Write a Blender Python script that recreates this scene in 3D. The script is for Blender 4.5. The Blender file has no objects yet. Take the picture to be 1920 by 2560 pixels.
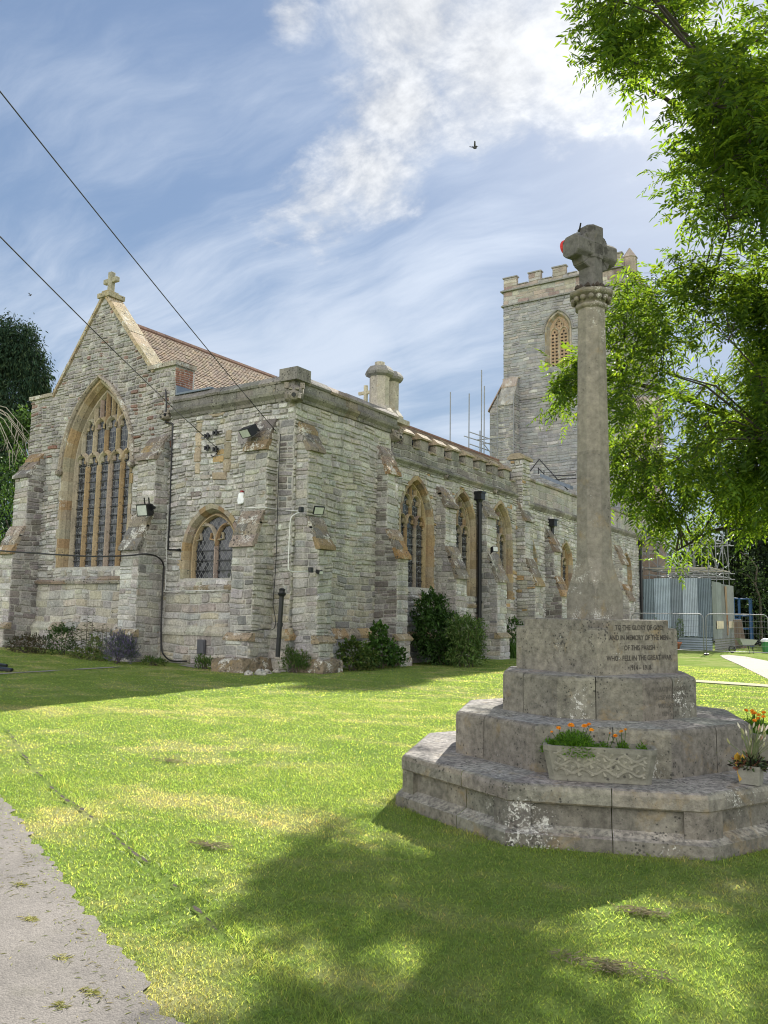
import bpy, math, random
import numpy as np
from mathutils import Vector, Matrix
from mathutils.geometry import tessellate_polygon

SC = bpy.context.scene
COL = SC.collection
random.seed(7)
RNG = np.random.default_rng(11)
rad = math.radians
U = random.uniform

# ------------------------------------------------------------------ camera
F_PX, PITCH, ROLL, YAW, EYE = 2070.0, rad(6.98), rad(0.91), rad(-33.3), 1.6
_d = np.array([math.sin(YAW)*math.cos(PITCH), math.cos(YAW)*math.cos(PITCH), math.sin(PITCH)])
_r = np.array([math.cos(YAW), -math.sin(YAW), 0.0])
_u = np.cross(_r, _d)
CR = math.cos(ROLL)*_r + math.sin(ROLL)*_u
CU = -math.sin(ROLL)*_r + math.cos(ROLL)*_u
CD = _d
EYEP = np.array([0, 0, EYE])
camd = bpy.data.cameras.new('camera')
camo = bpy.data.objects.new('camera', camd)
COL.objects.link(camo)
camd.sensor_fit = 'VERTICAL'
camd.sensor_height = 24.0
camd.lens = F_PX/2560.0*24.0
camd.clip_start = 0.05
camd.clip_end = 3000
camo.matrix_world = Matrix(((CR[0], CU[0], -CD[0], 0), (CR[1], CU[1], -CD[1], 0), (CR[2], CU[2], -CD[2], EYE), (0, 0, 0, 1)))
SC.camera = camo

# survey helpers: turn a measured picture point into a place on a known plane
def ray(x, y): return CD + CR*(x-960)/F_PX - CU*(y-1280)/F_PX
def ony(x, y, Y): v = ray(x, y); return EYEP + v*(Y/v[1])
def onx(x, y, X): v = ray(x, y); return EYEP + v*(X/v[0])
def gnd(x, y, z=0.0): v = ray(x, y); return EYEP + v*((z-EYE)/v[2])
def atd(x, y, dep): return EYEP + ray(x, y)*dep

# ------------------------------------------------------------------ sun and sky
SUN_EL = rad(32.0)
SUN_DIR = Vector((-0.17, 1.0, 0)).normalized()*math.cos(SUN_EL) + Vector((0, 0, math.sin(SUN_EL)))
sund = bpy.data.lights.new('sun', 'SUN')
sund.energy = 5.0
sund.angle = rad(0.53)
sund.color = (1.0, 0.95, 0.86)
suno = bpy.data.objects.new('sun', sund)
COL.objects.link(suno)
suno.rotation_euler = SUN_DIR.to_track_quat('Z', 'Y').to_euler()

SC.view_settings.view_transform = 'Standard'
SC.view_settings.look = 'None'
SC.view_settings.gamma = 1.0
SC.view_settings.exposure = 1.3
SC.cycles.filter_width = 1.1
SC.cycles.max_bounces = 8
SC.cycles.transparent_max_bounces = 6

def N(nt, kind, links=None, **vals):
    n = nt.nodes.new(kind)
    for k, v in vals.items():
        if k.startswith('i_'):
            key = k[2:]
            key = int(key) if key.isdigit() else key.replace('_', ' ')
            if hasattr(v, 'is_output'):
                nt.links.new(v, n.inputs[key])
            else:
                n.inputs[key].default_value = v
        else:
            setattr(n, k, v)
    return n
def mth(nt, op, a, b=0.0, c=0.0, clamp=False):
    n = N(nt, 'ShaderNodeMath', operation=op, use_clamp=clamp, i_0=a, i_1=b)
    if op in ('MULTIPLY_ADD', 'SMOOTH_MIN', 'WRAP'):
        if hasattr(c, 'is_output'): nt.links.new(c, n.inputs[2])
        else: n.inputs[2].default_value = c
    return n.outputs[0]
def mrange(nt, v, a, b, c=0.0, d=1.0, smooth=False):
    n = N(nt, 'ShaderNodeMapRange', i_Value=v, i_1=a, i_2=b, i_3=c, i_4=d)
    if smooth: n.interpolation_type = 'SMOOTHSTEP'
    return n.outputs[0]
def mixc(nt, f, a, b, mode='MIX'):
    n = N(nt, 'ShaderNodeMix', data_type='RGBA', blend_type=mode)
    for key, v in ((0, f), (6, a), (7, b)):
        if hasattr(v, 'is_output'): nt.links.new(v, n.inputs[key])
        else: n.inputs[key].default_value = (v if key == 0 else (*v, 1) if len(v) == 3 else v)
    return n.outputs[2]
def noise(nt, vec, scale, detail=4.0, rough=0.55, dist=0.0):
    return N(nt, 'ShaderNodeTexNoise', i_Vector=vec, i_Scale=scale, i_Detail=detail, i_Roughness=rough, i_Distortion=dist).outputs[0]

W = bpy.data.worlds.new('World')
SC.world = W
W.use_nodes = True
wt = W.node_tree
wt.nodes.clear()
sky = N(wt, 'ShaderNodeTexSky', sky_type='NISHITA', sun_disc=False, sun_elevation=SUN_EL)
sky.sun_rotation = math.atan2(SUN_DIR.x, SUN_DIR.y)
sky.air_density = 1.0
sky.dust_density = 0.2
sky.ozone_density = 2.2
sky.altitude = 60
SKY_STRENGTH = 0.06
EAST_FILL = (1.22, 1.19, 1.16)  # brightness of the fill light added in the sky behind the camera
def build_sky():
    tc = N(wt, 'ShaderNodeTexCoord').outputs['Generated']
    sep = N(wt, 'ShaderNodeSeparateXYZ', i_0=tc)
    zz = mth(wt, 'ADD', mth(wt, 'MAXIMUM', sep.outputs[2], 0.0), 0.22)
    px = mth(wt, 'DIVIDE', sep.outputs[0], zz)
    py = mth(wt, 'DIVIDE', sep.outputs[1], zz)
    pv = N(wt, 'ShaderNodeCombineXYZ', i_0=px, i_1=py, i_2=0.0).outputs[0]
    # where the cloud banks lie, as directions in the sky
    def bank(pts):
        tot = None
        for (x, y, r, wgt) in pts:
            v = ray(x, y); v = v/np.linalg.norm(v)
            dn = N(wt, 'ShaderNodeVectorMath', operation='DISTANCE', i_0=tc)
            dn.inputs[1].default_value = tuple(v)
            b = mrange(wt, dn.outputs['Value'], 0.0, r/F_PX, wgt, 0.0, True)
            tot = b if tot is None else mth(wt, 'MAXIMUM', tot, b)
        return tot
    cum = bank([(1050, 40, 420, 1.0), (1250, 150, 420, 1.05), (1440, 120, 420, 1.1), (1000, 260, 330, .95),
                (930, 420, 300, .9), (800, 520, 260, .78), (1180, 270, 300, .85), (1700, 150, 420, 1.0),
                (730, 30, 150, .75), (700, 560, 180, .6), (1500, 260, 220, .7), (1350, -200, 500, 1.0)])
    warp = N(wt, 'ShaderNodeTexNoise', i_Vector=pv, i_Scale=1.6, i_Detail=3.0)
    wv = N(wt, 'ShaderNodeVectorMath', operation='MULTIPLY_ADD', i_0=warp.outputs[1])
    wv.inputs[1].default_value = (0.35, 0.35, 0.35)
    wt.links.new(pv, wv.inputs[2])
    n1 = noise(wt, wv.outputs[0], 3.4, 9.0, 0.62)
    n2 = noise(wt, pv, 14.0, 6.0, 0.6)
    rp = noise(wt, wv.outputs[0], 30.0, 5.0, .62)
    cover = mth(wt, 'ADD', mth(wt, 'MULTIPLY', mth(wt, 'SUBTRACT', rp, .5), .30), mth(wt, 'ADD', mth(wt, 'MULTIPLY', n1, 0.78), mth(wt, 'MULTIPLY', n2, 0.46)))
    cmask = mrange(wt, mth(wt, 'ADD', cover, mth(wt, 'MULTIPLY', cum, 0.62)), 0.86, 1.30, 0.0, 0.97, True)
    # thin streaked veil, thicker low down
    sc = N(wt, 'ShaderNodeMapping', i_Vector=wv.outputs[0])
    sc.inputs['Rotation'].default_value = (0, 0, rad(28))
    sc.inputs['Scale'].default_value = (0.9, 3.4, 1.0)
    n3 = noise(wt, sc.outputs[0], 1.5, 8.0, 0.62)
    low = bank([(500, 900, 520, .9), (820, 880, 460, 1.0), (1080, 780, 360, .9), (1180, 560, 300, .5), (200, 760, 420, .55),
                (300, 420, 420, .25), (620, 700, 300, .5), (700, 330, 300, .15), (1150, 1080, 220, .5), (150, 1050, 200, .8)])
    veil = mrange(wt, mth(wt, 'ADD', n3, mth(wt, 'MULTIPLY', low, 0.36)), 0.44, 0.98, 0.0, 0.85, True)
    base = mixc(wt, 1.0, sky.outputs[0], (SKY_STRENGTH,)*3, 'MULTIPLY')
    lum = N(wt, 'ShaderNodeRGBToBW', i_0=base).outputs[0]
    soft = mth(wt, 'DIVIDE', 1.0, mth(wt, 'ADD', 1.0, mth(wt, 'MULTIPLY', mth(wt, 'MAXIMUM', mth(wt, 'SUBTRACT', lum, .10), 0.0), 3.2)))
    bs = N(wt, 'ShaderNodeVectorMath', operation='SCALE', i_0=base)
    wt.links.new(soft, bs.inputs['Scale'])
    # broken shade inside the bright bank
    shade = mrange(wt, mth(wt, 'ADD', mth(wt, 'MULTIPLY', n1, .40), mth(wt, 'ADD', mth(wt, 'MULTIPLY', n2, .3), mth(wt, 'MULTIPLY', rp, .3))), 0.38, 0.62, 0.70, 1.14)
    cl = N(wt, 'ShaderNodeVectorMath', operation='SCALE', i_0=(0.335, 0.345, 0.36))
    wt.links.new(shade, cl.inputs['Scale'])
    hz_ = mixc(wt, .22, bs.outputs[0], (.165, .195, .235))
    c1 = mixc(wt, veil, hz_, (0.30, 0.335, 0.39))
    c2 = mixc(wt, cmask, c1, cl.outputs[0])
    # unseen bright bank added to the eastern sky as fill for the shaded walls
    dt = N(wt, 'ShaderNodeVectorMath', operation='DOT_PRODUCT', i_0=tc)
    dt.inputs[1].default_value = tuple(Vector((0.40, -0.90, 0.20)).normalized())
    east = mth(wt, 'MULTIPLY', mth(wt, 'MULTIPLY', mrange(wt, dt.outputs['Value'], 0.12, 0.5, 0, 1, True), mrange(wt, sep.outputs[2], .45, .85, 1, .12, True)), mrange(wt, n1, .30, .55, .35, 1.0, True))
    c2 = mixc(wt, east, c2, EAST_FILL)
    ds = N(wt, 'ShaderNodeVectorMath', operation='DOT_PRODUCT', i_0=tc)
    ds.inputs[1].default_value = tuple(SUN_DIR)
    gl = mth(wt, 'POWER', mth(wt, 'MAXIMUM', ds.outputs['Value'], 0.0), 30.0)
    gv = N(wt, 'ShaderNodeVectorMath', operation='SCALE', i_0=(0.12, 0.12, 0.118))
    wt.links.new(gl, gv.inputs['Scale'])
    ga = N(wt, 'ShaderNodeVectorMath', operation='ADD', i_0=c2, i_1=gv.outputs[0])
    c2 = ga.outputs[0]
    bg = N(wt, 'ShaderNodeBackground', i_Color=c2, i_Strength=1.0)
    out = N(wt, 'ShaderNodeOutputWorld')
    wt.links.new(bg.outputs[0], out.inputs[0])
build_sky()

# ------------------------------------------------------------------ mesh helpers
class MB:
    """collects shapes in world metres; build() links them as ONE mesh object"""
    def __init__(s): s.v = []; s.f = []; s.c = []; s.m = []
    def add(s, vs, fs, col=(1, 1, 1), mi=0):
        o = len(s.v)
        s.v.extend([tuple(float(k) for k in p) for p in vs])
        for f in fs:
            s.f.append(tuple(o+i for i in f)); s.c.append(col); s.m.append(mi)
    def box(s, a, b, col=(1, 1, 1), mi=0):
        (x0, y0, z0), (x1, y1, z1) = a, b
        s.add([(x0, y0, z0), (x1, y0, z0), (x1, y1, z0), (x0, y1, z0), (x0, y0, z1), (x1, y0, z1), (x1, y1, z1), (x0, y1, z1)],
              [(0, 3, 2, 1), (4, 5, 6, 7), (0, 1, 5, 4), (1, 2, 6, 5), (2, 3, 7, 6), (3, 0, 4, 7)], col, mi)
    def obox(s, o, a, b, c, col=(1, 1, 1), mi=0):
        o, a, b, c = (np.array(k, float) for k in (o, a, b, c))
        P = [o, o+a, o+a+b, o+b, o+c, o+a+c, o+a+b+c, o+b+c]
        fs = [(0, 3, 2, 1), (4, 5, 6, 7), (0, 1, 5, 4), (1, 2, 6, 5), (2, 3, 7, 6), (3, 0, 4, 7)]
        if np.dot(np.cross(a, b), c) < 0: fs = [f[::-1] for f in fs]
        s.add(P, fs, col, mi)
    def prism(s, pts, ext, col=(1, 1, 1), mi=0):
        n = len(pts); e = np.array(ext, float)
        P = [np.array(p, float) for p in pts]
        nrm = sum((np.cross(P[i]-P[0], P[(i+1) % n]-P[0]) for i in range(1, n-1)), np.zeros(3))
        if np.dot(nrm, e) > 0: P = P[::-1]
        fs = [tuple(range(n)), tuple(range(2*n-1, n-1, -1))] + [(i, i+n, (i+1) % n+n, (i+1) % n) for i in range(n)]
        s.add(P+[p+e for p in P], fs, col, mi)
    def tube(s, pts, r, n=8, col=(1, 1, 1), mi=0):
        P = [np.array(p, float) for p in pts]
        R = r if hasattr(r, '__len__') else [r]*len(P)
        vs, fs = [], []
        prev = None
        for i, p in enumerate(P):
            t = P[min(i+1, len(P)-1)]-P[max(i-1, 0)]
            t = t/(np.linalg.norm(t)+1e-9)
            a = prev if prev is not None else (np.array([0, 0, 1.]) if abs(t[2]) < .9 else np.array([1., 0, 0]))
            a = a-t*np.dot(a, t); a = a/(np.linalg.norm(a)+1e-9); prev = a
            b = np.cross(t, a)
            for k in range(n):
                w = 2*math.pi*k/n
                vs.append(p+R[i]*(math.cos(w)*a+math.sin(w)*b))
        for i in range(len(P)-1):
            for k in range(n):
                fs.append((i*n+k, i*n+(k+1) % n, (i+1)*n+(k+1) % n, (i+1)*n+k))
        fs.append(tuple(range(n-1, -1, -1))); fs.append(tuple((len(P)-1)*n+k for k in range(n)))
        s.add(vs, fs, col, mi)
    def lathe(s, prof, n, c, phase=0.0, inr=False, col=(1, 1, 1), mi=0, lean=(0, 0), cap=True):
        """prof: (radius, z) from bottom to top; inr: radius is the flat-to-flat half width"""
        vs, fs = [], []
        k_ = 1/math.cos(math.pi/n) if inr else 1
        for (r, z) in prof:
            for k in range(n):
                w = phase+2*math.pi*k/n
                vs.append((c[0]+lean[0]*z+r*k_*math.cos(w), c[1]+lean[1]*z+r*k_*math.sin(w), z))
        for i in range(len(prof)-1):
            for k in range(n):
                fs.append((i*n+k, i*n+(k+1) % n, (i+1)*n+(k+1) % n, (i+1)*n+k))
        if cap:
            fs.append(tuple(range(n-1, -1, -1))); fs.append(tuple((len(prof)-1)*n+k for k in range(n)))
        s.add(vs, fs, col, mi)
    def poly(s, outer, holes, fr, col=(1, 1, 1), mi=0):
        """flat sheet with holes; 2D points mapped by fr(u, z)"""
        loops = [[Vector((p[0], p[1], 0)) for p in l] for l in [outer]+holes]
        flat = [p for l in loops for p in l]
        tri = tessellate_polygon(loops)
        P = [fr(p[0], p[1]) for p in flat]
        s.add(P, [tuple(t) for t in tri], col, mi)
    def build(s, name, mats, parent=None, origin=(0, 0, 0), smooth=False):
        me = bpy.data.meshes.new(name)
        o = np.array(origin, float)
        me.from_pydata([tuple(np.array(p)-o) for p in s.v], [], s.f)
        if not isinstance(mats, (list, tuple)): mats = [mats]
        for m in mats: me.materials.append(m)
        if len(mats) > 1: me.polygons.foreach_set('material_index', s.m)
        at = me.color_attributes.new('tint', 'FLOAT_COLOR', 'CORNER')
        cc = np.ones((len(me.loops), 4), np.float32)
        cnt = np.array([len(f) for f in s.f])
        cc[:, :3] = np.repeat(np.array(s.c, np.float32), cnt, axis=0)
        at.data.foreach_set('color', cc.ravel())
        if smooth: me.polygons.foreach_set('use_smooth', [True]*len(me.polygons))
        me.update()
        ob = bpy.data.objects.new(name, me)
        COL.objects.link(ob)
        if parent is not None: ob.parent = parent
        else: ob.location = origin
        return ob

def np_mesh(name, V, Q, tint, mat, parent=None, origin=(0, 0, 0), smooth=False):
    """big meshes straight from arrays; Q (n,4) or (n,3); tint per vertex"""
    me = bpy.data.meshes.new(name)
    k = Q.shape[1]
    me.vertices.add(len(V)); me.loops.add(Q.size); me.polygons.add(len(Q))
    V = np.asarray(V, float); Q = np.asarray(Q)
    me.vertices.foreach_set('co', (V-np.array(origin, float)).astype(np.float32).ravel())
    me.loops.foreach_set('vertex_index', Q.astype(np.int32).ravel())
    me.polygons.foreach_set('loop_start', (np.arange(len(Q))*k).astype(np.int32))
    me.polygons.foreach_set('loop_total', np.full(len(Q), k, np.int32))
    me.update(calc_edges=True)
    at = me.color_attributes.new('tint', 'FLOAT_COLOR', 'POINT')
    cc = np.ones((len(V), 4), np.float32); cc[:, :3] = tint
    at.data.foreach_set('color', cc.ravel())
    me.materials.append(mat)
    if smooth: me.polygons.foreach_set('use_smooth', [True]*len(me.polygons))
    ob = bpy.data.objects.new(name, me)
    COL.objects.link(ob)
    if parent is not None: ob.parent = parent
    else: ob.location = origin
    return ob

def tag(o, label=None, cat=None, group=None, kind=None):
    if label: o['label'] = label
    if cat: o['category'] = cat
    if group: o['group'] = group
    if kind: o['kind'] = kind
    return o
def thing(name, label, cat, loc=(0, 0, 0), group=None):
    o = bpy.data.objects.new(name, None)
    o.empty_display_size = 0.2
    COL.objects.link(o)
    o.location = tuple(float(k) for k in loc)
    return tag(o, label, cat, group)
def var(c, a=.12, h=.03):
    k = 1+U(-a, a)
    return tuple(max(0.005, x*k*(1+U(-h, h))) for x in c)
def pick(pal):
    t = sum(w for w, _ in pal); r = U(0, t)
    for w, c in pal:
        r -= w
        if r <= 0: return c
    return pal[-1][1]

# ------------------------------------------------------------------ materials
def new_mat(name):
    m = bpy.data.materials.new(name); m.use_nodes = True
    nt = m.node_tree; nt.nodes.clear()
    out = N(nt, 'ShaderNodeOutputMaterial')
    return m, nt, out
def stone_mat(name, white=.35, dark=.2, ochre=.1, bump=.5, fine=34.0, topdark=.0, rough=.93, grain=.3, spot=9.0, dspot=14.0, streak=0.0):
    m, nt, out = new_mat(name)
    geo = N(nt, 'ShaderNodeNewGeometry')
    pos = geo.outputs['Position']
    tint = N(nt, 'ShaderNodeAttribute', attribute_name='tint').outputs['Color']
    a = noise(nt, pos, 1.7, 6.0, .62)
    b = noise(nt, pos, 17.0, 7.0, .7)
    c = mixc(nt, 1.0, tint, N(nt, 'ShaderNodeCombineXYZ', i_0=mrange(nt, a, .3, .7, .80, 1.18), i_1=mrange(nt, a, .3, .7, .81, 1.17), i_2=mrange(nt, a, .3, .7, .84, 1.12)).outputs[0], 'MULTIPLY')
    g = mrange(nt, b, .28, .72, 1-grain*1.3, 1+grain)
    c = mixc(nt, 1.0, c, N(nt, 'ShaderNodeCombineXYZ', i_0=g, i_1=g, i_2=g).outputs[0], 'MULTIPLY')
    if streak > 0:
        ms = N(nt, 'ShaderNodeMapping', i_Vector=pos); ms.inputs['Scale'].default_value = (1, 1, .16)
        sk = mrange(nt, noise(nt, ms.outputs[0], 2.6, 6.0, .65), .50, .72, 1.0, 1-streak)
        c = mixc(nt, 1.0, c, N(nt, 'ShaderNodeCombineXYZ', i_0=sk, i_1=sk, i_2=sk).outputs[0], 'MULTIPLY')
    wn = noise(nt, pos, 2.3, 5.0, .6, .4)
    if ochre > 0:
        oc = mrange(nt, noise(nt, pos, 3.1, 8.0, .68, .6), .66-ochre*.6, .82-ochre*.6, 0, .6)
        c = mixc(nt, oc, c, (.30, .21, .085))
    if dark > 0:
        v = N(nt, 'ShaderNodeTexVoronoi', i_Vector=pos, i_Scale=dspot, i_Randomness=1.0).outputs['Distance']
        thr = mrange(nt, noise(nt, pos, 3.3, 6.0, .65), .62-dark*.55, .80-dark*.3, 0, .42)
        dm = mrange(nt, mth(nt, 'SUBTRACT', thr, mth(nt, 'ADD', v, mth(nt, 'MULTIPLY', mth(nt, 'SUBTRACT', b, .5), .5))), -.02, .05, 0, .85)
        c = mixc(nt, dm, c, (.05, .048, .042))
    if white > 0:
        v2 = noise(nt, pos, spot*1.9, 4.0, .62, .8)
        v3 = noise(nt, pos, spot*6.0, 3.0, .7)
        thr = mrange(nt, wn, .62-white*.30, .86-white*.30, .74, .46)
        wm = mrange(nt, mth(nt, 'SUBTRACT', mth(nt, 'ADD', mth(nt, 'MULTIPLY', v2, .7), mth(nt, 'MULTIPLY', v3, .3)), thr), .0, .05, 0, .85)
        c = mixc(nt, wm, c, (.60, .60, .55))
    if topdark > 0:
        nz = N(nt, 'ShaderNodeSeparateXYZ', i_0=geo.outputs['Normal']).outputs[2]
        st = mrange(nt, noise(nt, pos, 26.0, 6.0, .7), .47, .60, 0, topdark)
        tm = mth(nt, 'MULTIPLY', mrange(nt, nz, .5, .9), st)
        c = mixc(nt, tm, c, (.055, .055, .055))
    n1 = noise(nt, pos, fine, 8.0, .72)
    n2 = noise(nt, pos, 7.0, 5.0, .6)
    h = mth(nt, 'ADD', mth(nt, 'MULTIPLY', n1, .55), n2)
    bp = N(nt, 'ShaderNodeBump', i_Strength=bump, i_Distance=.035, i_Height=h)
    pb = N(nt, 'ShaderNodeBsdfPrincipled', i_Base_Color=c, i_Roughness=rough, i_Normal=bp.outputs[0])
    pb.inputs['Specular IOR Level'].default_value = .25
    nt.links.new(pb.outputs[0], out.inputs[0])
    return m
def plain_mat(name, col, rough=.6, metal=0.0, bump=0.0, bscale=30.0, varn=.15, nscale=6.0, use_tint=False, spec=.4):
    m, nt, out = new_mat(name)
    pos = N(nt, 'ShaderNodeNewGeometry').outputs['Position']
    a = mrange(nt, noise(nt, pos, nscale, 6.0, .65), .3, .7, 1-varn, 1+varn)
    src = N(nt, 'ShaderNodeAttribute', attribute_name='tint').outputs['Color'] if use_tint else (*col, 1)
    k = N(nt, 'ShaderNodeCombineXYZ', i_0=a, i_1=a, i_2=a).outputs[0]
    c = mixc(nt, 1.0, src, k, 'MULTIPLY')
    pb = N(nt, 'ShaderNodeBsdfPrincipled', i_Base_Color=c, i_Roughness=rough, i_Metallic=metal)
    pb.inputs['Specular IOR Level'].default_value = spec
    if bump > 0:
        bp = N(nt, 'ShaderNodeBump', i_Strength=bump, i_Distance=.02, i_Height=noise(nt, pos, bscale, 6.0, .7))
        nt.links.new(bp.outputs[0], pb.inputs['Normal'])
    nt.links.new(pb.outputs[0], out.inputs[0])
    return m
def leaf_mat(name, trans=.45, tcol=(1.35, 1.25, .5), rough=.42, spec=.35, nscale=1.2):
    m, nt, out = new_mat(name)
    pos = N(nt, 'ShaderNodeNewGeometry').outputs['Position']
    tint = N(nt, 'ShaderNodeAttribute', attribute_name='tint').outputs['Color']
    a = mrange(nt, noise(nt, pos, nscale, 3.0, .6), .3, .7, .8, 1.2)
    k = N(nt, 'ShaderNodeCombineXYZ', i_0=a, i_1=a, i_2=a).outputs[0]
    c = mixc(nt, 1.0, tint, k, 'MULTIPLY')
    pb = N(nt, 'ShaderNodeBsdfPrincipled', i_Base_Color=c, i_Roughness=rough)
    pb.inputs['Specular IOR Level'].default_value = spec
    tr = N(nt, 'ShaderNodeBsdfTranslucent', i_Color=mixc(nt, 1.0, c, tcol, 'MULTIPLY'))
    mx = N(nt, 'ShaderNodeMixShader', i_0=trans)
    nt.links.new(pb.outputs[0], mx.inputs[1]); nt.links.new(tr.outputs[0], mx.inputs[2])
    nt.links.new(mx.outputs[0], out.inputs[0])
    return m
def glass_mat(name, sx, sz, diamond=False, base=(.012, .014, .018)):
    """old leaded window glass: dark, uneven, with lead lines"""
    m, nt, out = new_mat(name)
    pos = N(nt, 'ShaderNodeNewGeometry').outputs['Position']
    sp = N(nt, 'ShaderNodeSeparateXYZ', i_0=pos)
    u = mth(nt, 'ADD', sp.outputs[0], sp.outputs[1]); z = sp.outputs[2]
    if diamond:
        p, q = mth(nt, 'ADD', mth(nt, 'DIVIDE', u, sx), mth(nt, 'DIVIDE', z, sz)), mth(nt, 'SUBTRACT', mth(nt, 'DIVIDE', u, sx), mth(nt, 'DIVIDE', z, sz))
    else:
        wob = mth(nt, 'MULTIPLY', mth(nt, 'SUBTRACT', noise(nt, pos, 4.0, 3.0), .5), 1.6)
        p, q = mth(nt, 'ADD', mth(nt, 'DIVIDE', u, sx), wob), mth(nt, 'ADD', mth(nt, 'DIVIDE', z, sz), wob)
    l = None
    for k in (p, q):
        d = mth(nt, 'ABSOLUTE', mth(nt, 'SUBTRACT', mth(nt, 'FRACT', k), .5))
        e = mrange(nt, d, .42, .46)
        l = e if l is None else mth(nt, 'MAXIMUM', l, e)
    cell = N(nt, 'ShaderNodeTexWhiteNoise', noise_dimensions='2D', i_Vector=N(nt, 'ShaderNodeCombineXYZ', i_0=mth(nt, 'FLOOR', p), i_1=mth(nt, 'FLOOR', q)).outputs[0])
    pane = mixc(nt, mrange(nt, cell.outputs[0], .0, 1.0, 0, 1), base, tuple(k*2.6 for k in base))
    c = mixc(nt, l, pane, (.16, .165, .17))
    nv = N(nt, 'ShaderNodeVectorMath', operation='SUBTRACT', i_0=cell.outputs[1]); nv.inputs[1].default_value = (.5, .5, .5)
    ns = N(nt, 'ShaderNodeVectorMath', operation='MULTIPLY_ADD', i_0=nv.outputs[0]); ns.inputs[1].default_value = (.09, .09, .09)
    nt.links.new(N(nt, 'ShaderNodeNewGeometry').outputs['Normal'], ns.inputs[2])
    nn = N(nt, 'ShaderNodeVectorMath', operation='NORMALIZE', i_0=ns.outputs[0])
    pb = N(nt, 'ShaderNodeBsdfPrincipled', i_Base_Color=c, i_Roughness=mrange(nt, l, 0, 1, .16, .8), i_Normal=nn.outputs[0])
    nt.links.new(pb.outputs[0], out.inputs[0])
    return m

M = {}
M['wall'] = stone_mat('wall_stone', white=.46, dark=.26, ochre=.10, bump=1.0, spot=24, dspot=20, grain=.38, streak=.40)
M['weathered'] = stone_mat('weathered_stone', white=.78, dark=.50, ochre=.20, bump=.9, topdark=.3, spot=13, dspot=11, grain=.4)
M['parapet'] = stone_mat('parapet_stone', white=.42, dark=.46, ochre=.08, bump=.9, topdark=.4, streak=.5, spot=18)
M['dressed'] = stone_mat('dressed_ham_stone', white=.42, dark=.30, ochre=.12, bump=.5, fine=24, grain=.30, spot=22, streak=.3)
M['mortar'] = stone_mat('lime_mortar', white=.3, dark=.2, ochre=.0, bump=.5, fine=60)
M['tower'] = stone_mat('tower_stone', white=.2, dark=.16, ochre=.05, bump=.9, spot=14, dspot=10, streak=.3)
M['monument'] = stone_mat('memorial_stone', white=.50, dark=.36, ochre=.16, streak=.35, bump=.7, fine=55, topdark=.62, grain=.42, spot=22, dspot=34)
M['shaft'] = stone_mat('shaft_stone', white=.60, dark=.26, ochre=.10, streak=.25, bump=.4, fine=80, topdark=.5, grain=.30, spot=42, dspot=44)
M['crossstone'] = stone_mat('cross_stone', white=.30, dark=.62, ochre=.05, bump=.5, fine=60, topdark=.7, grain=.34, spot=24, dspot=6)
M['trough'] = stone_mat('trough_concrete', white=.12, dark=.28, ochre=.08, bump=.4, fine=70, grain=.25)
M['tile'] = stone_mat('clay_tile', white=.14, dark=.16, ochre=.20, bump=.3, fine=40, grain=.25)
M['brick'] = stone_mat('red_brick', white=.1, dark=.05, ochre=.0, bump=.4)
M['lead'] = plain_mat('lead_sheet', (.13, .16, .20), .5, 0, .15, 12)
M['blackiron'] = plain_mat('black_painted_iron', (.012, .013, .016), .38, 0, .1, 40)
M['cable'] = plain_mat('black_cable', (.014, .014, .016), .5)
M['wire'] = plain_mat('weathered_wire', (.05, .052, .056), .9, spec=.05)
M['whitecable'] = plain_mat('white_cable', (.62, .62, .60), .5)
M['whiteplastic'] = plain_mat('white_plastic', (.78, .80, .82), .35)
M['redplastic'] = plain_mat('red_plastic', (.28, .02, .02), .3)
M['steel'] = plain_mat('galvanised_tube', (.22, .23, .24), .6, .2, .1, 60, spec=.3)
M['glass_w'] = glass_mat('leaded_glass', .10, .19)
M['glass_d'] = glass_mat('diamond_leaded_glass', .16, .22, True, (.008, .010, .014))
M['lamp'] = plain_mat('lamp_glass', (.45, .48, .46), .12)
M['bark'] = plain_mat('bark', (.09, .075, .06), .95, 0, .9, 14, .35)
M['darkbark'] = plain_mat('dark_bark', (.05, .043, .036), .95, 0, .9, 14, .35)
M['deadwood'] = plain_mat('bleached_deadwood', (.27, .25, .21), .9, 0, .4, 20)
M['leaf'] = leaf_mat('ash_leaf', .56, (4.4, 3.7, .9), .5, .16)
M['leafdark'] = leaf_mat('shrub_leaf', .30, (1.3, 1.3, .5), .55, .14)
M['needle'] = leaf_mat('needle_foliage', .12, (1.1, 1.1, .6), .8, .05)
M['petal'] = leaf_mat('petal', .3, (1.2, 1.0, .6), .6, .2)
M['soil'] = plain_mat('soil', (.045, .035, .026), .95, 0, .8, 30, .4)
M['terracotta'] = plain_mat('terracotta', (.36, .13, .065), .8, 0, .2, 30)
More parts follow.
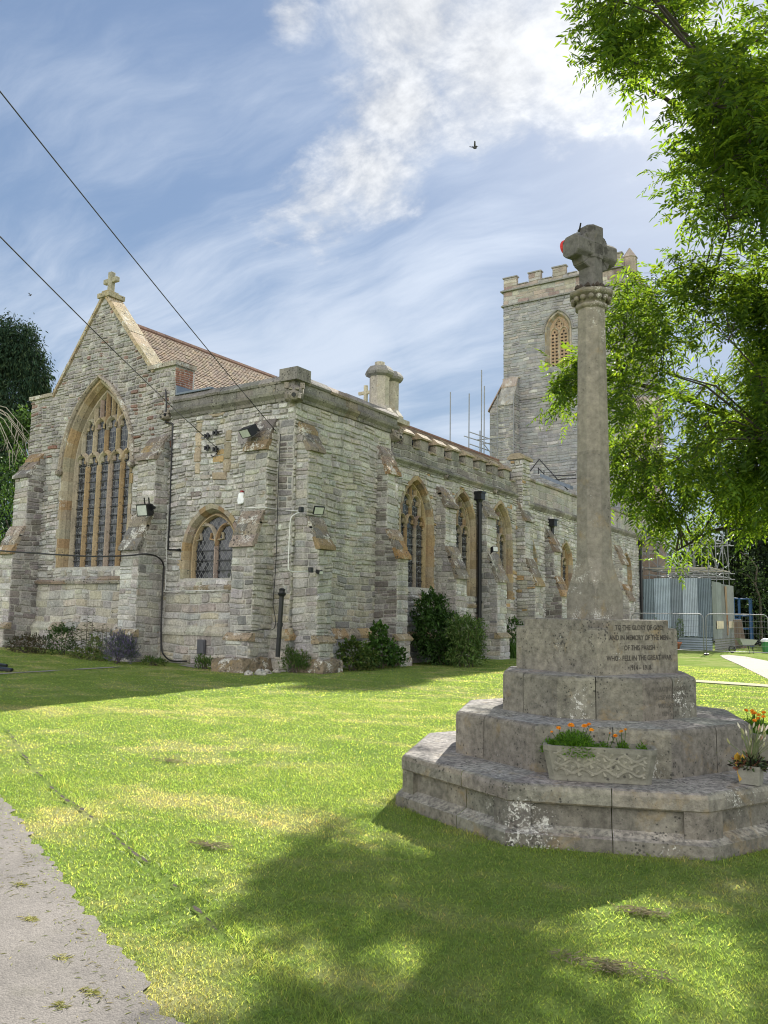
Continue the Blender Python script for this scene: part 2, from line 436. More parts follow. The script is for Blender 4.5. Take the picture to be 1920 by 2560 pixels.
# ------------------------------------------------------------------ masonry
LIAS = (.425, .415, .395); GREY = (.345, .335, .315); BLUE = (.235, .232, .23); CREAM = (.425, .408, .35); OCHRE = (.40, .285, .15)
PINK = (.35, .32, .295); RED = (.24, .135, .105); WHITE = (.53, .52, .50); DARK = (.19, .175, .16); BUFF = (.40, .37, .295)
MORT = (.40, .388, .36)
ST = {
 'east_low': dict(h=(.20, .32), l=(.35, 1.0), j=.022, r=(.0, .03), pal=[(5, CREAM), (3, LIAS), (3, BUFF), (2, GREY), (2, PINK)]),
 'east_mid': dict(h=(.11, .23), l=(.18, .56), j=.020, r=(.008, .052), pal=[(6, LIAS), (4, WHITE), (4, GREY), (1.2, PINK), (1, CREAM), (.4, BLUE)]),
 'gable': dict(h=(.08, .19), l=(.14, .42), j=.026, r=(.0, .04), pal=[(5, (.32, .31, .295)), (4, (.30, .28, .275)), (2, PINK), (1.1, (.27, .185, .16)), (2, LIAS), (1, (.23, .215, .21))]),
 'aisle': dict(h=(.10, .22), l=(.15, .50), j=.026, r=(.008, .052), pal=[(6, LIAS), (5, WHITE), (3, GREY), (2, (.37, .355, .34)), (.5, BUFF), (.3, BLUE)]),
 'vestry': dict(h=(.13, .25), l=(.22, .66), j=.026, r=(.008, .052), pal=[(6, (.42, .415, .37)), (4, (.42, .40, .345)), (5, LIAS), (3, GREY), (.4, BUFF), (.3, PINK)]),
 'vestry_low': dict(h=(.16, .26), l=(.35, .80), j=.022, r=(.0, .03), pal=[(4, CREAM), (3, (.34, .33, .29)), (3, GREY), (2, BLUE), (1, BUFF)]),
 'south': dict(h=(.12, .24), l=(.20, .60), j=.022, r=(.008, .052), pal=[(5, LIAS), (4, CREAM), (3, GREY), (.8, OCHRE), (2, WHITE)]),
 'parapet': dict(h=(.20, .34), l=(.45, 1.0), j=.012, r=(.0, .012), pal=[(4, (.215, .208, .19)), (3, (.26, .25, .23)), (2, DARK), (1, (.30, .285, .25))]),
 'butt': dict(h=(.14, .28), l=(.25, .62), j=.018, r=(.0, .025), pal=[(5, GREY), (4, LIAS), (3, (.32, .30, .285)), (1, BLUE), (1, CREAM)]),
 'butt_front': dict(h=(.14, .28), l=(.24, .70), j=.018, r=(.0, .025), pal=[(5, LIAS), (4, (.38, .36, .335)), (3, WHITE), (1, PINK), (1, CREAM)]),
 'butt_dark': dict(h=(.13, .26), l=(.22, .55), j=.02, r=(.0, .03), pal=[(5, GREY), (4, (.25, .23, .225)), (3, DARK), (2, LIAS)]),
 'quoin': dict(h=(.14, .22), l=(.24, .55), j=.035, r=(.0, .02), pal=[(5, BLUE), (3, GREY), (2, DARK)]),
 'tower': dict(h=(.16, .30), l=(.35, 1.1), j=.022, r=(.0, .045), pal=[(6, (.30, .302, .305)), (3, (.315, .305, .295)), (4, (.265, .266, .275)), (1.2, LIAS), (.4, PINK)]),
 'tower_top': dict(h=(.25, .36), l=(.45, 1.2), j=.016, r=(.0, .02), pal=[(5, (.33, .29, .25)), (3, GREY), (2, CREAM), (2, (.28, .22, .20))]),
 'brick': dict(h=(.07, .078), l=(.2, .23), j=.014, r=(.0, .008), pal=[(5, (.28, .135, .09)), (3, (.24, .11, .075)), (1, (.33, .20, .14))]),
}
def frE(Y): return lambda u, z, d=0.0: (u, Y-d, z)
def frS(X): return lambda u, z, d=0.0: (X+d, u, z)
def frN(X): return lambda u, z, d=0.0: (X-d, -u, z)
def frW(Y): return lambda u, z, d=0.0: (-u, Y+d, z)

WARP = True
def one_stone(mb, fr, u0, u1, z0, z1, d0, d1, col, mi=0):
    w, h = u1-u0, z1-z0
    b = min(.022, w*.16, h*.16)
    c = min(w, h)
    j = lambda a: U(-a, a)
    ring = [(u0+U(0, .10)*c, z0+U(0, .06)*c), ((u0+u1)/2+j(.1)*w, z0+j(.02)*h), (u1-U(0, .10)*c, z0+U(0, .06)*c), (u1+j(.02)*w, (z0+z1)/2+j(.1)*h),
            (u1-U(0, .12)*c, z1-U(0, .08)*c), ((u0+u1)/2+j(.1)*w, z1+j(.02)*h), (u0+U(0, .12)*c, z1-U(0, .08)*c), (u0+j(.02)*w, (z0+z1)/2+j(.1)*h)]
    if WARP:
        ring = [(u+.016*math.sin(z*5.3+u*1.1), z+.030*math.sin(u*1.9+z*.8+1)+.018*math.sin(u*5.1-z*1.7)) for u, z in ring]
    uc, zc = (u0+u1)/2, (z0+z1)/2
    ta, tb = j(.35)*(d1-d0)/max(w, .1), j(.35)*(d1-d0)/max(h, .1)
    inner = []
    for (u, z) in ring:
        iu = uc+(u-uc)*(1-2*b/max(w, .05)); iz = zc+(z-zc)*(1-2*b/max(h, .05))
        inner.append((iu, iz, d1+ta*(iu-uc)+tb*(iz-zc)))
    vs = [fr(u, z, d0) for u, z in ring]+[fr(*q) for q in inner]
    mb.add(vs, [(i, (i+1) % 8, 8+(i+1) % 8, 8+i) for i in range(8)]+[tuple(range(8, 16))], col, mi)

def lay(mb, fr, spans, z0, z1, st, mi=0, dim=1.0):
    st = ST[st] if isinstance(st, str) else st
    z = z0
    while z < z1-.02:
        h = U(*st['h'])
        if z+h > z1-st['h'][0]*.6: h = z1-z
        zm = z+h/2
        for (a, b) in spans(zm):
            u = a
            while u < b-.02:
                l = U(*st['l'])*(.75 if random.random() < .25 else 1)
                if u+l > b-st['l'][0]*.55: l = b-u
                if l > st['l'][1]*1.25 and random.random() < .9: l *= .5
                g = st['j']*U(.6, 1.3)/2
                col = var(pick(st['pal']), .13, .03)
                if dim != 1: col = tuple(k*dim for k in col)
                if l > 3*g and h > 3*g:
                    if h > .15 and l < h*2.6 and random.random() < .30:      # a pair of thin stones instead
                        k = U(.4, .6)
                        one_stone(mb, fr, u+g, u+l-g, z+g, z+h*k-g*.7, -.012, U(*st['r']), col, mi)
                        one_stone(mb, fr, u+g, u+l-g, z+h*k+g*.7, z+h-g, -.012, U(*st['r']), var(pick(st['pal'])), mi)
                    else:
                        one_stone(mb, fr, u+g, u+l-g, z+g, z+h-g, -.012, U(*st['r']), col, mi)
                u += l
        z += h
def minus(spans, cut):
    out = []
    for (a, b) in spans:
        c, d = cut
        if d <= a or c >= b: out.append((a, b)); continue
        if c > a+.04: out.append((a, c))
        if d < b-.04: out.append((d, b))
    return out
def course(mb, fr, u0, u1, prof, seg=.8, jit=.008, pal=None, mi=0):
    """a moulded course: prof is a (d, z) outline, run along the wall in separate worn stones"""
    pal = pal or [(3, (.205, .195, .175)), (2, (.25, .238, .215)), (1, (.29, .27, .235))]
    u = u0
    while u < u1-.01:
        l = U(.7, 1.3)*seg
        if u+l > u1-seg*.4: l = u1-u
        dj, zj = U(-jit, jit), U(-jit, jit)
        e = .004
        n = len(prof)
        A = [fr(u+e, z+zj, d+(dj if d > 0.02 else 0)) for d, z in prof]
        B = [fr(u+l-e, z+zj+U(-jit, jit)*.3, d+(dj if d > 0.02 else 0)) for d, z in prof]
        mb.add(A+B, [tuple(range(n-1, -1, -1)), tuple(range(n, 2*n))]+[(i, (i+1) % n, n+(i+1) % n, n+i) for i in range(n)], var(pick(pal), .15), mi)
        u += l

CHL = thing('church', 'old stone parish church with red tiled chancel roof and battlemented west tower', 'church', (-20, 18, 0))
CHO = (-20, 18, 0)
def part(mb, name, mats, parent=None, smooth=False): return mb.build(name, mats, parent or CHL, CHO, smooth)

# ------------------------------------------------------------------ windows
class Arch:
    def __init__(s, uc, W, zs, zsp, zap):
        s.uc, s.W, s.zs, s.zsp, s.zap = uc, W, zs, zsp, zap
        H = zap-zsp; s.H = H; s.r = (W*W+H*H)/(2*W)
    def half(s, z, t=0.0):
        if z <= s.zsp: return s.W-t
        q = (s.r-t)**2-(z-s.zsp)**2
        return max(0.0, s.W-s.r+math.sqrt(q)) if q > 0 else 0.0
    def top(s, u, t=0.0):
        k = abs(u-s.uc)+s.r-s.W; q = (s.r-t)**2-k*k
        return s.zsp+math.sqrt(q) if q > 0 else s.zsp
    def path(s, t=0.0, nj=6, na=8, zs=None):
        zs = s.zs if zs is None else zs
        za = s.zsp+math.sqrt((s.r-t)**2-(s.r-s.W)**2)
        amax = math.acos((s.r-s.W)/(s.r-t))
        right = [(s.W-t, zs+(s.zsp-zs)*i/nj) for i in range(nj)]
        for i in range(na+1):
            a = amax*i/na
            right.append((s.W-s.r+(s.r-t)*math.cos(a), s.zsp+(s.r-t)*math.sin(a)))
        left = [(-u, z) for u, z in right]
        return [(s.uc+u, z) for u, z in left]+[(s.uc+u, z) for u, z in right[::-1][1:]]
    def cut(s, spans, z, t):
        if s.zs-.02 < z < s.zap-t*1.15:
            h = s.half(z, t)
            if h > 0: return minus(spans, (s.uc-h, s.uc+h))
        return spans
def bar2d(mb, fr, pts, w, df, db, col, mi=0):
    P = [np.array(p, float) for p in pts]
    prof = [(-.5, (df+db)/2+.02), (-.16, df), (.16, df), (.5, (df+db)/2+.02), (.5, db), (-.5, db)]
    vs = []
    for i, p in enumerate(P):
        t = P[min(i+1, len(P)-1)]-P[max(i-1, 0)]; t = t/(np.linalg.norm(t)+1e-9)
        nn = np.array([-t[1], t[0]])
        for (o, d) in prof:
            q = p+nn*o*w; vs.append(fr(q[0], q[1], d))
    n = 6; fs = []
    for i in range(len(P)-1):
        for k in range(n): fs.append((i*n+k, (i+1)*n+k, (i+1)*n+(k+1) % n, i*n+(k+1) % n))
    fs += [tuple(range(n)), tuple(range((len(P)-1)*n+n-1, (len(P)-1)*n-1, -1))]
    mb.add(vs, fs, col, mi)
HAM = [(4, (.32, .25, .155)), (3, (.34, .285, .20)), (2, (.29, .205, .115)), (1.5, (.31, .275, .225)), (1, (.24, .18, .135))]
PALE = [(4, (.33, .295, .225)), (3, (.30, .26, .19)), (2, (.29, .23, .15)), (2, (.28, .26, .225))]
HAMP = HAM[:3]+PALE[:2]+[(2, (.30, .24, .20))]
def window(A, fr, lights, depth=.38, splay=.20, ring=.18, pal=HAM, hood=False, z_head=None, z_up=None, mull=.11, glass='glass_w', label=None, sillout=.1, silldrop=.42):
    mb = MB()
    nj = max(3, int((A.zsp-A.zs)/.33)); na = 7
    out_ = [A.path(-ring, nj, na), A.path(0, nj, na), A.path(splay*.45, nj, na), A.path(splay, nj, na)]
    n = len(out_[0])
    for i in range(n-1):
        col = var(pick(pal), .14)
        jamb = i < nj-1 or i > n-1-nj
        k = (U(.05, .16) if i % 2 else U(-.02, .04)) if jamb else U(-.03, .05)
        g = .006
        def P(s_, i_, d): return fr(out_[s_][i_][0], out_[s_][i_][1], d)
        def X(i_, d):
            u, z = out_[0][i_]; return fr(u+(k if u > A.uc else -k)*(1 if jamb else 0), z+(0 if jamb else k), d)
        e = .02
        vs = [X(i, -.03), X(i+1, -.03), X(i+1, e), X(i, e), P(1, i, e), P(1, i+1, e), P(2, i, -.13), P(2, i+1, -.13), P(2, i, -.16), P(2, i+1, -.16), P(3, i, -depth-.1), P(3, i+1, -depth-.1)]
        mb.add(vs, [(0, 1, 2, 3), (3, 2, 5, 4), (4, 5, 7, 6), (6, 7, 9, 8), (8, 9, 11, 10)], col)
    w = part(mb, 'window', M['dressed'])
    if label: w['label'] = label
    # tracery
    mb = MB(); df, db = -depth+.14, -depth-.06
    iw = A.W-splay; pitch = 2*iw/lights
    c0 = pick(pal)
    zh = z_head; hw = pitch/2
    def clip(pts, t=splay):
        o = []
        for (u, z) in pts:
            o.append((max(A.uc-iw, min(A.uc+iw, u)), min(z, A.top(u, t)+.02)))
        return o
    bar2d(mb, fr, [(p[0], p[1]) for p in A.path(splay, 6, 12)], mull*.9, df+.02, db, var(c0))
    for k in range(1, lights):
        u = A.uc-iw+k*pitch
        bar2d(mb, fr, [(u, A.zs-.05), (u, zh)], mull, df, db, var(pick(pal)))
    hh = hw*1.45
    for k in range(lights):
        u = A.uc-iw+(k+.5)*pitch
        for sgn in (-1, 1):
            pts = []
            for i in range(7):
                a = i/6
                pts.append((u+sgn*hw*math.cos(a*math.pi/2)**.8, zh+hh*math.sin(a*math.pi/2)**1.05))
            bar2d(mb, fr, clip(pts), mull*.85, df, db, var(pick(pal)))
            # cusp
            bar2d(mb, fr, clip([(u+sgn*hw*.86, zh+hh*.30), (u+sgn*hw*.42, zh+hh*.34), (u+sgn*hw*.52, zh+hh*.62)]), mull*.5, df-.04, db+.02, var(pick(pal)))
        zt = A.top(u, splay)
        if zt > zh+hh+.1:
            bar2d(mb, fr, [(u, zh+hh-.03), (u, zt)], mull*.8, df, db, var(pick(pal)))
    if z_up:
        for k in range(1, lights):
            u = A.uc-iw+k*pitch
            for sgn in (-1, 1):
                pts = [(u+sgn*hw*math.cos(i/6*math.pi/2)**.8, z_up+hh*math.sin(i/6*math.pi/2)) for i in range(7)]
                if pts[-1][1] < A.top(u, splay)+.15:
                    bar2d(mb, fr, clip(pts), mull*.8, df, db, var(pick(pal)))
                    bar2d(mb, fr, clip([(u+sgn*hw*.86, z_up+hh*.2), (u+sgn*hw*.4, z_up+hh*.25), (u+sgn*hw*.5, z_up+hh*.55)]), mull*.5, df-.04, db+.02, var(pick(pal)))
            if A.top(u, splay) > z_up+hh+.1: bar2d(mb, fr, [(u, z_up+hh-.02), (u, A.top(u, splay))], mull*.7, df, db, var(pick(pal)))
    part(mb, 'tracery', M['dressed'], w)
    mb = MB(); ps = A.path(splay-.02, 6, 12, A.zs-.1)
    mb.add([fr(u, z, -depth+.02) for u, z in ps], [tuple(range(len(ps)-1, -1, -1))])
    part(mb, 'glass', M[glass], w)
    mb = MB()
    z = A.zs+.22
    while z < zh+.1:
        mb.obox(fr(A.uc-iw, z, -depth+.05), np.array(fr(A.uc+iw, z, 0))-np.array(fr(A.uc-iw, z, 0)), (0, 0, .022), np.array(fr(0, 0, .022))-np.array(fr(0, 0, 0)), (.02, .02, .022))
        z += .30
    part(mb, 'saddle_bars', M['blackiron'], w)
    mb = MB()
    course(mb, fr, A.uc-A.W-ring*.6, A.uc+A.W+ring*.6, [(-.03, A.zs-silldrop-.09), (sillout*.6, A.zs-silldrop-.09), (sillout, A.zs-silldrop), (sillout*.5, A.zs-silldrop+.05), (-depth-.05, A.zs+.03), (-depth-.05, A.zs-.3)], .55, .006, [(3, PINK), (2, GREY), (2, (.30, .24, .18))])
    part(mb, 'sill', M['weathered'], w)
    if hood:
        mb = MB(); ps = [p for p in A.path(-ring-.05, 6, 14) if p[1] >= A.zsp-hood]
        bar2d(mb, fr, ps, .13, .15, -.02, (.33, .29, .24))
        for u, z in (ps[0], ps[-1]): mb.lathe([(.05, z-.16), (.12, z-.10), (.14, z), (.08, z+.06)], 7, (fr(u, z, .1)[0], fr(u, z, .1)[1]), col=(.24, .21, .18))
        part(mb, 'hood_mould', M['weathered'], w)
    return w

# ------------------------------------------------------------------ buttresses
def buttress(face, c, w, plane, prof, front='butt_front', side='butt', lab=None, wcol=None):
    """face 'E' (towards -y) or 'S' (towards +x); prof: (z, projection) from the ground up"""
    def pt(a, z, p):
        return (a, plane-p, z) if face == 'E' else (plane+p, a, z)
    mb = MB(); h = w/2
    outl = [(0.0, prof[0][0])]+[(p, z) for z, p in prof]+[(0.0, prof[-1][0])]
    clean = [q for i, q in enumerate(outl) if i == 0 or q != outl[i-1]]
    mb.prism([pt(c-h+.012, z, max(p-.012, -.3)) for p, z in clean], (w-.024, 0, 0) if face == 'E' else (0, w-.024, 0), MORT, 1)
    def proj(z):
        for (z0, p0), (z1, p1) in zip(prof, prof[1:]):
            if z0 <= z <= z1 and z1 > z0: return p0+(p1-p0)*(z-z0)/(z1-z0)
        return 0
    if face == 'E':
        fs = [frS(c+h), frN(c-h)]; sp = [lambda z: [(plane-proj(z), plane+.02)], lambda z: [(-plane-.02, -plane+proj(z))]]
        ff = lambda p: frE(plane-p)
    else:
        fs = [frE(c-h), frW(c+h)]; sp = [lambda z: [(plane-.02, plane+proj(z))], lambda z: [(-plane-proj(z), -plane+.02)]]
        ff = lambda p: frS(plane+p)
    zt = prof[-1][0]
    for f_, s_ in zip(fs, sp): lay(mb, f_, s_, prof[0][0], zt-.1, side)
    WS_, WP_ = [], []
    wc = wcol or [(3, (.20, .17, .14)), (2, (.25, .21, .175)), (2, (.17, .16, .145)), (1, (.27, .20, .12))]
    for (z0, p0), (z1, p1) in zip(prof, prof[1:]):
        if z1-z0 < .01: continue
        if abs(p1-p0) < .015:
            lay(mb, ff(p0), lambda z: [(c-h, c+h)], z0, z1, front)
        elif p0-p1 > .2:                                        # weathered slope of overlapping slabs
            n = 3
            ws = MB()
            for k in range(n):
                a, b = k/n, (k+1)/n
                P0, Z0 = p0+(p1-p0)*a, z0+(z1-z0)*a
                P1, Z1 = p0+(p1-p0)*b, z0+(z1-z0)*b
                t = .10+U(-.015, .02); lip = .11 if k == 0 else .085+U(-.01, .02)
                q = [(P0+lip, Z0-.03), (P0+lip*.85, Z0+t*.75), (P1+.055, Z1+t*.10), (P1-.05, Z1+.0), (P0-.06, Z0-.04)]
                ex = .030 if k == 0 else .014
                m_ = 2 if w > .6 and k % 2 else 1
                for i in range(m_):
                    sp_ = .5+U(-.12, .12)
                    lo = c-h-ex if i == 0 else c-h-ex+(w+2*ex)*cutp
                    cutp = sp_
                    hi = c-h-ex+(w+2*ex)*(sp_ if i < m_-1 else 1)
                    zj = U(-.02, .02)
                    ws.prism([pt(lo+.004, z+zj, p) for p, z in q], (hi-lo-.008, 0, 0) if face == 'E' else (0, hi-lo-.008, 0), var(pick(wc), .2))
            WS_.append(ws)
        elif p0-p1 > .02:                                       # plinth moulding
            ws = MB()
            q = [(p1-.1, z0-.07), (p0+.05, z0-.05), (p0+.07, z0), (p1+.01, z1), (p1-.1, z1)]
            ws.prism([pt(c-h-.07, z, p) for p, z in q], (w+.14, 0, 0) if face == 'E' else (0, w+.14, 0), var((.31, .255, .175), .1))
            WP_.append(ws)
    o = part(mb, 'buttress', [M['wall'], M['mortar']])
    if lab: o['label'] = lab
    for ws in WS_: part(ws, 'weathering', M['weathered'], o)
    for ws in WP_: part(ws, 'plinth_moulding', M['weathered'], o)
    return o

YE, XS = 17.6, -14.6
# ---- chancel east gable wall
AE = Arch(-23.15, 1.72, 2.98, 6.30, 9.26)
def gable_span(z):
    if z < 9.08: return [(-27.0, -19.5)]
    l = -25.65+(z-9.15)*2.45/3.15 if z > 9.15 else -25.65
    r = -20.62-(z-9.25)*2.58/3.05 if z > 9.25 else -19.5
    return [(l+.03, r-.03)] if r-l > .12 else []
fr = frE(YE)
mb = MB()
out_ = [(-27, -.6), (-19.5, -.6), (-19.5, 9.28), (-20.62, 9.28), (-23.2, 12.3), (-25.65, 9.12), (-27, 9.08)]
mb.poly(out_, [AE.path(-.05, 4, 8)], lambda u, z: fr(u, z, -.012), MORT, 1)
sp = lambda z: AE.cut(gable_span(z), z, -.19)
lay(mb, fr, sp, 1.12, 2.46, 'east_low')
lay(mb, fr, sp, 2.46, 6.2, 'east_mid')
lay(mb, fr, sp, 6.2, 7.4, dict(ST['east_mid'], pal=[(4, GREY), (4, LIAS), (2, PINK), (1, RED), (2, (.31, .285, .28))]))
lay(mb, fr, sp, 7.4, 12.12, 'gable')
# brick and stone return above the aisle, plinth below
lay(mb, frS(-19.5), lambda z: [(YE, 18.35)], 8.65, 9.26, 'brick', 2)
mb.poly([(YE, 7.5), (18.4, 7.5), (18.4, 9.28), (YE, 9.28)], [], lambda u, z: frS(-19.5)(u, z, -.012), MORT, 1)
mb.poly([(-18.6, 7.5), (-YE, 7.5), (-YE, 9.1), (-18.6, 9.1)], [], lambda u, z: frN(-27.0)(u, z, -.012), MORT, 1)
lay(mb, frN(-27.0), lambda z: [(-18.6, -YE)], 0, 9.05, 'butt')
lay(mb, frE(YE-.11), lambda z: [(-27.0, -19.5)], -.2, .93, 'east_low')
mb.poly([(-27, -.6), (-19.5, -.6), (-19.5, .95), (-27, .95)], [], lambda u, z: frE(YE-.10)(u, z), MORT, 1)
gable = part(mb, 'gable_wall', [M['wall'], M['mortar'], M['brick']])
mb = MB()
course(mb, fr, -26.9, -19.6, [(-.02, .86), (.16, .88), (.18, .96), (.12, 1.02), (.10, 1.08), (.0, 1.16), (-.02, 1.16)], .9, .012, [(3, CREAM), (2, (.38, .34, .27)), (1, GREY)])
part(mb, 'plinth_moulding', M['wall'], gable)
mb = MB()
course(mb, fr, -26.3, -20.9, [(-.02, 2.42), (.10, 2.42), (.14, 2.50), (.05, 2.56), (-.02, 2.58)], .7, .006, [(3, PINK), (2, (.28, .22, .18))])
part(mb, 'string_course', M['weathered'], gable)
# gable coping stones
mb = MB()
def coping_run(a, b, nst):
    for k in range(nst):
        p = [a[i]+(b[i]-a[i])*k/nst for i in (0, 1)]; q = [a[i]+(b[i]-a[i])*(k+1)/nst for i in (0, 1)]
        dx, dz = q[0]-p[0], q[1]-p[1]; L = math.hypot(dx, dz); nx, nz = -dz/L, dx/L
        if nz < 0: nx, nz = -nx, -nz
        g = .006/L
        P = (p[0]+dx*g, p[1]+dz*g); Q = (q[0]-dx*g, q[1]-dz*g); t = .13+U(-.01, .01)
        mb.prism([(P[0], YE-.07, P[1]), (Q[0], YE-.07, Q[1]), (Q[0]+nx*t, YE-.05, Q[1]+nz*t), (P[0]+nx*t, YE-.05, P[1]+nz*t)], (0, .62, 0), var((.36, .30, .20), .14))
coping_run((-25.72, 9.05), (-23.24, 12.26), 6)
coping_run((-20.55, 9.18), (-23.16, 12.26), 6)
mb.box((-27.08, YE-.08, 9.09), (-25.7, 18.3, 9.22), (.32, .29, .24))
mb.box((-20.75, YE-.09, 9.28), (-19.42, 18.4, 9.42), (.33, .30, .25))
mb.obox((-23.5, YE-.1, 12.25), (.6, 0, 0), (0, .7, 0), (0, 0, .16), (.36, .32, .22))
mb.obox((-23.36, YE-.03, 12.41), (.34, 0, 0), (0, .45, 0), (0, 0, .09), (.36, .32, .22))
part(mb, 'coping', M['weathered'], gable)
mb = MB()
cx, cy = -23.17, YE+.2
c_ = (.33, .31, .235)
mb.box((cx-.095, cy-.09, 12.48), (cx+.095, cy+.09, 13.22), c_)
mb.box((cx-.35, cy-.075, 12.83), (cx-.096, cy+.075, 13.00), c_)
mb.box((cx+.096, cy-.075, 12.83), (cx+.35, cy+.075, 13.00), c_)
o = part(mb, 'gable_cross', M['dressed'])
o['label'] = 'plain stone cross on the point of the east gable'
bv = o.modifiers.new('bevel', 'BEVEL'); bv.width = .015
window(AE, fr, 5, depth=.42, splay=.22, ring=.10, pal=HAMP, hood=.15, z_head=6.45, z_up=7.65, mull=.21, label='tall five light east window with wire guarded glass', sillout=.13, silldrop=.42)

# ---- aisle east wall
AA = Arch(-17.66, 1.08, 2.55, 3.38, 4.62)
mb = MB()
mb.poly([(-19.5, -.6), (XS, -.6), (XS, 8.1), (-19.5, 8.1)], [AA.path(-.05, 4, 8)], lambda u, z: fr(u, z, -.012), MORT, 1)
zq = (4.25, 7.0)
def sp(z):
    s = AA.cut([(-19.5, XS)], z, -.17)
    if zq[0] < z < zq[1]: s = minus(s, (-15.16, XS))
    if 5.65 < z < 7.35: s = minus(s, (-18.44, -18.24))
    if 5.65 < z < 6.95: s = minus(s, (-17.22, -17.0))
    return s
lay(mb, fr, sp, 1.12, 2.1, 'east_low'); lay(mb, fr, sp, 2.1, 3.2, 'east_mid'); lay(mb, fr, sp, 3.2, 7.58, 'aisle')
lay(mb, fr, lambda z: [(-15.14, XS-.03)], zq[0], zq[1], 'quoin')
lay(mb, frE(YE-.09), lambda z: [(-19.5, XS+.09)], -.2, .93, 'east_low')
mb.poly([(-19.5, -.6), (XS+.08, -.6), (XS+.08, .95), (-19.5, .95)], [], lambda u, z: frE(YE-.08)(u, z), MORT, 1)
aisle = part(mb, 'aisle_wall', [M['wall'], M['mortar']])
# jambs and patches of the walled-up opening
for u0, u1, za, zb in ((-18.44, -18.24, 5.68, 7.35), (-17.22, -17.0, 5.68, 6.95)):
    mb = MB(); z = za
    while z < zb-.05:
        h = min(U(.3, .6), zb-z); one_stone(mb, fr, u0-U(0, .1), u1+U(0, .06), z+.006, z+h-.006, -.012, .03, var((.36, .31, .23), .15)); z += h
    part(mb, 'blocked_jamb', M['dressed'], aisle)
for (u0, u1, z0, z1, c_) in ((-18.2, -17.75, 5.50, 5.66, PINK), (-17.7, -17.1, 5.46, 5.70, (.34, .28, .21)), (-17.72, -17.24, 5.98, 6.20, OCHRE), (-17.55, -17.24, 6.21, 6.40, OCHRE),
                             (-18.6, -18.42, 4.98, 5.16, (.22, .19, .18)), (-18.38, -18.18, 4.99, 5.18, (.22, .19, .18)), (-16.72, -16.2, 6.42, 6.95, (.26, .24, .24)), (-17.95, -17.3, 7.42, 7.52, (.36, .30, .22))):
    mb = MB(); one_stone(mb, fr, u0, u1, z0, z1, -.012, .045, c_); part(mb, 'patch_stone', M['dressed'], aisle)
mb = MB()
course(mb, fr, -19.42, XS+.14, [(-.02, .86), (.14, .88), (.16, .96), (.10, 1.02), (.08, 1.08), (.0, 1.16), (-.02, 1.16)], .9, .01, [(3, CREAM), (2, (.36, .31, .22))])
part(mb, 'plinth_moulding', M['wall'], aisle)
CORN = [(-.02, 7.50), (.05, 7.52), (.07, 7.60), (.17, 7.70), (.19, 7.78), (.08, 7.83), (.07, 8.06), (-.3, 8.06), (-.3, 7.50)]
COPE = [(-.42, 8.05), (.11, 8.04), (.14, 8.10), (.10, 8.16), (-.05, 8.30), (-.25, 8.30), (-.42, 8.22)]
mb = MB()
for z_ in (CORN, COPE):
    course(mb, fr, -19.5, XS+.02, z_, .8, .012, [(3, (.21, .20, .18)), (2, (.26, .245, .22)), (1, (.29, .25, .20))])
    course(mb, frS(XS), YE-.02, 22.85, z_, .8, .012, [(3, (.19, .182, .165)), (2, (.24, .228, .205)), (1, (.27, .23, .185))])
mb.box((XS-.45, YE-.2, 8.06), (XS+.2, YE+.42, 8.42), (.25, .235, .21))
part(mb, 'parapet', M['parapet'], aisle)
# carved waterspout heads
def gargoyle(c, dirv, s, name='gargoyle'):
    mb = MB(); d = np.array(dirv, float); d /= np.linalg.norm(d); sd = np.array([-d[1], d[0], 0])
    c = np.array(c, float)
    rings = [(-.25, .26, .0), (-.02, .30, .02), (.16, .27, .0), (.30, .20, -.05), (.42, .15, -.10), (.46, .08, -.11)]
    vs, fs = [], []; n = 10
    for (o, r, zz) in rings:
        for k in range(n):
            w = 2*math.pi*k/n; rr = r*s*U(.82, 1.14)
            vs.append(c+d*o*s+sd*math.cos(w)*rr+np.array([0, 0, 1])*(zz*s+math.sin(w)*rr*.92))
    for i in range(len(rings)-1):
        for k in range(n): fs.append((i*n+k, i*n+(k+1) % n, (i+1)*n+(k+1) % n, (i+1)*n+k))
    fs.append(tuple((len(rings)-1)*n+k for k in range(n)))
    mb.add(vs, fs, (.25, .225, .19))
    for q in (-1, 1):                                            # ears and brows
        mb.obox(c+d*.12*s+sd*q*.16*s+np.array([0, 0, .14*s]), sd*q*.12*s, d*.10*s, np.array([0, 0, .16*s]), (.26, .23, .19))
        mb.obox(c+d*.30*s+sd*(q*.09-.05)*s+np.array([0, 0, .05*s]), sd*.10*s, d*.12*s, np.array([0, 0, .05*s]), (.25, .23, .19))
    o = part(mb, name, M['parapet'])
    m2 = MB(); m2.tube([c+d*.38*s+np.array([0, 0, -.10*s]), c+d*.475*s+np.array([0, 0, -.115*s])], .065*s, 8, (.02, .02, .02))
    part(m2, 'spout_mouth', M['blackiron'], o)
    return o
gargoyle((XS-.02, YE-.02, 7.66), (.75, -1, 0), 1.0).__setitem__('label', 'worn carved head at the corner of the parapet')
gargoyle((-19.78, YE-.02, 7.64), (.1, -1, 0), .62)
gargoyle((XS, 22.75, 7.45), (1, -.35, 0), .8)
gargoyle((XS, 26.2, 6.62), (1, -.3, 0), .5)
gargoyle((XS, 30.3, 6.60), (1, -.3, 0), .5)
gargoyle((-27.0, YE+.25, 7.72), (-1, -.25, 0), .62)
window(AA, fr, 2, depth=.30, splay=.17, ring=.13, pal=HAMP, z_head=3.50, mull=.13, glass='glass_d', label='two light window with diamond leaded glass in the aisle east wall', sillout=.09, silldrop=.26)

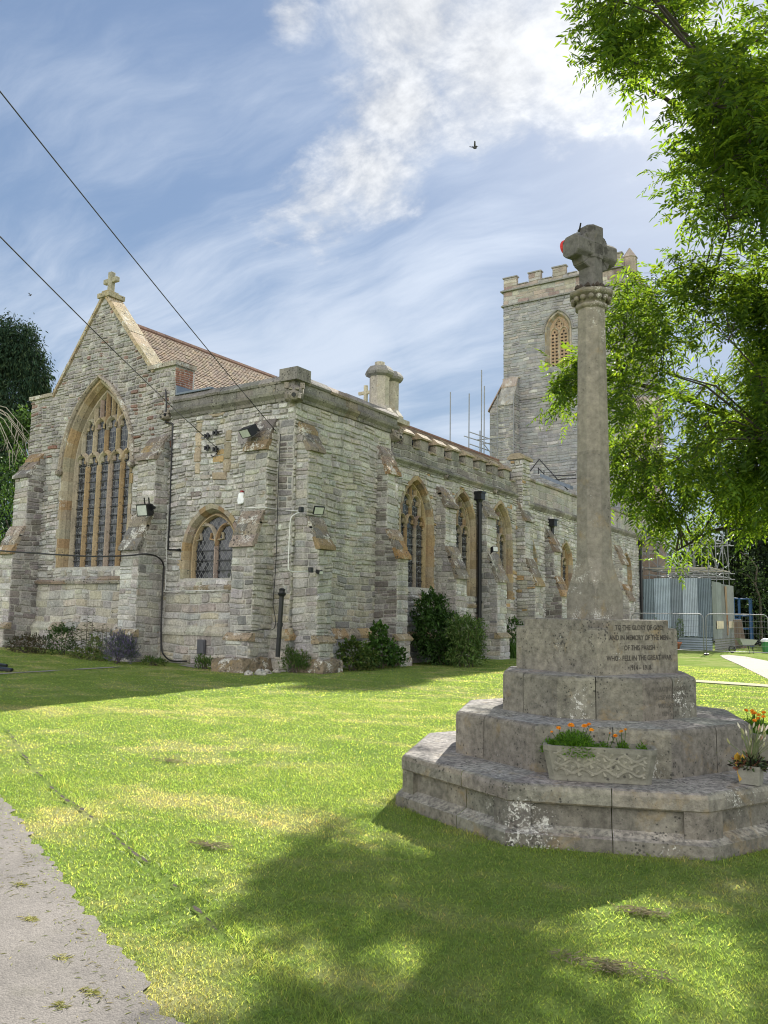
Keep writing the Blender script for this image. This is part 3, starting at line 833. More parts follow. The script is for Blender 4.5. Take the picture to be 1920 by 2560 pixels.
# ---- east buttresses
buttress('E', -26.35, .78, YE, [(-.3, 1.15), (.95, 1.15), (1.10, 1.02), (3.42, 1.02), (4.40, .62), (6.12, .62), (7.05, .0)], side='butt_dark')
buttress('E', -20.0, .80, YE, [(-.3, 1.15), (.86, 1.15), (1.02, 1.02), (3.40, 1.02), (4.50, .55), (6.20, .55), (6.98, .05)], front='butt_front', side='butt')
buttress('E', -15.62, .80, YE, [(-.3, 1.0), (.12, 1.0), (.13, .93), (.86, .93), (1.02, .82), (3.38, .82), (4.38, .42), (6.10, .42), (7.02, .02)], front='butt', side='vestry')

# rough mossy footings under the corner buttresses
def footing(x0, y0, x1, y1, z1):
    mb = MB(); n = 7
    def g(u, v, z): return (x0+(x1-x0)*u+U(-.03, .03), y0+(y1-y0)*v+U(-.03, .03), z+U(-.03, .03))
    per = [(i/n, 0) for i in range(n)]+[(1, i/n) for i in range(n)]+[(1-i/n, 1) for i in range(n)]+[(0, 1-i/n) for i in range(n)]
    m = len(per); vs = []
    for (z, k) in ((-.3, 1.0), (.05, 1.03), (z1*.6, 1.0), (z1*.92, .95), (z1, .80)):
        vs += [g(.5+(u-.5)*k, .5+(v-.5)*k, z) for u, v in per]
    mb.add(vs, [(i*m+k, i*m+(k+1) % m, (i+1)*m+(k+1) % m, (i+1)*m+k) for i in range(4) for k in range(m)]+[tuple(range(4*m, 5*m))], (.19, .155, .11))
    part(mb, 'footing', M['weathered'])
footing(-16.15, 16.30, -15.05, 17.5, .36); footing(-14.5, 17.62, -13.42, 18.50, .36); footing(-14.5, 21.7, -13.62, 22.5, .30)
# ---- vestry south wall
frs = frS(XS)
mb = MB()
mb.poly([(YE, -.6), (22.6, -.6), (22.6, 8.1), (YE, 8.1)], [], lambda u, z: frs(u, z, -.012), MORT, 1)
lay(mb, frs, lambda z: [(YE, 22.45)], 1.12, 2.7, 'vestry_low'); lay(mb, frs, lambda z: [(YE, 22.45)], 2.7, 7.5, 'vestry')
lay(mb, frS(XS+.10), lambda z: [(YE-.09, 22.4)], -.2, .93, 'vestry_low')
mb.poly([(YE-.08, -.6), (22.4, -.6), (22.4, .95), (YE-.08, .95)], [], lambda u, z: frS(XS+.09)(u, z), MORT, 1)
vest = part(mb, 'vestry_wall', [M['wall'], M['mortar']])
mb = MB(); PL = [(-.02, .82), (.15, .84), (.17, .94), (.11, 1.02), (.0, 1.14), (-.02, 1.14)]
course(mb, frs, YE-.14, 22.3, PL, .9, .012, [(3, (.34, .25, .14)), (2, (.32, .28, .21)), (1, GREY)])
part(mb, 'plinth_moulding', M['weathered'], vest)
SB = lambda top: [(-.35, 1.02), (.10, 1.02), (.11, .95), (.82, .95), (.98, .84), (3.32, .84), (4.22, .42), (top[0], .42), (top[1], .02)]
buttress('S', 18.05, .66, XS, SB((6.08, 6.90)), front='vestry', side='butt')
buttress('S', 22.08, .66, XS, SB((6.05, 6.95)), front='butt_front', side='butt_dark', wcol=[(3, (.31, .20, .10)), (2, (.24, .19, .15)), (1, (.2, .18, .16))])
SB2 = lambda top: [(-.4, .98), (.78, .98), (.94, .86), (2.86, .86), (4.0, .42), (top[0], .42), (top[1], .02)]
buttress('S', 25.98, .80, XS, SB2((5.40, 6.15)), side='butt')
buttress('S', 29.30, .84, XS, SB2((5.38, 6.10)), side='butt')
buttress('S', 32.95, .80, XS, SB2((5.6, 6.45)), side='south')
buttress('S', 36.1, .80, XS, [(-.5, .9), (.6, .9), (.75, .8), (2.5, .8), (3.4, .45), (4.55, .45), (5.55, .02)], side='butt_dark', wcol=[(3, (.28, .19, .115)), (2, (.22, .175, .14)), (1, (.2, .18, .16))])
buttress('S', 46.2, .85, XS, [(-.6, .9), (.5, .9), (.65, .8), (2.5, .8), (3.4, .45), (4.55, .45), (5.6, .02)], side='butt', wcol=[(3, (.28, .19, .115)), (2, (.22, .175, .14)), (1, (.2, .18, .16))])

# ---- battlemented south wall with three big windows
WS = [Arch(24.28, 1.05, 2.50, 4.75, 6.22), Arch(27.66, 1.05, 2.30, 4.75, 6.22), Arch(31.0, 1.02, 2.25, 4.75, 6.20)]
mb = MB()
mb.poly([(22.4, -.7), (33.4, -.7), (33.4, 6.7), (22.4, 6.7)], [a.path(-.05, 4, 8) for a in WS], lambda u, z: frs(u, z, -.012), MORT, 1)
def sp(z):
    s = [(22.4, 33.4)]
    for a in WS: s = a.cut(s, z, -.12)
    return s
lay(mb, frs, sp, .95, 6.58, 'south')
lay(mb, frS(XS+.1), lambda z: [(22.4, 33.4)], -.5, .78, 'vestry_low')
mb.poly([(22.4, -.7), (33.4, -.7), (33.4, .8), (22.4, .8)], [], lambda u, z: frS(XS+.09)(u, z), MORT, 1)
sw = part(mb, 'south_chapel_wall', [M['wall'], M['mortar']])
mb = MB(); course(mb, frs, 22.5, 33.3, [(a, b-.1) for a, b in PL], .9, .012, [(3, (.34, .25, .14)), (2, (.32, .28, .21))])
part(mb, 'plinth_moulding', M['weathered'], sw)
mb = MB()
course(mb, frs, 22.62, 33.3, [(-.02, 6.52), (.05, 6.54), (.07, 6.60), (.17, 6.68), (.18, 6.74), (.05, 6.82), (-.02, 6.82)], .8, .01)
part(mb, 'string_course', M['parapet'], sw)
mb = MB()
lay(mb, frS(XS+.02), lambda z: [(22.7, 32.6)], 6.82, 7.26, 'parapet')
mb.box((XS-.30, 22.7, 6.6), (XS+.008, 32.6, 7.26), MORT)
y = 23.3
while y < 32.2:
    mb.box((XS-.28, y+.01, 7.26), (XS+.01, y+.57, 7.66), var((.25, .24, .215)))
    one_stone(mb, frS(XS+.02), y, y+.58, 7.27, 7.67, -.02, .01, var((.25, .238, .21), .2))
    one_stone(mb, frE(y+.005), XS-.28, XS+.01, 7.27, 7.66, -.02, .008, var((.30, .275, .235), .2))
    # weathered cap on each merlon and on each gap
    mb.prism([(XS+.10, y-.07, 7.66), (XS+.11, y-.07, 7.72), (XS-.10, y-.07, 7.90), (XS-.33, y-.07, 7.76), (XS-.33, y-.07, 7.66)], (0, .72, 0), var((.34, .275, .20), .15))
    if y+.58 < 31.9: mb.prism([(XS+.08, y+.66, 7.26), (XS+.09, y+.66, 7.31), (XS-.10, y+.66, 7.40), (XS-.33, y+.66, 7.34), (XS-.33, y+.66, 7.26)], (0, .40, 0), var((.30, .26, .20), .15))
    y += 1.14
part(mb, 'battlement', M['parapet'], sw)
for a in WS: window(a, frs, 3, depth=.34, splay=.13, ring=.12, pal=HAM, z_head=4.55, z_up=5.25, mull=.095, sillout=.08, silldrop=.34)
# turret pier closing the battlement
mb = MB()
mb.box((XS-.3, 32.62, 5.6), (XS+.26, 33.35, 8.3), MORT, 1)
lay(mb, frE(32.6), lambda z: [(XS-.3, XS+.28)], 6.2, 8.3, 'south'); lay(mb, frS(XS+.28), lambda z: [(32.6, 33.37)], 6.2, 8.3, 'south')
mb.prism([(XS-.40, 32.5, 8.3), (XS+.38, 32.5, 8.3), (XS+.40, 32.5, 8.40), (XS+.2, 32.5, 8.56), (XS-.2, 32.5, 8.56), (XS-.40, 32.5, 8.40)], (0, .98, 0), (.33, .28, .20))
part(mb, 'turret_pier', [M['wall'], M['mortar']])

# ---- nave south aisle
WN = [Arch(34.05, .62, 2.4, 4.0, 4.95), Arch(38.35, .80, 2.55, 4.1, 5.14), Arch(42.9, .80, 2.55, 4.1, 5.16), Arch(48.0, .84, 2.45, 4.15, 5.25)]
mb = MB()
mb.poly([(33.4, -.9), (51.2, -.9), (51.2, 7.6), (33.4, 7.6)], [a.path(-.04, 4, 8) for a in WN], lambda u, z: frs(u, z, -.012), MORT, 1)
def sp(z):
    s = [(33.4, 51.2)]
    for a in WN: s = a.cut(s, z, -.10)
    return s
lay(mb, frs, sp, -.5, 6.35, dict(ST['south'], pal=[(6, LIAS), (4, WHITE), (3, CREAM), (2, GREY)]))
lay(mb, frs, lambda z: [(33.4, 51.2)], 6.6, 7.55, dict(ST['parapet'], pal=[(3, (.36, .34, .31)), (2, GREY), (2, PINK)]))
nw = part(mb, 'nave_aisle_wall', [M['wall'], M['mortar']])
mb = MB()
course(mb, frs, 33.4, 51.2, [(-.02, 6.30), (.05, 6.32), (.16, 6.46), (.17, 6.54), (.04, 6.62), (-.02, 6.62)], .9, .01)
part(mb, 'string_course', M['parapet'], nw); mb = MB()
course(mb, frs, 33.4, 51.2, [(-.4, 7.55), (.07, 7.55), (.10, 7.62), (.05, 7.68), (-.18, 7.78), (-.4, 7.70)], .9, .012, [(3, (.30, .26, .21)), (2, GREY)])
part(mb, 'parapet', M['parapet'], nw)
for a in WN: window(a, frs, 2, depth=.32, splay=.12, ring=.10, pal=HAM, z_head=3.95, mull=.09, sillout=.06, silldrop=.25)

# ---- roofs
def tile_roof(name, x0, z0, x1, z1, y0, y1, real=True):
    mb = MB(); L = math.hypot(x1-x0, z1-z0); n = int(L/.135); ux, uz = (x1-x0)/L, (z1-z0)/L; nx, nz = uz, -ux
    if nz < 0: nx, nz = -nx, -nz
    for i in range(n):
        s0, s1 = i*L/n, (i+1)*L/n+.04
        y = y0-U(0, .17); step = .175 if real else 1.2
        while y < y1:
            a, b = max(y, y0), min(y+step-.006, y1)
            if b-a > .03:
                t = .030+U(-.008, .010)
                p = lambda s, h, yy: (x0+ux*s+nx*h, yy, z0+uz*s+nz*h)
                c = var(pick([(5, (.23, .178, .13)), (3, (.215, .155, .115)), (2, (.25, .205, .14)), (2, (.20, .15, .115)), (1, (.15, .12, .10))]), .14)
                mb.add([p(s0, t, a), p(s0, t, b), p(s1, .004, b), p(s1, .004, a), p(s0, -.01, a), p(s0, -.01, b)], [(0, 1, 2, 3), (4, 5, 1, 0)], c)
            y += step
    mb.add([(x0, y0, z0-.03), (x0, y1, z0-.03), (x1, y1, z1-.03), (x1, y0, z1-.03)], [(0, 1, 2, 3)], (.06, .05, .04))
    # other slope and ridge
    mb.add([(x1, y0, z1-.01), (x1, y1, z1-.01), (2*x1-x0, y1, z0-.01), (2*x1-x0, y0, z0-.01)], [(0, 1, 2, 3)], (.33, .21, .13))
    o = part(mb, name, M['tile'])
    mb = MB(); y = y0
    while y < y1-.05:
        b = min(y+.42, y1)
        mb.tube([(x1, y+.004, z1-.04), (x1, b-.004, z1-.04)], .135, 8, var((.19, .115, .09), .15)); y = b
    part(mb, 'ridge_tiles', M['tile'], o)
    return o
tile_roof('chancel_roof', -19.35, 7.95, -23.2, 11.66, 18.15, 33.2)
tile_roof('nave_roof', -19.35, 7.95, -23.2, 11.70, 33.75, 48.8, real=False)
mb = MB()
mb.prism([(-27.2, 33.22, 6), (-19.2, 33.22, 6), (-19.2, 33.22, 8.2), (-23.2, 33.22, 12.05), (-27.2, 33.22, 8.2)], (0, .5, 0), LIAS)
mb.box((-23.28, 33.4, 12.0), (-23.12, 33.55, 13.0), (.40, .37, .28))
mb.box((-23.62, 33.41, 12.55), (-23.285, 33.54, 12.70), (.40, .37, .28)); mb.box((-23.115, 33.41, 12.55), (-22.78, 33.54, 12.70), (.40, .37, .28))
o = part(mb, 'nave_gable', M['dressed'])
mb = MB()
mb.box((-19.6, YE+.1, 7.6), (XS-.4, 33.3, 7.93), (1, 1, 1)); mb.box((-19.6, 33.7, 6.9), (XS-.4, 51.3, 7.3), (1, 1, 1))
mb.box((-27, 49.2, 7.2), (-16.5, 59.4, 8.05), (1, 1, 1))
# flashing against the gable
mb.box((-19.52, YE+.02, 8.32), (-19.44, 18.5, 8.62), (1, 1, 1)); mb.box((-19.44, YE-.02, 8.3), (-17.9, YE+.42, 8.36), (1, 1, 1))
part(mb, 'lead_roof', M['lead'])
mb = MB()                                                       # plain bodies behind the visible faces
mb.box((-27.0, 18.35, -.5), (-19.55, 33.2, 7.9), LIAS); mb.box((-27.0, 33.3, -.5), (-19.55, 59, 7.9), LIAS)
mb.box((-19.5, 50.6, -.9), (XS-.05, 51.15, 7.5), LIAS)
part(mb, 'core_wall', M['mortar'])

# ---- chimney on the vestry parapet
mb = MB()
P1 = onx(948, 1000, -15.05); P2 = onx(977, 1010, -15.05)
for P, s in ((P1, .315), (P2, .25)):
    mb.lathe([(s+.16, 8.1), (s+.16, 8.24), (s+.02, 8.45), (s, 8.5), (s, 9.46)], 8, (-15.05, P[1]), rad(22.5), True, (.42, .385, .32))
    mb.lathe([(s+.01, 9.46), (s+.12, 9.52), (s+.15, 9.60), (s+.12, 9.68), (s+.03, 9.80), (s-.08, 9.83)], 8, (-15.05, P[1]), rad(22.5), True, (.24, .23, .21))
mb.lathe([(.17, 9.82), (.17, 9.98)], 12, (-15.05, P1[1]), col=(.40, .37, .30))
mb.box((-15.6, P1[1]-.6, 8.0), (-14.62, P2[1]+.55, 8.16), (.38, .35, .29))
o = part(mb, 'chimney', M['dressed']); o['label'] = 'clustered octagonal stone chimney on the vestry parapet'

# ---- west tower
YT = 59.5
AB = Arch(-23.1, .95, 20.9, 23.75, 25.15)
ft = frE(YT)
mb = MB()
X0, X1 = -27.75, -18.05
mb.poly([(X0, 7), (X1, 7), (X1, 27.95), (X0, 27.95)], [AB.path(-.05, 4, 8)], lambda u, z: ft(u, z, -.012), (.29, .285, .275), 1)
lay(mb, ft, lambda z: AB.cut([(X0, X1)], z, -.14), 8.0, 26.5, 'tower')
lay(mb, ft, lambda z: [(X0, X1)], 26.65, 27.75, 'tower_top')
for fx, uu in ((frS(X1), [(YT, 69.2)]), (frN(X0), [(-69.2, -YT)])):
    mb.poly([(uu[0][0], 0), (uu[0][1], 0), (uu[0][1], 27.95), (uu[0][0], 27.95)], [], lambda u, z: fx(u, z, -.012), (.29, .285, .275), 1)
    lay(mb, fx, lambda z: uu, 8, 27.8, 'tower')
mb.box((X0+.3, YT+.6, 7), (X1-.3, 69, 27.0), GREY, 1)
tw = part(mb, 'tower', [M['tower'], M['mortar']])
for z_, o_ in ((26.5, .16), (27.75, .20)):
    mb = MB()
    mb.box((X0-o_, YT-o_, z_), (X1+o_, YT, z_+.10), (.24, .235, .225)); mb.box((X0-o_*.5, YT-o_*.5, z_+.10), (X1+o_*.5, YT, z_+.17), (.27, .26, .24))
    for xx in (X0-o_, X1): mb.box((xx, YT+.002, z_), (xx+o_, 69.2, z_+.1), (.25, .24, .23))
    part(mb, 'string_course', M['parapet'], tw)
mb = MB(); mb.box((X0+1.3, YT-.12, 18.55), (X1, YT, 18.68), (.25, .24, .22)); part(mb, 'string_course', M['parapet'], tw)
mb = MB()
px = [(X0-.02, 1.15), (-25.58, 1.05), (-23.55, 1.10), (-21.5, 1.05), (-19.45, 1.42)]
for (x, w_) in px:
    lay(mb, frE(YT+.06), lambda z: [(x, x+w_)], 28.22, 28.92, 'tower_top'); mb.box((x+.01, YT+.07, 28.2), (x+w_-.01, YT+.42, 28.92), (.30, .26, .22))
    mb.box((x-.06, YT-.01, 28.92), (x+w_+.06, YT+.48, 29.02), (.27, .26, .25))
lay(mb, frE(YT+.06), lambda z: [(X0, X1)], 27.92, 28.2, 'tower_top'); mb.box((X0+.01, YT+.07, 27.8), (X1-.01, YT+.42, 28.19), (.30, .26, .22))
for (x, w_), (x2, _) in zip(px, px[1:]): mb.box((x+w_+.062, YT-.005, 28.2), (x2-.062, YT+.47, 28.27), (.27, .26, .25))
for k in range(5):
    for xx in (X0+.05, X1-.4): mb.box((xx, 60.9+k*1.9, 27.8), (xx+.35, 61.9+k*1.9, 28.95), (.30, .27, .23))
for xx in (X0+.06, X1-.4): mb.box((xx, 59.95, 27.8), (xx+.34, 69.1, 28.2), (.30, .27, .23))
mb.lathe([(.55, 27.8), (.55, 29.0), (.62, 29.05), (.45, 29.3), (.05, 29.9)], 8, (X1+.15, 61.2), rad(22.5), False, (.33, .28, .24))
part(mb, 'battlement', M['tower'], tw)
# belfry window with pierced stone panels
mb = MB(); mbk = MB()
ps = AB.path(-.05, 8, 10)
for t0, t1, d0, d1, pal in ((-.14, 0, .02, .02, PALE), (0, .20, .02, -.34, PALE)):
    A0, A1 = AB.path(t0, 8, 8), AB.path(t1, 8, 8)
    for i in range(len(A0)-1):
        mb.add([ft(*A0[i], d0), ft(*A0[i+1], d0), ft(*A1[i+1], d1), ft(*A1[i], d1)], [(0, 1, 2, 3)], var(pick(pal)))
iw = .75
for k in (-1, 0, 1): bar2d(mb, ft, [(AB.uc+k*iw, 20.8), (AB.uc+k*iw, 23.5)], .13, -.16, -.36, (.40, .34, .25))
for k in (-.5, .5):
    for sgn in (-1, 1):
        bar2d(mb, ft, [(AB.uc+k*iw+sgn*iw/2*math.cos(i/6*math.pi/2), 23.45+.60*math.sin(i/6*math.pi/2)) for i in range(7)], .11, -.16, -.36, (.40, .34, .25))
bar2d(mb, ft, [(AB.uc-.28, 24.0), (AB.uc-.34, 24.35), (AB.uc, 24.80), (AB.uc+.34, 24.35), (AB.uc+.28, 24.0), (AB.uc, 23.75), (AB.uc-.28, 24.0)], .08, -.16, -.36, (.40, .34, .25))
holes = []
for k in (-.5, .5):
    for r_ in range(10):
        for c2 in (-1, 1):
            u = AB.uc+k*iw+c2*.15; z = 21.05+r_*.27
            holes.append([(u-.09, z+.06), (u-.09, z-.03), (u, z-.09), (u+.09, z-.03), (u+.09, z+.06)])
    holes.append([(AB.uc+k*iw-.08, 23.72), (AB.uc+k*iw, 23.62), (AB.uc+k*iw+.08, 23.72), (AB.uc+k*iw, 23.84)])
for (a, b) in ((0, 24.55), (0, 24.15), (-.2, 24.32), (.2, 24.32)): holes.append([(AB.uc+a-.07, b), (AB.uc+a, b-.08), (AB.uc+a+.07, b), (AB.uc+a, b+.08)])
pp = AB.path(.14, 4, 8, 20.8)
mb.poly(pp, holes, lambda u, z: ft(u, z, -.26), (.36, .26, .17))
bw = part(mb, 'belfry_window', M['dressed'], tw)
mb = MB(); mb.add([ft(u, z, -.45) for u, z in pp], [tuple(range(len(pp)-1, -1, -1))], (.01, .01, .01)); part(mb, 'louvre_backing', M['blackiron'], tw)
mb = MB(); hp = [p for p in AB.path(-.24, 6, 14) if p[1] > 23.35]; bar2d(mb, ft, hp, .15, .15, -.02, (.26, .25, .24))
for u, z in (hp[0], hp[-1]): mb.box((u-(.45 if u < AB.uc else 0), YT-.13, z-.1), (u+(.45 if u > AB.uc else 0), YT, z+.02), (.26, .25, .24))
part(mb, 'hood_mould', M['parapet'], tw)
buttress('E', X0+.75, 1.25, YT, [(5, 1.25), (18.0, 1.25), (20.4, .25), (20.5, .05)], front='tower', side='tower', wcol=[(3, (.30, .25, .22)), (2, GREY)])
mb = MB()
pr = [(X0, 5), (X0-1.35, 5), (X0-1.35, 18.1), (X0, 20.3)]
mb.prism([(x, YT+.25, z) for x, z in pr], (0, 1.2, 0), (.29, .285, .28), 1)
lay(mb, frE(YT+.24), lambda z: [(X0-(1.35 if z < 18.1 else 1.35*(20.3-z)/2.2), X0)], 8, 20.1, 'tower')
mb.prism([(X0-1.46, YT+.12, 18.0), (X0-1.46, YT+.12, 18.12), (X0, YT+.12, 20.5), (X0, YT+.12, 20.3)], (0, 1.45, 0), (.33, .24, .19))
o = part(mb, 'buttress', [M['tower'], M['mortar']])
mb = MB(); mb.box((X1, YT-.4, 0), (-15.6, YT+1.2, 17.5), (.28, .22, .18)); lay(mb, frE(YT-.42), lambda z: [(X1, -15.6)], 6, 17.5, 'tower_top')
part(mb, 'stair_turret', M['tower'], tw)
# ------------------------------------------------------------------ fittings on the church
def wall_thing(name, label, cat, mb, mats, at, group=None, smooth=False):
    return tag(mb.build(name, mats, None, tuple(at), smooth), label, cat, group)
def cable(name, label, pts, r, mat, cat='cable', sub=4, group=None):
    P = [np.array(p, float) for p in pts]; out = []
    for i in range(len(P)-1):                                    # rounded run through the points
        p0, p1, p2, p3 = P[max(i-1, 0)], P[i], P[i+1], P[min(i+2, len(P)-1)]
        for k in range(sub):
            t = k/sub
            out.append(.5*((2*p1)+(-p0+p2)*t+(2*p0-5*p1+4*p2-p3)*t*t+(-p0+3*p1-3*p2+p3)*t**3))
    out.append(P[-1])
    mb = MB(); mb.tube(out, r, 6)
    return wall_thing(name, label, cat, mb, mat, P[0], group, True)
def lead_run(pts, n=40, sag=0.0):
    a, b = np.array(pts[0], float), np.array(pts[1], float)
    return [a+(b-a)*i/n-np.array([0, 0, sag*4*(i/n)*(1-i/n)]) for i in range(n+1)]

# overhead service wires
e1 = ony(546, 1123, YE-.10); s1 = atd(0, 575, 12.0); s1 = e1+(s1-e1)*1.35
mb = MB(); mb.tube(lead_run((s1, e1), 40, .12), .0105, 6)
wall_thing('overhead_wire', 'lower overhead wire running to the insulators on the blocked window', 'wire', mb, M['wire'], e1, 'overhead wires to the church')
e2 = ony(690, 1078, 17.5); s2 = atd(0, 215, 12.0); s2 = e2+(s2-e2)*1.35
mb = MB(); mb.tube(lead_run((s2, e2), 40, .10), .0105, 6)
wall_thing('overhead_wire', 'upper overhead wire crossing the tiled roof to the corner of the church', 'wire', mb, M['wire'], e2, 'overhead wires to the church')
ins = [((525, 1091), 'upper left'), ((546, 1083), 'upper right'), ((525, 1121), 'lower left'), ((546, 1124), 'lower right, holding the overhead wire')]
for k, ((x, y), w_) in enumerate(ins):
    p = ony(x, y, YE-.03); mb = MB()
    mb.obox(p+(-.015, -.12, -.015), (.03, 0, 0), (0, .13, 0), (0, 0, .03), (.02, .02, .02))
    for (ax, az) in ((.09, .03), (.03, .09)): mb.obox(p+(-ax/1, -.13, -az/1), (2*ax, 0, 0), (0, .05, 0), (0, 0, 2*az), (.02, .02, .02))
    mb.tube([p+(-.06, -.15, .05), p+(-.06, -.15, -.07)], .03, 6); mb.tube([p+(.06, -.15, .05), p+(.06, -.15, -.07)], .03, 6)
    wall_thing('wall_insulator', 'black iron insulator bracket, %s of four on the blocked window' % w_, 'bracket', mb, M['blackiron'], p, 'insulator brackets on the east wall')
cable('hanging_cable', 'short black cable drooping below the lower insulator', [ony(546, 1126, YE-.1), ony(540, 1136, YE-.1), ony(532, 1141, YE-.08), ony(527, 1137, YE-.05)], .012, M['cable'])
# black pipe from the valley spout down the aisle wall
pp = [ony(414, 974, YE-.05), ony(416, 1010, YE-.07), ony(414, 1040, YE-.1), ony(414, 1056, YE-.08), ony(432, 1060, YE-.05), ony(430, 1110, YE-.05), ony(424, 1300, YE-.05), ony(420, 1374, YE-.05), ony(447, 1375, YE-.05)]
mb = MB()
for a_, b_ in zip(pp, pp[1:]): mb.tube([a_, b_], .026, 7)
mb.obox(pp[2]+(-.10, -.16, -.05), (.22, 0, 0), (0, .2, 0), (0, 0, .10)); mb.tube([pp[8]+(-.03, 0, 0), pp[8]+(.05, 0, 0)], .045, 8)
wall_thing('conduit_pipe', 'thin black conduit stepping down the wall beside the small window', 'pipe', mb, M['blackiron'], pp[0])

def floodlight(p, aim, size, label, arms=False, group='floodlights on the church walls'):
    t = thing('floodlight', label, 'floodlight', p, group); o = tuple(p); p = np.array(p, float)
    d = np.array(aim, float); d /= np.linalg.norm(d); sd = np.cross(d, (0, 0, 1)); sd /= np.linalg.norm(sd); up = np.cross(sd, d)
    mb = MB(); w, h, q = size
    mb.obox(p-sd*w/2-up*h/2, sd*w, up*h, d*q, (.02, .02, .022))
    f = .82
    mb.prism([p-sd*w*.4-up*h*.4, p+sd*w*.4-up*h*.4, p+sd*w*.4+up*h*.4, p-sd*w*.4+up*h*.4], -d*q*.6)
    if arms:
        for k in (-.3, .1): mb.obox(p+sd*w*k-d*q*.2, sd*.03, up*(h*1.0), d*.03)
        mb.prism([p-sd*w*.5-up*h*.1-d*.02, p-sd*w*.9+up*h*.1-d*.02, p-sd*w*.5+up*h*.45-d*.02], d*.05)
    mb.build('housing', M['blackiron'], t, o)
    mb = MB(); mb.obox(p-sd*w*f/2-up*h*f/2+d*(q+.001), sd*w*f, up*h*f, d*.006); mb.build('lens', M['lamp'], t, o)
    mb = MB(); mb.tube([p-d*q*.5-up*h*.3, p-d*(q*.5+.16)-up*h*.55], .022, 6); mb.build('bracket', M['blackiron'], t, o)
    return t
floodlight(ony(366, 1274, 16.7), (.15, -1, -.25), (.42, .36, .20), 'black floodlight with two arms on the buttress beside the east window', True)
floodlight(ony(626, 1075, 17.05), (-.2, -.9, -.7), (.46, .26, .22), 'dark blue black floodlight high by the upper buttress slope', False)
floodlight(onx(796, 1275, -13.72), (.8, -.5, -.55), (.30, .24, .05), 'flat black floodlight at the outer corner buttress', False)
floodlight(onx(797, 1429, -13.72), (1, -.3, -.3), (.14, .10, .12), 'tiny black spotlight low on the corner buttress', False)
floodlight(onx(1234, 1374, -13.7), (.9, -.5, .1), (.24, .20, .12), 'small black spotlight on the buttress right of the long downpipe', False)
mb = MB(); p = ony(606, 1245, YE-.03)
prof = [(-.11, -.19), (.11, -.17), (.13, -.05), (.10, .13), (.05, .16), (-.05, .16), (-.10, .13), (-.14, -.07)]
mb.prism([p+(a, .02, b) for a, b in prof], (0, -.10, 0)); t = wall_thing('alarm_box', 'white burglar alarm box with a red lamp on top', 'alarm', mb, M['whiteplastic'], p)
bv = t.modifiers.new('bevel', 'BEVEL'); bv.width = .025; bv.segments = 2
mb = MB(); mb.tube([p+(.015, -.04, .155), p+(.015, -.04, .21)], [.06, .045], 8); mb.build('beacon', M['redplastic'], t, tuple(p))
for (x, y), n in (((751, 1274), 'upper'), ((775, 1425), 'lower')):
    p = onx(x, y, -13.77); mb = MB(); mb.obox(p+(-.02, -.07, -.07), (.09, 0, 0), (0, .14, 0), (0, 0, .14))
    o = wall_thing('junction_box', '%s black junction box joined by white cable on the corner buttress' % n, 'box', mb, M['blackiron'], p, 'junction boxes on the corner buttress')
    o.modifiers.new('bevel', 'BEVEL').width = .012
cable('white_cable', 'white cable crossing the corner from the east buttress to the upper junction box',
      [ony(617, 1270, 16.74), ony(660, 1268, 16.74), ony(668, 1270, 16.74), ony(690, 1273, 17.55), ony(720, 1276, 17.55), onx(745, 1278, -13.75)], .016, M['whitecable'])
cable('white_cable', 'white cable dropping from the upper to the lower junction box', [onx(748, 1281, -13.72), onx(735, 1287, -13.74), onx(727, 1297, -13.77), onx(724, 1330, -13.8), onx(721, 1400, -13.8), onx(722, 1424, -13.78), onx(734, 1429, -13.76), onx(770, 1428, -13.75)], .016, M['whitecable'])
cable('white_cable', 'white cable running from the floodlight down to the aisle window sill', [ony(385, 1264, 16.85), ony(410, 1267, YE-.04), ony(420, 1268, YE-.04), ony(418, 1320, YE-.04), ony(414, 1460, YE-.04), ony(411, 1477, YE-.06), ony(425, 1478, YE-.16), ony(570, 1475, YE-.16)], .012, M['whitecable'])
cable('black_cable', 'thin black cable wandering down the church corner', [ony(701, 1085, 17.52), ony(696, 1200, 17.5), ony(690, 1400, 17.5), ony(683, 1500, 17.5), ony(684, 1520, 17.5), ony(689, 1556, 17.48), ony(682, 1574, 17.42), ony(660, 1573, 16.7), ony(630, 1577, 16.62), ony(590, 1575, 16.62)], .012, M['cable'])
cable('black_cable', 'thick black cable sagging across the big east window and down to the ground',
      [ony(-60, 1374, 16.3), ony(0, 1377, 16.3), ony(100, 1384, 16.3), ony(230, 1391, 16.35), ony(318, 1389, 16.4), ony(365, 1385, 16.5), ony(395, 1393, 17.0), ony(409, 1412, 17.45), ony(408, 1440, 17.5), ony(403, 1560, 17.42), ony(404, 1620, 17.42), ony(412, 1640, 17.4), ony(430, 1652, 17.36), ony(467, 1653, 17.3)], .024, M['cable'])
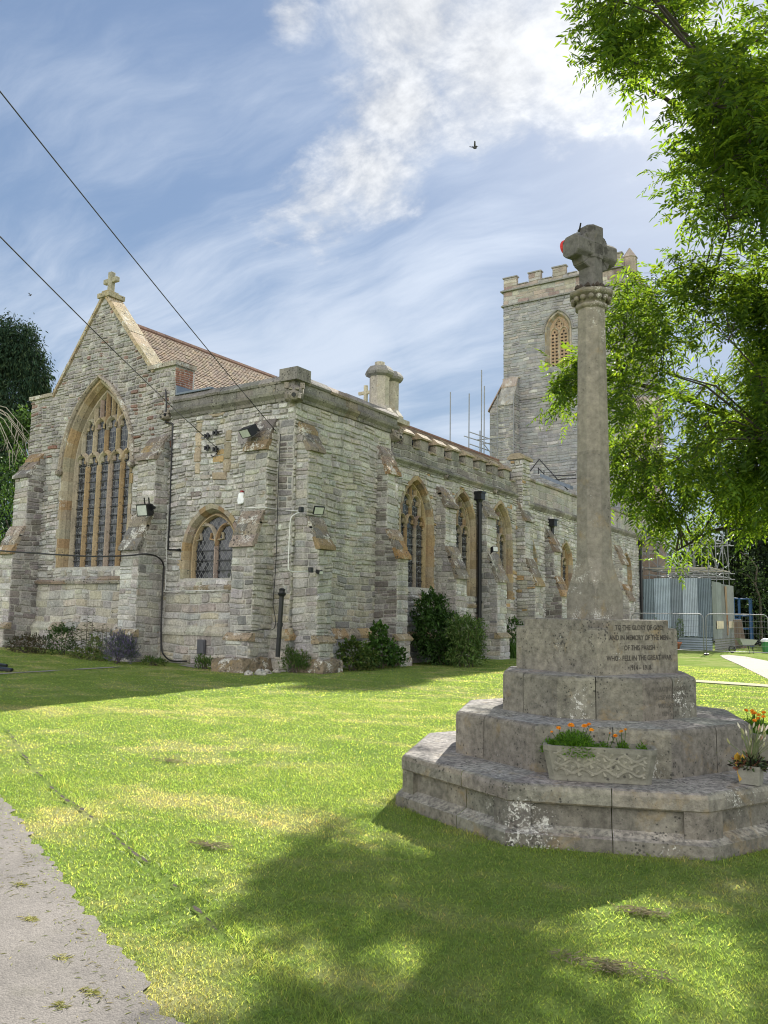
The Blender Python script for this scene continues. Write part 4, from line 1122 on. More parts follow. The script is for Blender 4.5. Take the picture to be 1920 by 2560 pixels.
# short soil pipe at the corner and tall downpipes along the south side
def downpipe(px, top, bot, r, label, head, face):
    a, b = np.array(top), np.array(bot)
    t = thing('downpipe', label, 'downpipe', b, 'black downpipes on the church'); o = tuple(b)
    mb = MB(); mb.tube([a, b], r, 10)
    n = max(2, int(np.linalg.norm(a-b)/1.5))
    for k in range(1, n): q = a+(b-a)*k/n; mb.tube([q-(0, 0, .05), q+(0, 0, .05)], r*1.32, 10)
    mb.build('pipe', M['blackiron'], t, o)
    m2 = MB()
    if head == 'hopper':
        m2.box(a+(-.2, -.17, .0), a+(.16, .17, .3)); m2.box(a+(-.22, -.2, .26), a+(.19, .2, .32)); m2.tube([a-(0, 0, .12), a+(0, 0, .02)], [r, r*1.7], 8); m2.build('hopper_head', M['blackiron'], t, o)
    else:
        m2.lathe([(r*1.1, a[2]-.10), (r*1.7, a[2]-.05), (r*1.9, a[2]-.02), (r*1.2, a[2]), (r*1.2, a[2]+.06), (r*1.6, a[2]+.08), (r*.8, a[2]+.12)], 10, a); m2.build('pipe_cap', M['blackiron'], t, o)
    return t
downpipe(0, ony(705, 1482, 16.95), ony(694, 1642, 16.95), .062, 'short black soil pipe with a capped top at the church corner', 'cap', 'E')
p = onx(1199, 1262, XS+.16); downpipe(0, (XS+.16, p[1], 6.05), (XS+.16, p[1], .1), .085, 'long black downpipe with a square hopper between two chapel windows', 'hopper', 'S')
p = onx(1381, 1310, XS+.14); downpipe(0, (XS+.14, p[1], 5.75), (XS+.14, p[1], .0), .075, 'black downpipe with hopper partly hidden behind the memorial shaft', 'hopper', 'S')
p = onx(1601, 1360, XS+.14); downpipe(0, (XS+.14, p[1], 5.95), (XS+.14, p[1], -.4), .09, 'black downpipe beside the corrugated hoarding', 'hopper', 'S')
mb = MB(); p = ony(505, 1617, YE-.12); mb.box(p+(-.15, -.05, -.21), p+(.15, .02, .21), (.2, .2, .2)); mb.box(p+(-.12, -.065, -.18), p+(.12, -.052, .18))
wall_thing('vent_cover', 'small dark slate vent cover low on the aisle wall', 'vent', mb, plain_mat('slate', (.07, .072, .08), .6, 0, .3, 20), p)

# ------------------------------------------------------------------ war memorial
MC = (-2.532, 7.349); TH = rad(20.9)
o = (MC[0], MC[1], 0)
ml = thing('war_memorial', 'octagonal stepped stone war memorial with a tall shaft and wheel cross', 'memorial', o)
GST = [(.215, .20, .165), (.198, .186, .155), (.228, .213, .175), (.185, .174, .146)]
def corner(r, k): a = TH+rad(22.5)+k*rad(45); R = r/math.cos(rad(22.5)); return np.array((MC[0]+R*math.cos(a), MC[1]+R*math.sin(a)))
def bev(ob, w=.014, s=2):
    b_ = ob.modifiers.new('bevel', 'BEVEL'); b_.width = w; b_.segments = s; b_.limit_method = 'ANGLE'; b_.angle_limit = rad(25)
def octstep(mb, r, prof, cols, bands={}):
    """prof: (inset, z) rings; every face split in two stones by a joint"""
    for k in range(8):
        a_, b_ = corner(r, k), corner(r, k+1)
        L = np.linalg.norm(b_-a_); e = (b_-a_)/L; nn = np.array((e[1], -e[0]))
        sp_ = .5+U(-.12, .12)
        for (s0, s1) in ((0, sp_), (sp_, 1)):
            c = var(random.choice(cols), .10)
            vs = []
            for (ins_, z) in prof:
                k2 = math.tan(rad(22.5))
                for s in (s0, s1):
                    q = a_+e*(s*L)
                    g = (.003 if s == s0 else -.003) if 0 < s < 1 else 0
                    cut_ = ins_*k2*(1 if s == 0 else -1 if s == 1 else 0)
                    q = q-nn*ins_+e*(cut_+g)
                    vs.append((q[0], q[1], z))
            n = len(prof)
            for i in range(n-1): mb.add(vs[2*i:2*i+4], [(0, 1, 3, 2)], var(bands[i], .1) if i in bands else c)
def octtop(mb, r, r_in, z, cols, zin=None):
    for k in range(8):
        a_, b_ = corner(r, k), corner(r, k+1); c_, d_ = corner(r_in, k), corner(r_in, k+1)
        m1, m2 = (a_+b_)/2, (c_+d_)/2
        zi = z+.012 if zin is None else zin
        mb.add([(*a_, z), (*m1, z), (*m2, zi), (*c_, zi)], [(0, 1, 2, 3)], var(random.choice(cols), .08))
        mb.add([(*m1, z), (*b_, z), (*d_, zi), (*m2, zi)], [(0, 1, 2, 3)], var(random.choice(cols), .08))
R1, Z1, R2, Z2, R3, Z3, W4, Z4 = 1.623, .416, 1.192, .776, .80, 1.12, .50, 1.60
mb = MB()
octstep(mb, R1, [(-.05, -.15), (-.05, .085), (-.02, .10), (.045, .135), (.05, .275), (.035, .285), (.005, .288), (-.004, .30), (-.006, .375), (.004, .405), (.022, Z1)], GST, {1: (.30, .28, .24), 2: (.34, .32, .275), 6: (.20, .18, .14), 7: (.25, .23, .19), 8: (.26, .24, .20), 9: (.28, .26, .22)})
octtop(mb, R1-.022, R2-.1, Z1, [(.36, .34, .31), (.33, .31, .285)])  # top tinted lighter than the sides, its sunlight put into the colour
b1 = mb.build('base_step', M['monument'], ml, o)
for k in range(8):                                               # pilasters at the eight corners
    mb = MB()
    c = corner(R1, k); ca = TH+rad(22.5)+k*rad(45)
    for sg in (-1, 1):
        nb = corner(R1, k+sg); e = (nb-c)/np.linalg.norm(nb-c); nn = np.array((e[1], -e[0])); nn = nn if np.dot(nn, c-np.array(MC)) > 0 else -nn
        mid = c-np.array((math.cos(ca), math.sin(ca)))*.004
        P = [mid, mid+e*.155, mid+e*.155-nn*.05, mid-np.array((math.cos(ca), math.sin(ca)))*.054]
        mb.prism([(q[0], q[1], .09) for q in P], (0, 0, .20), var(GST[1], .1))
    mb.build('corner_pilaster', M['monument'], ml, o)
for (nm, r, r_in, za, zb) in (('middle_step', R2, R3-.1, Z1-.01, Z2), ('upper_step', R3, .3, Z2-.01, Z3)):
    mb = MB(); octstep(mb, r, [(0, za), (0, zb-.035), (.008, zb-.012), (.03, zb)], GST); octtop(mb, r-.03, r_in, zb, [(.34, .32, .29), (.31, .295, .27)])  # these tops carry the same sunlit lightening in their tint
    b_ = mb.build(nm, M['monument'], ml, o)
    if nm == 'upper_step': up3 = b_
# inscribed block with lowered rounded corners
mb = MB(); th4 = TH-rad(45)
def sq(w, k, z): a = th4+rad(45)+k*rad(90); return (MC[0]+w*math.sqrt(2)*math.cos(a), MC[1]+w*math.sqrt(2)*math.sin(a), z)
e1_, e2_ = np.array((math.cos(th4), math.sin(th4))), np.array((-math.sin(th4), math.cos(th4)))
def loc4(a, b, z): q = np.array(MC)+e1_*a+e2_*b; return (q[0], q[1], z)
cw = .115
outline = []
for (sx, sy) in ((1, 1), (-1, 1), (-1, -1), (1, -1)):
    pass
def slab(poly, z0, z1, col): mb.prism([loc4(a, b, z0) for a, b in poly], (0, 0, z1-z0), col)
s_ = W4
mb.prism([loc4(-s_, -s_, Z3-.01), loc4(s_, -s_, Z3-.01), loc4(s_, s_, Z3-.01), loc4(-s_, s_, Z3-.01)], (0, 0, Z4-.105-Z3+.01), GST[2])
i_ = s_-cw; zt = Z4-.105
slab([(-s_, -i_), (-i_, -i_), (-i_, -s_), (i_, -s_), (i_, -i_), (s_, -i_), (s_, i_), (i_, i_), (i_, s_), (-i_, s_), (-i_, i_), (-s_, i_)], zt-.02, Z4-.02, GST[0])
for sx in (-1, 1):
    for sy in (-1, 1):
        mb.prism([loc4(sx*i_*.98, sy*i_*.98, zt-.01), loc4(sx*(s_-.004), sy*i_*.98, zt-.01), loc4(sx*(s_-.004), sy*(s_-.004), zt-.01), loc4(sx*i_*.98, sy*(s_-.004), zt-.01)], (0, 0, .025), GST[3])
blk = mb.build('inscribed_block', M['monument'], ml, o); bev(blk, .018, 3)
# lettering
def lettering(lines, size, org, ux, name, parent, mat, squash=.8):
    """cut letters: font outlines turned into one thin mesh lying on the stone"""
    ux = np.array(ux, float); nz = np.array([0, 0, 1.]); out = np.cross(ux, nz)
    for (txt, cx_, z, k) in lines:
        vs, fs = [], []
        cu = bpy.data.curves.new('lettering', 'FONT'); cu.body = txt; cu.size = size*k; cu.align_x = 'CENTER'; cu.resolution_u = 2; cu.offset = .0012
        ob = bpy.data.objects.new('lettering', cu); COL.objects.link(ob)
        bpy.context.view_layer.update()
        me = bpy.data.meshes.new_from_object(ob.evaluated_get(bpy.context.evaluated_depsgraph_get()))
        n0 = len(vs)
        for v in me.vertices: vs.append(tuple(np.array(org)+ux*(cx_+v.co.x*squash)+nz*(z+v.co.y)+out*.0025))
        for p in me.polygons: fs.append(tuple(n0+i for i in p.vertices))
        bpy.data.objects.remove(ob); bpy.data.meshes.remove(me); bpy.data.curves.remove(cu)
        m_ = MB(); m_.add(vs, fs); m_.build(name, mat, parent, o)
M['letter'] = plain_mat('cut_letter', (.06, .054, .046), .95, 0, 0, 10, .5, 60)
M['letterworn'] = plain_mat('worn_letter', (.105, .096, .08), .95, 0, 0, 10, .5, 60)
fc = np.array(MC)+e1_*s_                                          # face whose normal is e1_
fx = np.array((e2_[0], e2_[1], 0))
lettering([('TO THE GLORY OF GOD', 0.0, Z4-.105, .92), ('AND IN MEMORY OF THE MEN', 0.0, Z4-.19, .92), ('OF THIS PARISH', 0, Z4-.275, .95), ('WHO \u00b7 FELL IN THE GREAT WAR', 0, Z4-.36, .95), ('1914 \u2013 1918', 0, Z4-.44, .95)],
          .063, (fc[0], fc[1], 0), fx, 'inscription_line', blk, M['letter'], .92)
k3 = [k for k in range(8)]
a3 = TH-rad(45); n3 = np.array((math.cos(a3), math.sin(a3))); c3 = np.array(MC)+n3*R3; f3 = np.array((-n3[1], n3[0], 0))
lettering([('IN GRATEFUL MEMORY', 0, Z3-.11, .9), ('THOSE WHO FELL IN', 0, Z3-.175, .9), ('WORLD WAR II', 0, Z3-.24, .9), ('1939 \u2013 1945', 0, Z3-.305, .9)], .055, (c3[0], c3[1], 0), f3, 'inscription_line', up3, M['letterworn'], .85)
# shaft: square foot broached to an octagon
mb = MB()
def ringpts(half, chamf, z):
    """square of half width with corners cut back by chamf"""
    h, c = half, chamf; lean = .0035*(z-1.6)
    P = [(h, h-c), (h-c, h), (-(h-c), h), (-h, h-c), (-h, -(h-c)), (-(h-c), -h), (h-c, -h), (h, -(h-c))]
    return [(q[0]+lean*.8, q[1]+lean*.4, z) for q in (loc4(a, b, z) for a, b in P)]
oc = 2-math.sqrt(2)
secs = [(.176, .004, Z4-.03), (.176, .004, 1.80), (.168, .03, 1.90), (.158, oc*.158*.8, 2.06), (.155, oc*.155, 2.12), (.140, oc*.140, 3.1), (.122, oc*.122, 4.54)]
rings = [ringpts(*s) for s in secs]; vs = [p for r in rings for p in r]
for i in range(len(rings)-1):
    mb.add(rings[i]+rings[i+1], [(k, (k+1) % 8, 8+(k+1) % 8, 8+k) for k in range(8)], [(.205, .192, .158), (.19, .178, .148), (.218, .202, .165)][i % 3])
shaft = mb.build('shaft', M['shaft'], ml, o); bev(shaft, .006, 1)
lean = lambda z: (.0035*(z-1.6)*.8, .0035*(z-1.6)*.4)
mb = MB(); lx, ly = lean(4.6); cc = (MC[0]+lx, MC[1]+ly)
ph = th4+rad(22.5)
mb.lathe([(.120, 4.46), (.140, 4.475), (.147, 4.49), (.140, 4.508), (.124, 4.518), (.130, 4.54), (.152, 4.57), (.188, 4.592), (.197, 4.607), (.195, 4.63), (.155, 4.655), (.10, 4.665)], 8, cc, ph, True, (.20, .182, .142))
for k in range(14):
    a = 2*math.pi*k/14+.1; rr = .166
    P = np.array((cc[0]+rr*math.cos(a), cc[1]+rr*math.sin(a), 4.556))
    mb.lathe([(.004, P[2]-.028), (.023, P[2]-.016), (.029, P[2]), (.023, P[2]+.016), (.004, P[2]+.028)], 7, P, col=(.20, .18, .145))
moss = MB()
for k in range(26):
    a = th4+rad(45)*.0-rad(45)+U(-.9, .9); rr = U(.10, .19); s = U(.015, .035)
    q = (cc[0]+rr*math.cos(a), cc[1]+rr*math.sin(a))
    moss.lathe([(.3*s, 4.63), (s, 4.64), (.7*s, 4.65+s*.5), (.1*s, 4.655+s)], 6, q, U(0, 1), col=(.02, .02, .014))
cap = mb.build('capital', M['shaft'], ml, o); bev(cap, .004, 1); moss.build('moss', M['soil'], cap, o)
# wheel cross with heavy octagonal arms
mb = MB(); lx, ly = lean(5); cc = np.array((MC[0]+lx, MC[1]+ly)); ad = np.array((math.cos(rad(66)), math.sin(rad(66)), 0)); nd = np.array((ad[1], -ad[0], 0))
def octbar(p, q, ha, hb, A, B, ch, col):
    """bar from p to q with an octagon section, half sizes ha along A and hb along B"""
    P = [(ha, hb-ch), (ha-ch, hb), (-(ha-ch), hb), (-ha, hb-ch), (-ha, -(hb-ch)), (-(ha-ch), -hb), (ha-ch, -hb), (ha, -(hb-ch))]
    mb.prism([p+A*a+B*b for a, b in P], q-p, col)
C0 = np.array((cc[0], cc[1], 0)); uz = np.array([0, 0, 1.])
octbar(C0+uz*4.64, C0+uz*4.97, .098, .098, ad, nd, .045, (.13, .125, .115))
octbar(C0+uz*4.95, C0+uz*5.275, .106, .104, ad, nd, .044, (.12, .115, .106))
octbar(C0+uz*5.045-ad*.268, C0+uz*5.045+ad*.258, .104, .103, nd, uz, .042, (.13, .125, .115))
for sa, sz in ((1, 1), (1, -1), (-1, 1), (-1, -1)):               # four ring segments between the arms
    pts = []; ro = .226 if sz < 0 else .198
    for i in range(3): w = rad(4+82*i/2); pts.append((ro*math.cos(w), ro*math.sin(w)))
    for i in range(2, -1, -1): w = rad(4+82*i/2); pts.append((.115*math.cos(w), .115*math.sin(w)))
    for i in range(2):
        q = [pts[i], pts[i+1], pts[4-i], pts[5-i]]
        mb.prism([C0+uz*(5.045+sz*b)+ad*(sa*a)-nd*.07 for a, b in q], nd*.14, (.12, .115, .105))
cr = mb.build('cross_head', M['crossstone'], ml, o); bev(cr, .008, 1)
# poppy wreath hung on the far arm end
mb = MB(); p = C0+uz*5.085-ad*.20-nd*.120
wr = []
A_, B_ = ad, uz
for i in range(17):
    a = 2*math.pi*i/16; wr.append(p+A_*.058*math.cos(a)+B_*.058*math.sin(a))
mb.tube(wr, .018, 7)
tag(mb.build('poppy_wreath', plain_mat('poppy_red', (.55, .035, .03), .7, 0, .5, 90), None, tuple(p)), 'small red poppy wreath on the left arm of the memorial cross', 'wreath')
# wagtail standing on the cross
mb = MB(); p = C0+uz*5.150-ad*.16
def bird(mb, p, fw, s, col, col2, tail_up=.5, wings=0.0):
    f = np.array(fw, float); f /= np.linalg.norm(f); sd = np.array((-f[1], f[0], 0)); u = np.array([0, 0, 1.])
    def blob(c, rs, n=8, col=col):
        rings = []
        for i in range(6):
            a = math.pi*(i+.5)/6; rings.append((math.cos(a), math.sin(a)))
        vs = []
        for (ca, sa) in rings:
            for k in range(n): w = 2*math.pi*k/n; vs.append(c+f*rs[0]*ca+sd*rs[1]*sa*math.cos(w)+u*rs[2]*sa*math.sin(w))
        mb.add(vs, [(i*n+k, i*n+(k+1) % n, (i+1)*n+(k+1) % n, (i+1)*n+k) for i in range(5) for k in range(n)]+[tuple(range(n)), tuple(range(5*n, 6*n))], col)
    blob(p+u*.055*s, (.06*s, .032*s, .036*s)); blob(p+f*.05*s+u*.10*s, (.028*s, .024*s, .026*s), 8, col2)
    mb.prism([p+f*.072*s+u*.10*s+sd*.006*s, p+f*.072*s+u*.10*s-sd*.006*s, p+f*.105*s+u*.095*s], u*.008*s, (.02, .02, .02))
    mb.prism([p-f*.04*s+u*.055*s+sd*.014*s, p-f*.04*s+u*.055*s-sd*.014*s, p-f*.16*s+u*(.055+tail_up*.12)*s-sd*.012*s, p-f*.16*s+u*(.055+tail_up*.12)*s+sd*.012*s], u*.006*s, (.03, .03, .03))
    if wings:
        for q in (-1, 1):
            mb.prism([p+f*.03*s+u*.07*s, p-f*.03*s+u*.07*s, p-f*.07*s+sd*q*wings*s+u*.16*s, p-f*.02*s+sd*q*wings*s*.8+u*.17*s], u*.006*s, col)
    else:
        for q in (-1, 1): mb.tube([p+sd*q*.012*s, p+sd*q*.012*s+u*.04*s], .003*s, 5, (.03, .03, .03))
mb = MB(); bird(mb, p, ad*.5-nd*.8, .6, (.17, .18, .20), (.34, .35, .36), .9)
M['bird'] = plain_mat('plumage', (1, 1, 1), .8, 0, 0, 30, .1, 40, True)
tag(mb.build('bird', M['bird'], None, tuple(p)), 'small grey and white bird perched on the memorial cross', 'bird')
p = atd(1187, 374, 26.0); mb = MB(); bird(mb, p, (.5, .5, 0), 1.1, (.05, .05, .055), (.05, .05, .055), .1, .16)
tag(mb.build('bird', M['bird'], None, tuple(p)), 'dark bird flying below the big white cloud', 'bird')
p = atd(76, 741, 40.0); mb = MB(); bird(mb, p, (.9, .1, 0), .9, (.05, .05, .055), (.05, .05, .055), .0, .10)
tag(mb.build('bird', M['bird'], None, tuple(p)), 'tiny dark bird flying left of the gable cross', 'bird')

# ------------------------------------------------------------------ planters on the memorial steps
def trough(c, ang, L, D, H, label):
    c = np.array(c, float); a = np.array((math.cos(ang), math.sin(ang), 0)); b = np.array((-a[1], a[0], 0)); u = np.array([0, 0, 1.])
    t = thing('stone_trough', label, 'planter', c, 'carved troughs on the memorial'); o_ = tuple(c)
    mb = MB()
    def rect(l, d, z, r=.04):
        pts = []
        for (sx, sy) in ((1, 1), (-1, 1), (-1, -1), (1, -1)):
            q = [(l/2-r, d/2), (l/2, d/2-r)] if sx*sy < 0 else [(l/2, d/2-r), (l/2-r, d/2)]
            for (x, y) in (q if True else q[::-1]): pts.append(c+a*sx*x+b*sy*y+u*z)
        return pts
    rr = [rect(L*.90, D*.84, 0), rect(L*.90, D*.84, .025), rect(L*.985, D*.97, H-.05), rect(L, D, H-.035), rect(L, D, H), rect(L-.06, D-.06, H), rect(L-.10, D-.10, H-.09)]
    for i in range(len(rr)-1): mb.add(rr[i]+rr[i+1], [(k, (k+1) % 8, 8+(k+1) % 8, 8+k) for k in range(8)], (.19, .185, .15))
    mb.add(rr[0], [tuple(range(7, -1, -1))], (.3, .28, .23))
    def fp(s, z):                                                # point on the sloping front
        k = (z/H); d = D/2*(.84+.13*k); return c+a*s*(L/2)*(.88+.08*k)-b*d+u*z
    body = mb.build('trough_body', M['trough'], t, o_); 
    m2 = MB()                                                    # leafy swags in low relief
    for row, zc, ph in ((0, H*.30, 0), (1, H*.52, .5), (2, H*.72, .2)):
        pts = [fp(-.86+1.72*i/28, zc+.018*math.sin(i*.9+ph*6)) for i in range(29)]
        m2.tube(pts, .011, 5, (.25, .24, .195))
        for i in range(1, 28, 2):
            q = -.86+1.72*i/28; sg = 1 if i % 4 == 1 else -1
            m2.tube([fp(q, zc), fp(q+.035, zc+sg*.028), fp(q+.08, zc+sg*.026)], [.006, .016, .004], 5, (.26, .25, .2))
    m2.build('carved_leaves', M['trough'], body, o_)
    m3 = MB(); m3.add(rect(L-.085, D-.085, H-.055), [tuple(range(8))]); m3.build('soil', M['soil'], t, o_)
    return t, a, b, fp
nfr = np.array((math.cos(TH-rad(90)), math.sin(TH-rad(90)), 0))
cT = np.array((MC[0], MC[1], Z1+.006))+nfr*(R2+.155)+np.array((-nfr[1], nfr[0], 0))*(-.03)
tA, aT, bT, _ = trough(cT, TH, .80, .26, .245, 'long weathered stone trough with carved leaves below the memorial, marigolds at its left end')
nf2 = np.array((math.cos(TH), math.sin(TH), 0))
cT2 = np.array((MC[0], MC[1], Z1+.006))+nf2*(R2+.16)+np.array((-nf2[1], nf2[0], 0))*(.05)
tB, aT2, bT2, _ = trough(cT2, TH+rad(90), .80, .26, .245, 'stone trough at the right edge of the memorial, marigolds just in view')
# square pot of withered flowers on the step corner
kp = corner(R2, 7)
pp_ = gnd(1878, 1958, Z1+.006)
pt_ = thing('flower_pot', 'small square stone pot with a fading flower arrangement and yellow ribbon', 'flower pot', pp_); oP = tuple(pp_)
mb = MB(); a45 = TH+rad(22)
def sqp(w, z): return [pp_+np.array((w*math.sqrt(2)*math.cos(a45+k*math.pi/2), w*math.sqrt(2)*math.sin(a45+k*math.pi/2), z)) for k in range(4)]
rr = [sqp(.068, 0), sqp(.076, .13), sqp(.066, .13), sqp(.06, .10)]
for i in range(3): mb.add(rr[i]+rr[i+1], [(k, (k+1) % 4, 4+(k+1) % 4, 4+k) for k in range(4)], (.235, .23, .195))
mb.add(rr[3], [(0, 1, 2, 3)], (.02, .02, .02)); mb.add(rr[0], [(3, 2, 1, 0)], (.3, .3, .27))
bb = mb.build('pot_body', M['trough'], pt_, oP)
# ------------------------------------------------------------------ ground
def hz(x, y):
    x = np.asarray(x, float); y = np.asarray(y, float)
    west = -.0075*np.clip(y-22, 0, 60)
    s = np.clip((y-9)/7, 0, 1); s = s*s*(3-2*s)
    north = .032*np.clip(-x-17.5, 0, 14)*s*np.clip(1-(y-24)/10, 0, 1)
    return west+north
EN = np.array((.412, .911)); EE = np.array((.911, -.412))          # across / along the path edge
def lawn_nodes(nt, pos, lush=1.0):
    mp = N(nt, 'ShaderNodeMapping', i_Vector=pos); mp.inputs['Scale'].default_value = (1, 1, 0)
    p2 = mp.outputs[0]
    mb_ = N(nt, 'ShaderNodeMapping', i_Vector=pos); mb_.inputs['Scale'].default_value = (1.0, 2.4, 0); mb_.inputs['Rotation'].default_value = (0, 0, .55)
    big = noise(nt, mb_.outputs[0], .42, 6.0, .62, .5); mid = noise(nt, p2, 1.5, 6.0, .62, .3); fine = noise(nt, p2, 9.0, 5.0, .65)
    c = mixc(nt, mrange(nt, mid, .32, .66), (.125, .205, .046), (.20, .275, .07))
    c = mixc(nt, mrange(nt, fine, .35, .7, 0, .55), c, (.24, .295, .088))
    dry = mrange(nt, mth(nt, 'ADD', mth(nt, 'MULTIPLY', big, .65), mth(nt, 'MULTIPLY', mid, .35)), .47, .66, 0, .72, True)
    c = mixc(nt, dry, c, (.37, .345, .175))
    bare = mrange(nt, mth(nt, 'ADD', mth(nt, 'MULTIPLY', mid, .6), mth(nt, 'MULTIPLY', fine, .4)), .60, .68, 0, .40, True)
    return mixc(nt, bare, c, (.19, .145, .09))
def lawn_mat():
    m, nt, out = new_mat('lawn')
    pos = N(nt, 'ShaderNodeNewGeometry').outputs['Position']
    c = lawn_nodes(nt, pos)
    k = mrange(nt, noise(nt, pos, 42.0, 4.0, .7), .3, .7, .62, 1.25)
    c = mixc(nt, 1.0, c, N(nt, 'ShaderNodeCombineXYZ', i_0=k, i_1=k, i_2=k).outputs[0], 'MULTIPLY')
    h = mth(nt, 'ADD', noise(nt, pos, 60.0, 5.0, .75), noise(nt, pos, 13.0, 4.0, .6))
    bp = N(nt, 'ShaderNodeBump', i_Strength=.9, i_Distance=.03, i_Height=h)
    pb = N(nt, 'ShaderNodeBsdfPrincipled', i_Base_Color=c, i_Roughness=1.0, i_Normal=bp.outputs[0])
    pb.inputs['Specular IOR Level'].default_value = .0
    nt.links.new(pb.outputs[0], out.inputs[0]); return m
def blade_mat():
    m, nt, out = new_mat('grass_blade')
    pos = N(nt, 'ShaderNodeNewGeometry').outputs['Position']
    tint = N(nt, 'ShaderNodeAttribute', attribute_name='tint').outputs['Color']
    c = mixc(nt, 1.0, lawn_nodes(nt, pos), tint, 'MULTIPLY')
    pb = N(nt, 'ShaderNodeBsdfPrincipled', i_Base_Color=c, i_Roughness=.45)
    pb.inputs['Specular IOR Level'].default_value = .28
    tr = N(nt, 'ShaderNodeBsdfTranslucent', i_Color=mixc(nt, 1.0, c, (1.9, 1.8, 1.1), 'MULTIPLY'))
    mx = N(nt, 'ShaderNodeMixShader', i_0=.64)
    nt.links.new(pb.outputs[0], mx.inputs[1]); nt.links.new(tr.outputs[0], mx.inputs[2]); nt.links.new(mx.outputs[0], out.inputs[0]); return m
M['lawn'] = lawn_mat(); M['blade'] = blade_mat()
gx = np.concatenate([[-1200, -700, -400, -200, -110], np.arange(-70, 41, 1.0), [60, 110, 220, 450, 800, 1200]])
gy = np.concatenate([[-300, -80, -30, -12], np.arange(-6, 86, 1.0), [95, 120, 180, 300, 600, 1200]])
X_, Y_ = np.meshgrid(gx, gy); Z_ = hz(X_, Y_)-.004
V = np.stack([X_.ravel(), Y_.ravel(), Z_.ravel()], 1); nx_ = len(gx)
ii, jj = np.meshgrid(np.arange(len(gy)-1), np.arange(nx_-1), indexing='ij'); b0 = (ii*nx_+jj).ravel()
lawn = np_mesh('lawn', V, np.stack([b0, b0+1, b0+nx_+1, b0+nx_], 1), np.ones((len(V), 3)), M['lawn'], smooth=True)
tag(lawn, kind='structure')
# near tarmac path with a ragged edge
def tarmac():
    m, nt, out = new_mat('old_tarmac')
    pos = N(nt, 'ShaderNodeNewGeometry').outputs['Position']
    st = N(nt, 'ShaderNodeTexVoronoi', i_Vector=pos, i_Scale=115.0)
    g = mrange(nt, N(nt, 'ShaderNodeSeparateXYZ', i_0=st.outputs['Color']).outputs[0], 0, 1, .80, 1.20)
    k = mth(nt, 'MULTIPLY', g, mrange(nt, noise(nt, pos, 2.2, 7.0, .68), .3, .7, .78, 1.2))
    c = mixc(nt, 1.0, (.148, .135, .121), N(nt, 'ShaderNodeCombineXYZ', i_0=k, i_1=k, i_2=k).outputs[0], 'MULTIPLY')
    c = mixc(nt, mrange(nt, noise(nt, pos, 4.5, 6.0, .7), .56, .68, 0, .35), c, (.12, .112, .085))
    h = mth(nt, 'ADD', mth(nt, 'MULTIPLY', st.outputs['Distance'], -.6), noise(nt, pos, 30.0, 5.0, .7))
    bp = N(nt, 'ShaderNodeBump', i_Strength=.45, i_Distance=.008, i_Height=h)
    pb = N(nt, 'ShaderNodeBsdfPrincipled', i_Base_Color=c, i_Roughness=.9, i_Normal=bp.outputs[0])
    nt.links.new(pb.outputs[0], out.inputs[0]); return m
M['tarmac'] = tarmac()
_ea, _eb, _ec = RNG.normal(0, 1, 400), RNG.normal(0, 1, 1200), RNG.normal(0, 1, 4000)
def edge(s): return .020*np.interp(s, np.linspace(-40, 40, 400), _ea)+.016*np.interp(s, np.linspace(-40, 40, 1200), _eb)+.010*np.interp(s, np.linspace(-40, 40, 4000), _ec)
s_ = np.arange(-30, 30, .03)
jit = edge(s_)+.05
P_ = [np.array((*(EE*s+EN*(1.13+j)), .008)) for s, j in zip(s_, jit)]; Q_ = [np.array((*(EE*s+EN*(-2.2)), .008)) for s in s_]
V = np.array(P_+Q_); n_ = len(s_)
Q = np.array([(n_+i, n_+i+1, i+1, i) for i in range(n_-1)])
tag(np_mesh('near_path', V, Q, np.ones((len(V), 3)), M['tarmac']), kind='structure')
# worn soil line along the old turf edge
mb = MB()
s = -12.0
while s < -4.1:
    l = U(.04, .16); w = U(.004, .020); c_ = 1.64+.055*math.sin(s*.9)+U(-.02, .02)+max(0, -s-6)*.018
    q = [EE*s+EN*(c_-w*.3), EE*(s+l*.5)+EN*(c_-w), EE*(s+l)+EN*(c_-w*.2), EE*(s+l)+EN*(c_+w*.3), EE*(s+l*.5)+EN*(c_+w), EE*s+EN*(c_+w*.4)]
    mb.add([(a[0], a[1], .012) for a in q], [tuple(range(6))]); s += l+(U(0, .08) if random.random() < .8 else U(.1, .6))
tag(mb.build('soil_edge', M['soil']), kind='structure')
# far paving: path to the right, cross path and stone edging
M['paving'] = plain_mat('pale_paving', (.21, .18, .155), .9, 0, .3, 60, .15, 3)
def sheet(name, rows, z, mat):
    mb = MB(); n = len(rows)
    vs = []
    for a, b in rows: vs += [(a[0], a[1], float(hz(a[0], a[1]))+z), (b[0], b[1], float(hz(b[0], b[1]))+z)]
    mb.add(vs, [(2*i, 2*i+1, 2*i+3, 2*i+2) for i in range(n-1)]); return tag(mb.build(name, mat), kind='structure')
L_ = [gnd(1800, 1638, -.14), gnd(1808, 1645, -.13), gnd(1845, 1662, -.1), gnd(1880, 1679, -.06), gnd(1918, 1697, -.02), gnd(2080, 1775, 0)]
R_ = [gnd(1822, 1637, -.15), gnd(1863, 1641, -.14), gnd(1920, 1653, -.12), gnd(1990, 1668, -.07), gnd(2080, 1690, -.03), gnd(2300, 1740, 0)]
sheet('far_path', list(zip(L_, R_)), .010, M['paving'])
M['worn'] = plain_mat('worn_turf', (.26, .25, .135), .95, 0, .4, 40, .2, 2)
sheet('cross_path', [((-7.2, 23.2), (-7.1, 22.3)), ((-4, 22.75), (-3.9, 21.9)), ((3, 21.3), (3.1, 20.4))], .014, M['worn'])
M['oldslab'] = plain_mat('old_paving', (.24, .225, .20), .9, 0, .4, 40, .25, 4)
mb = MB()
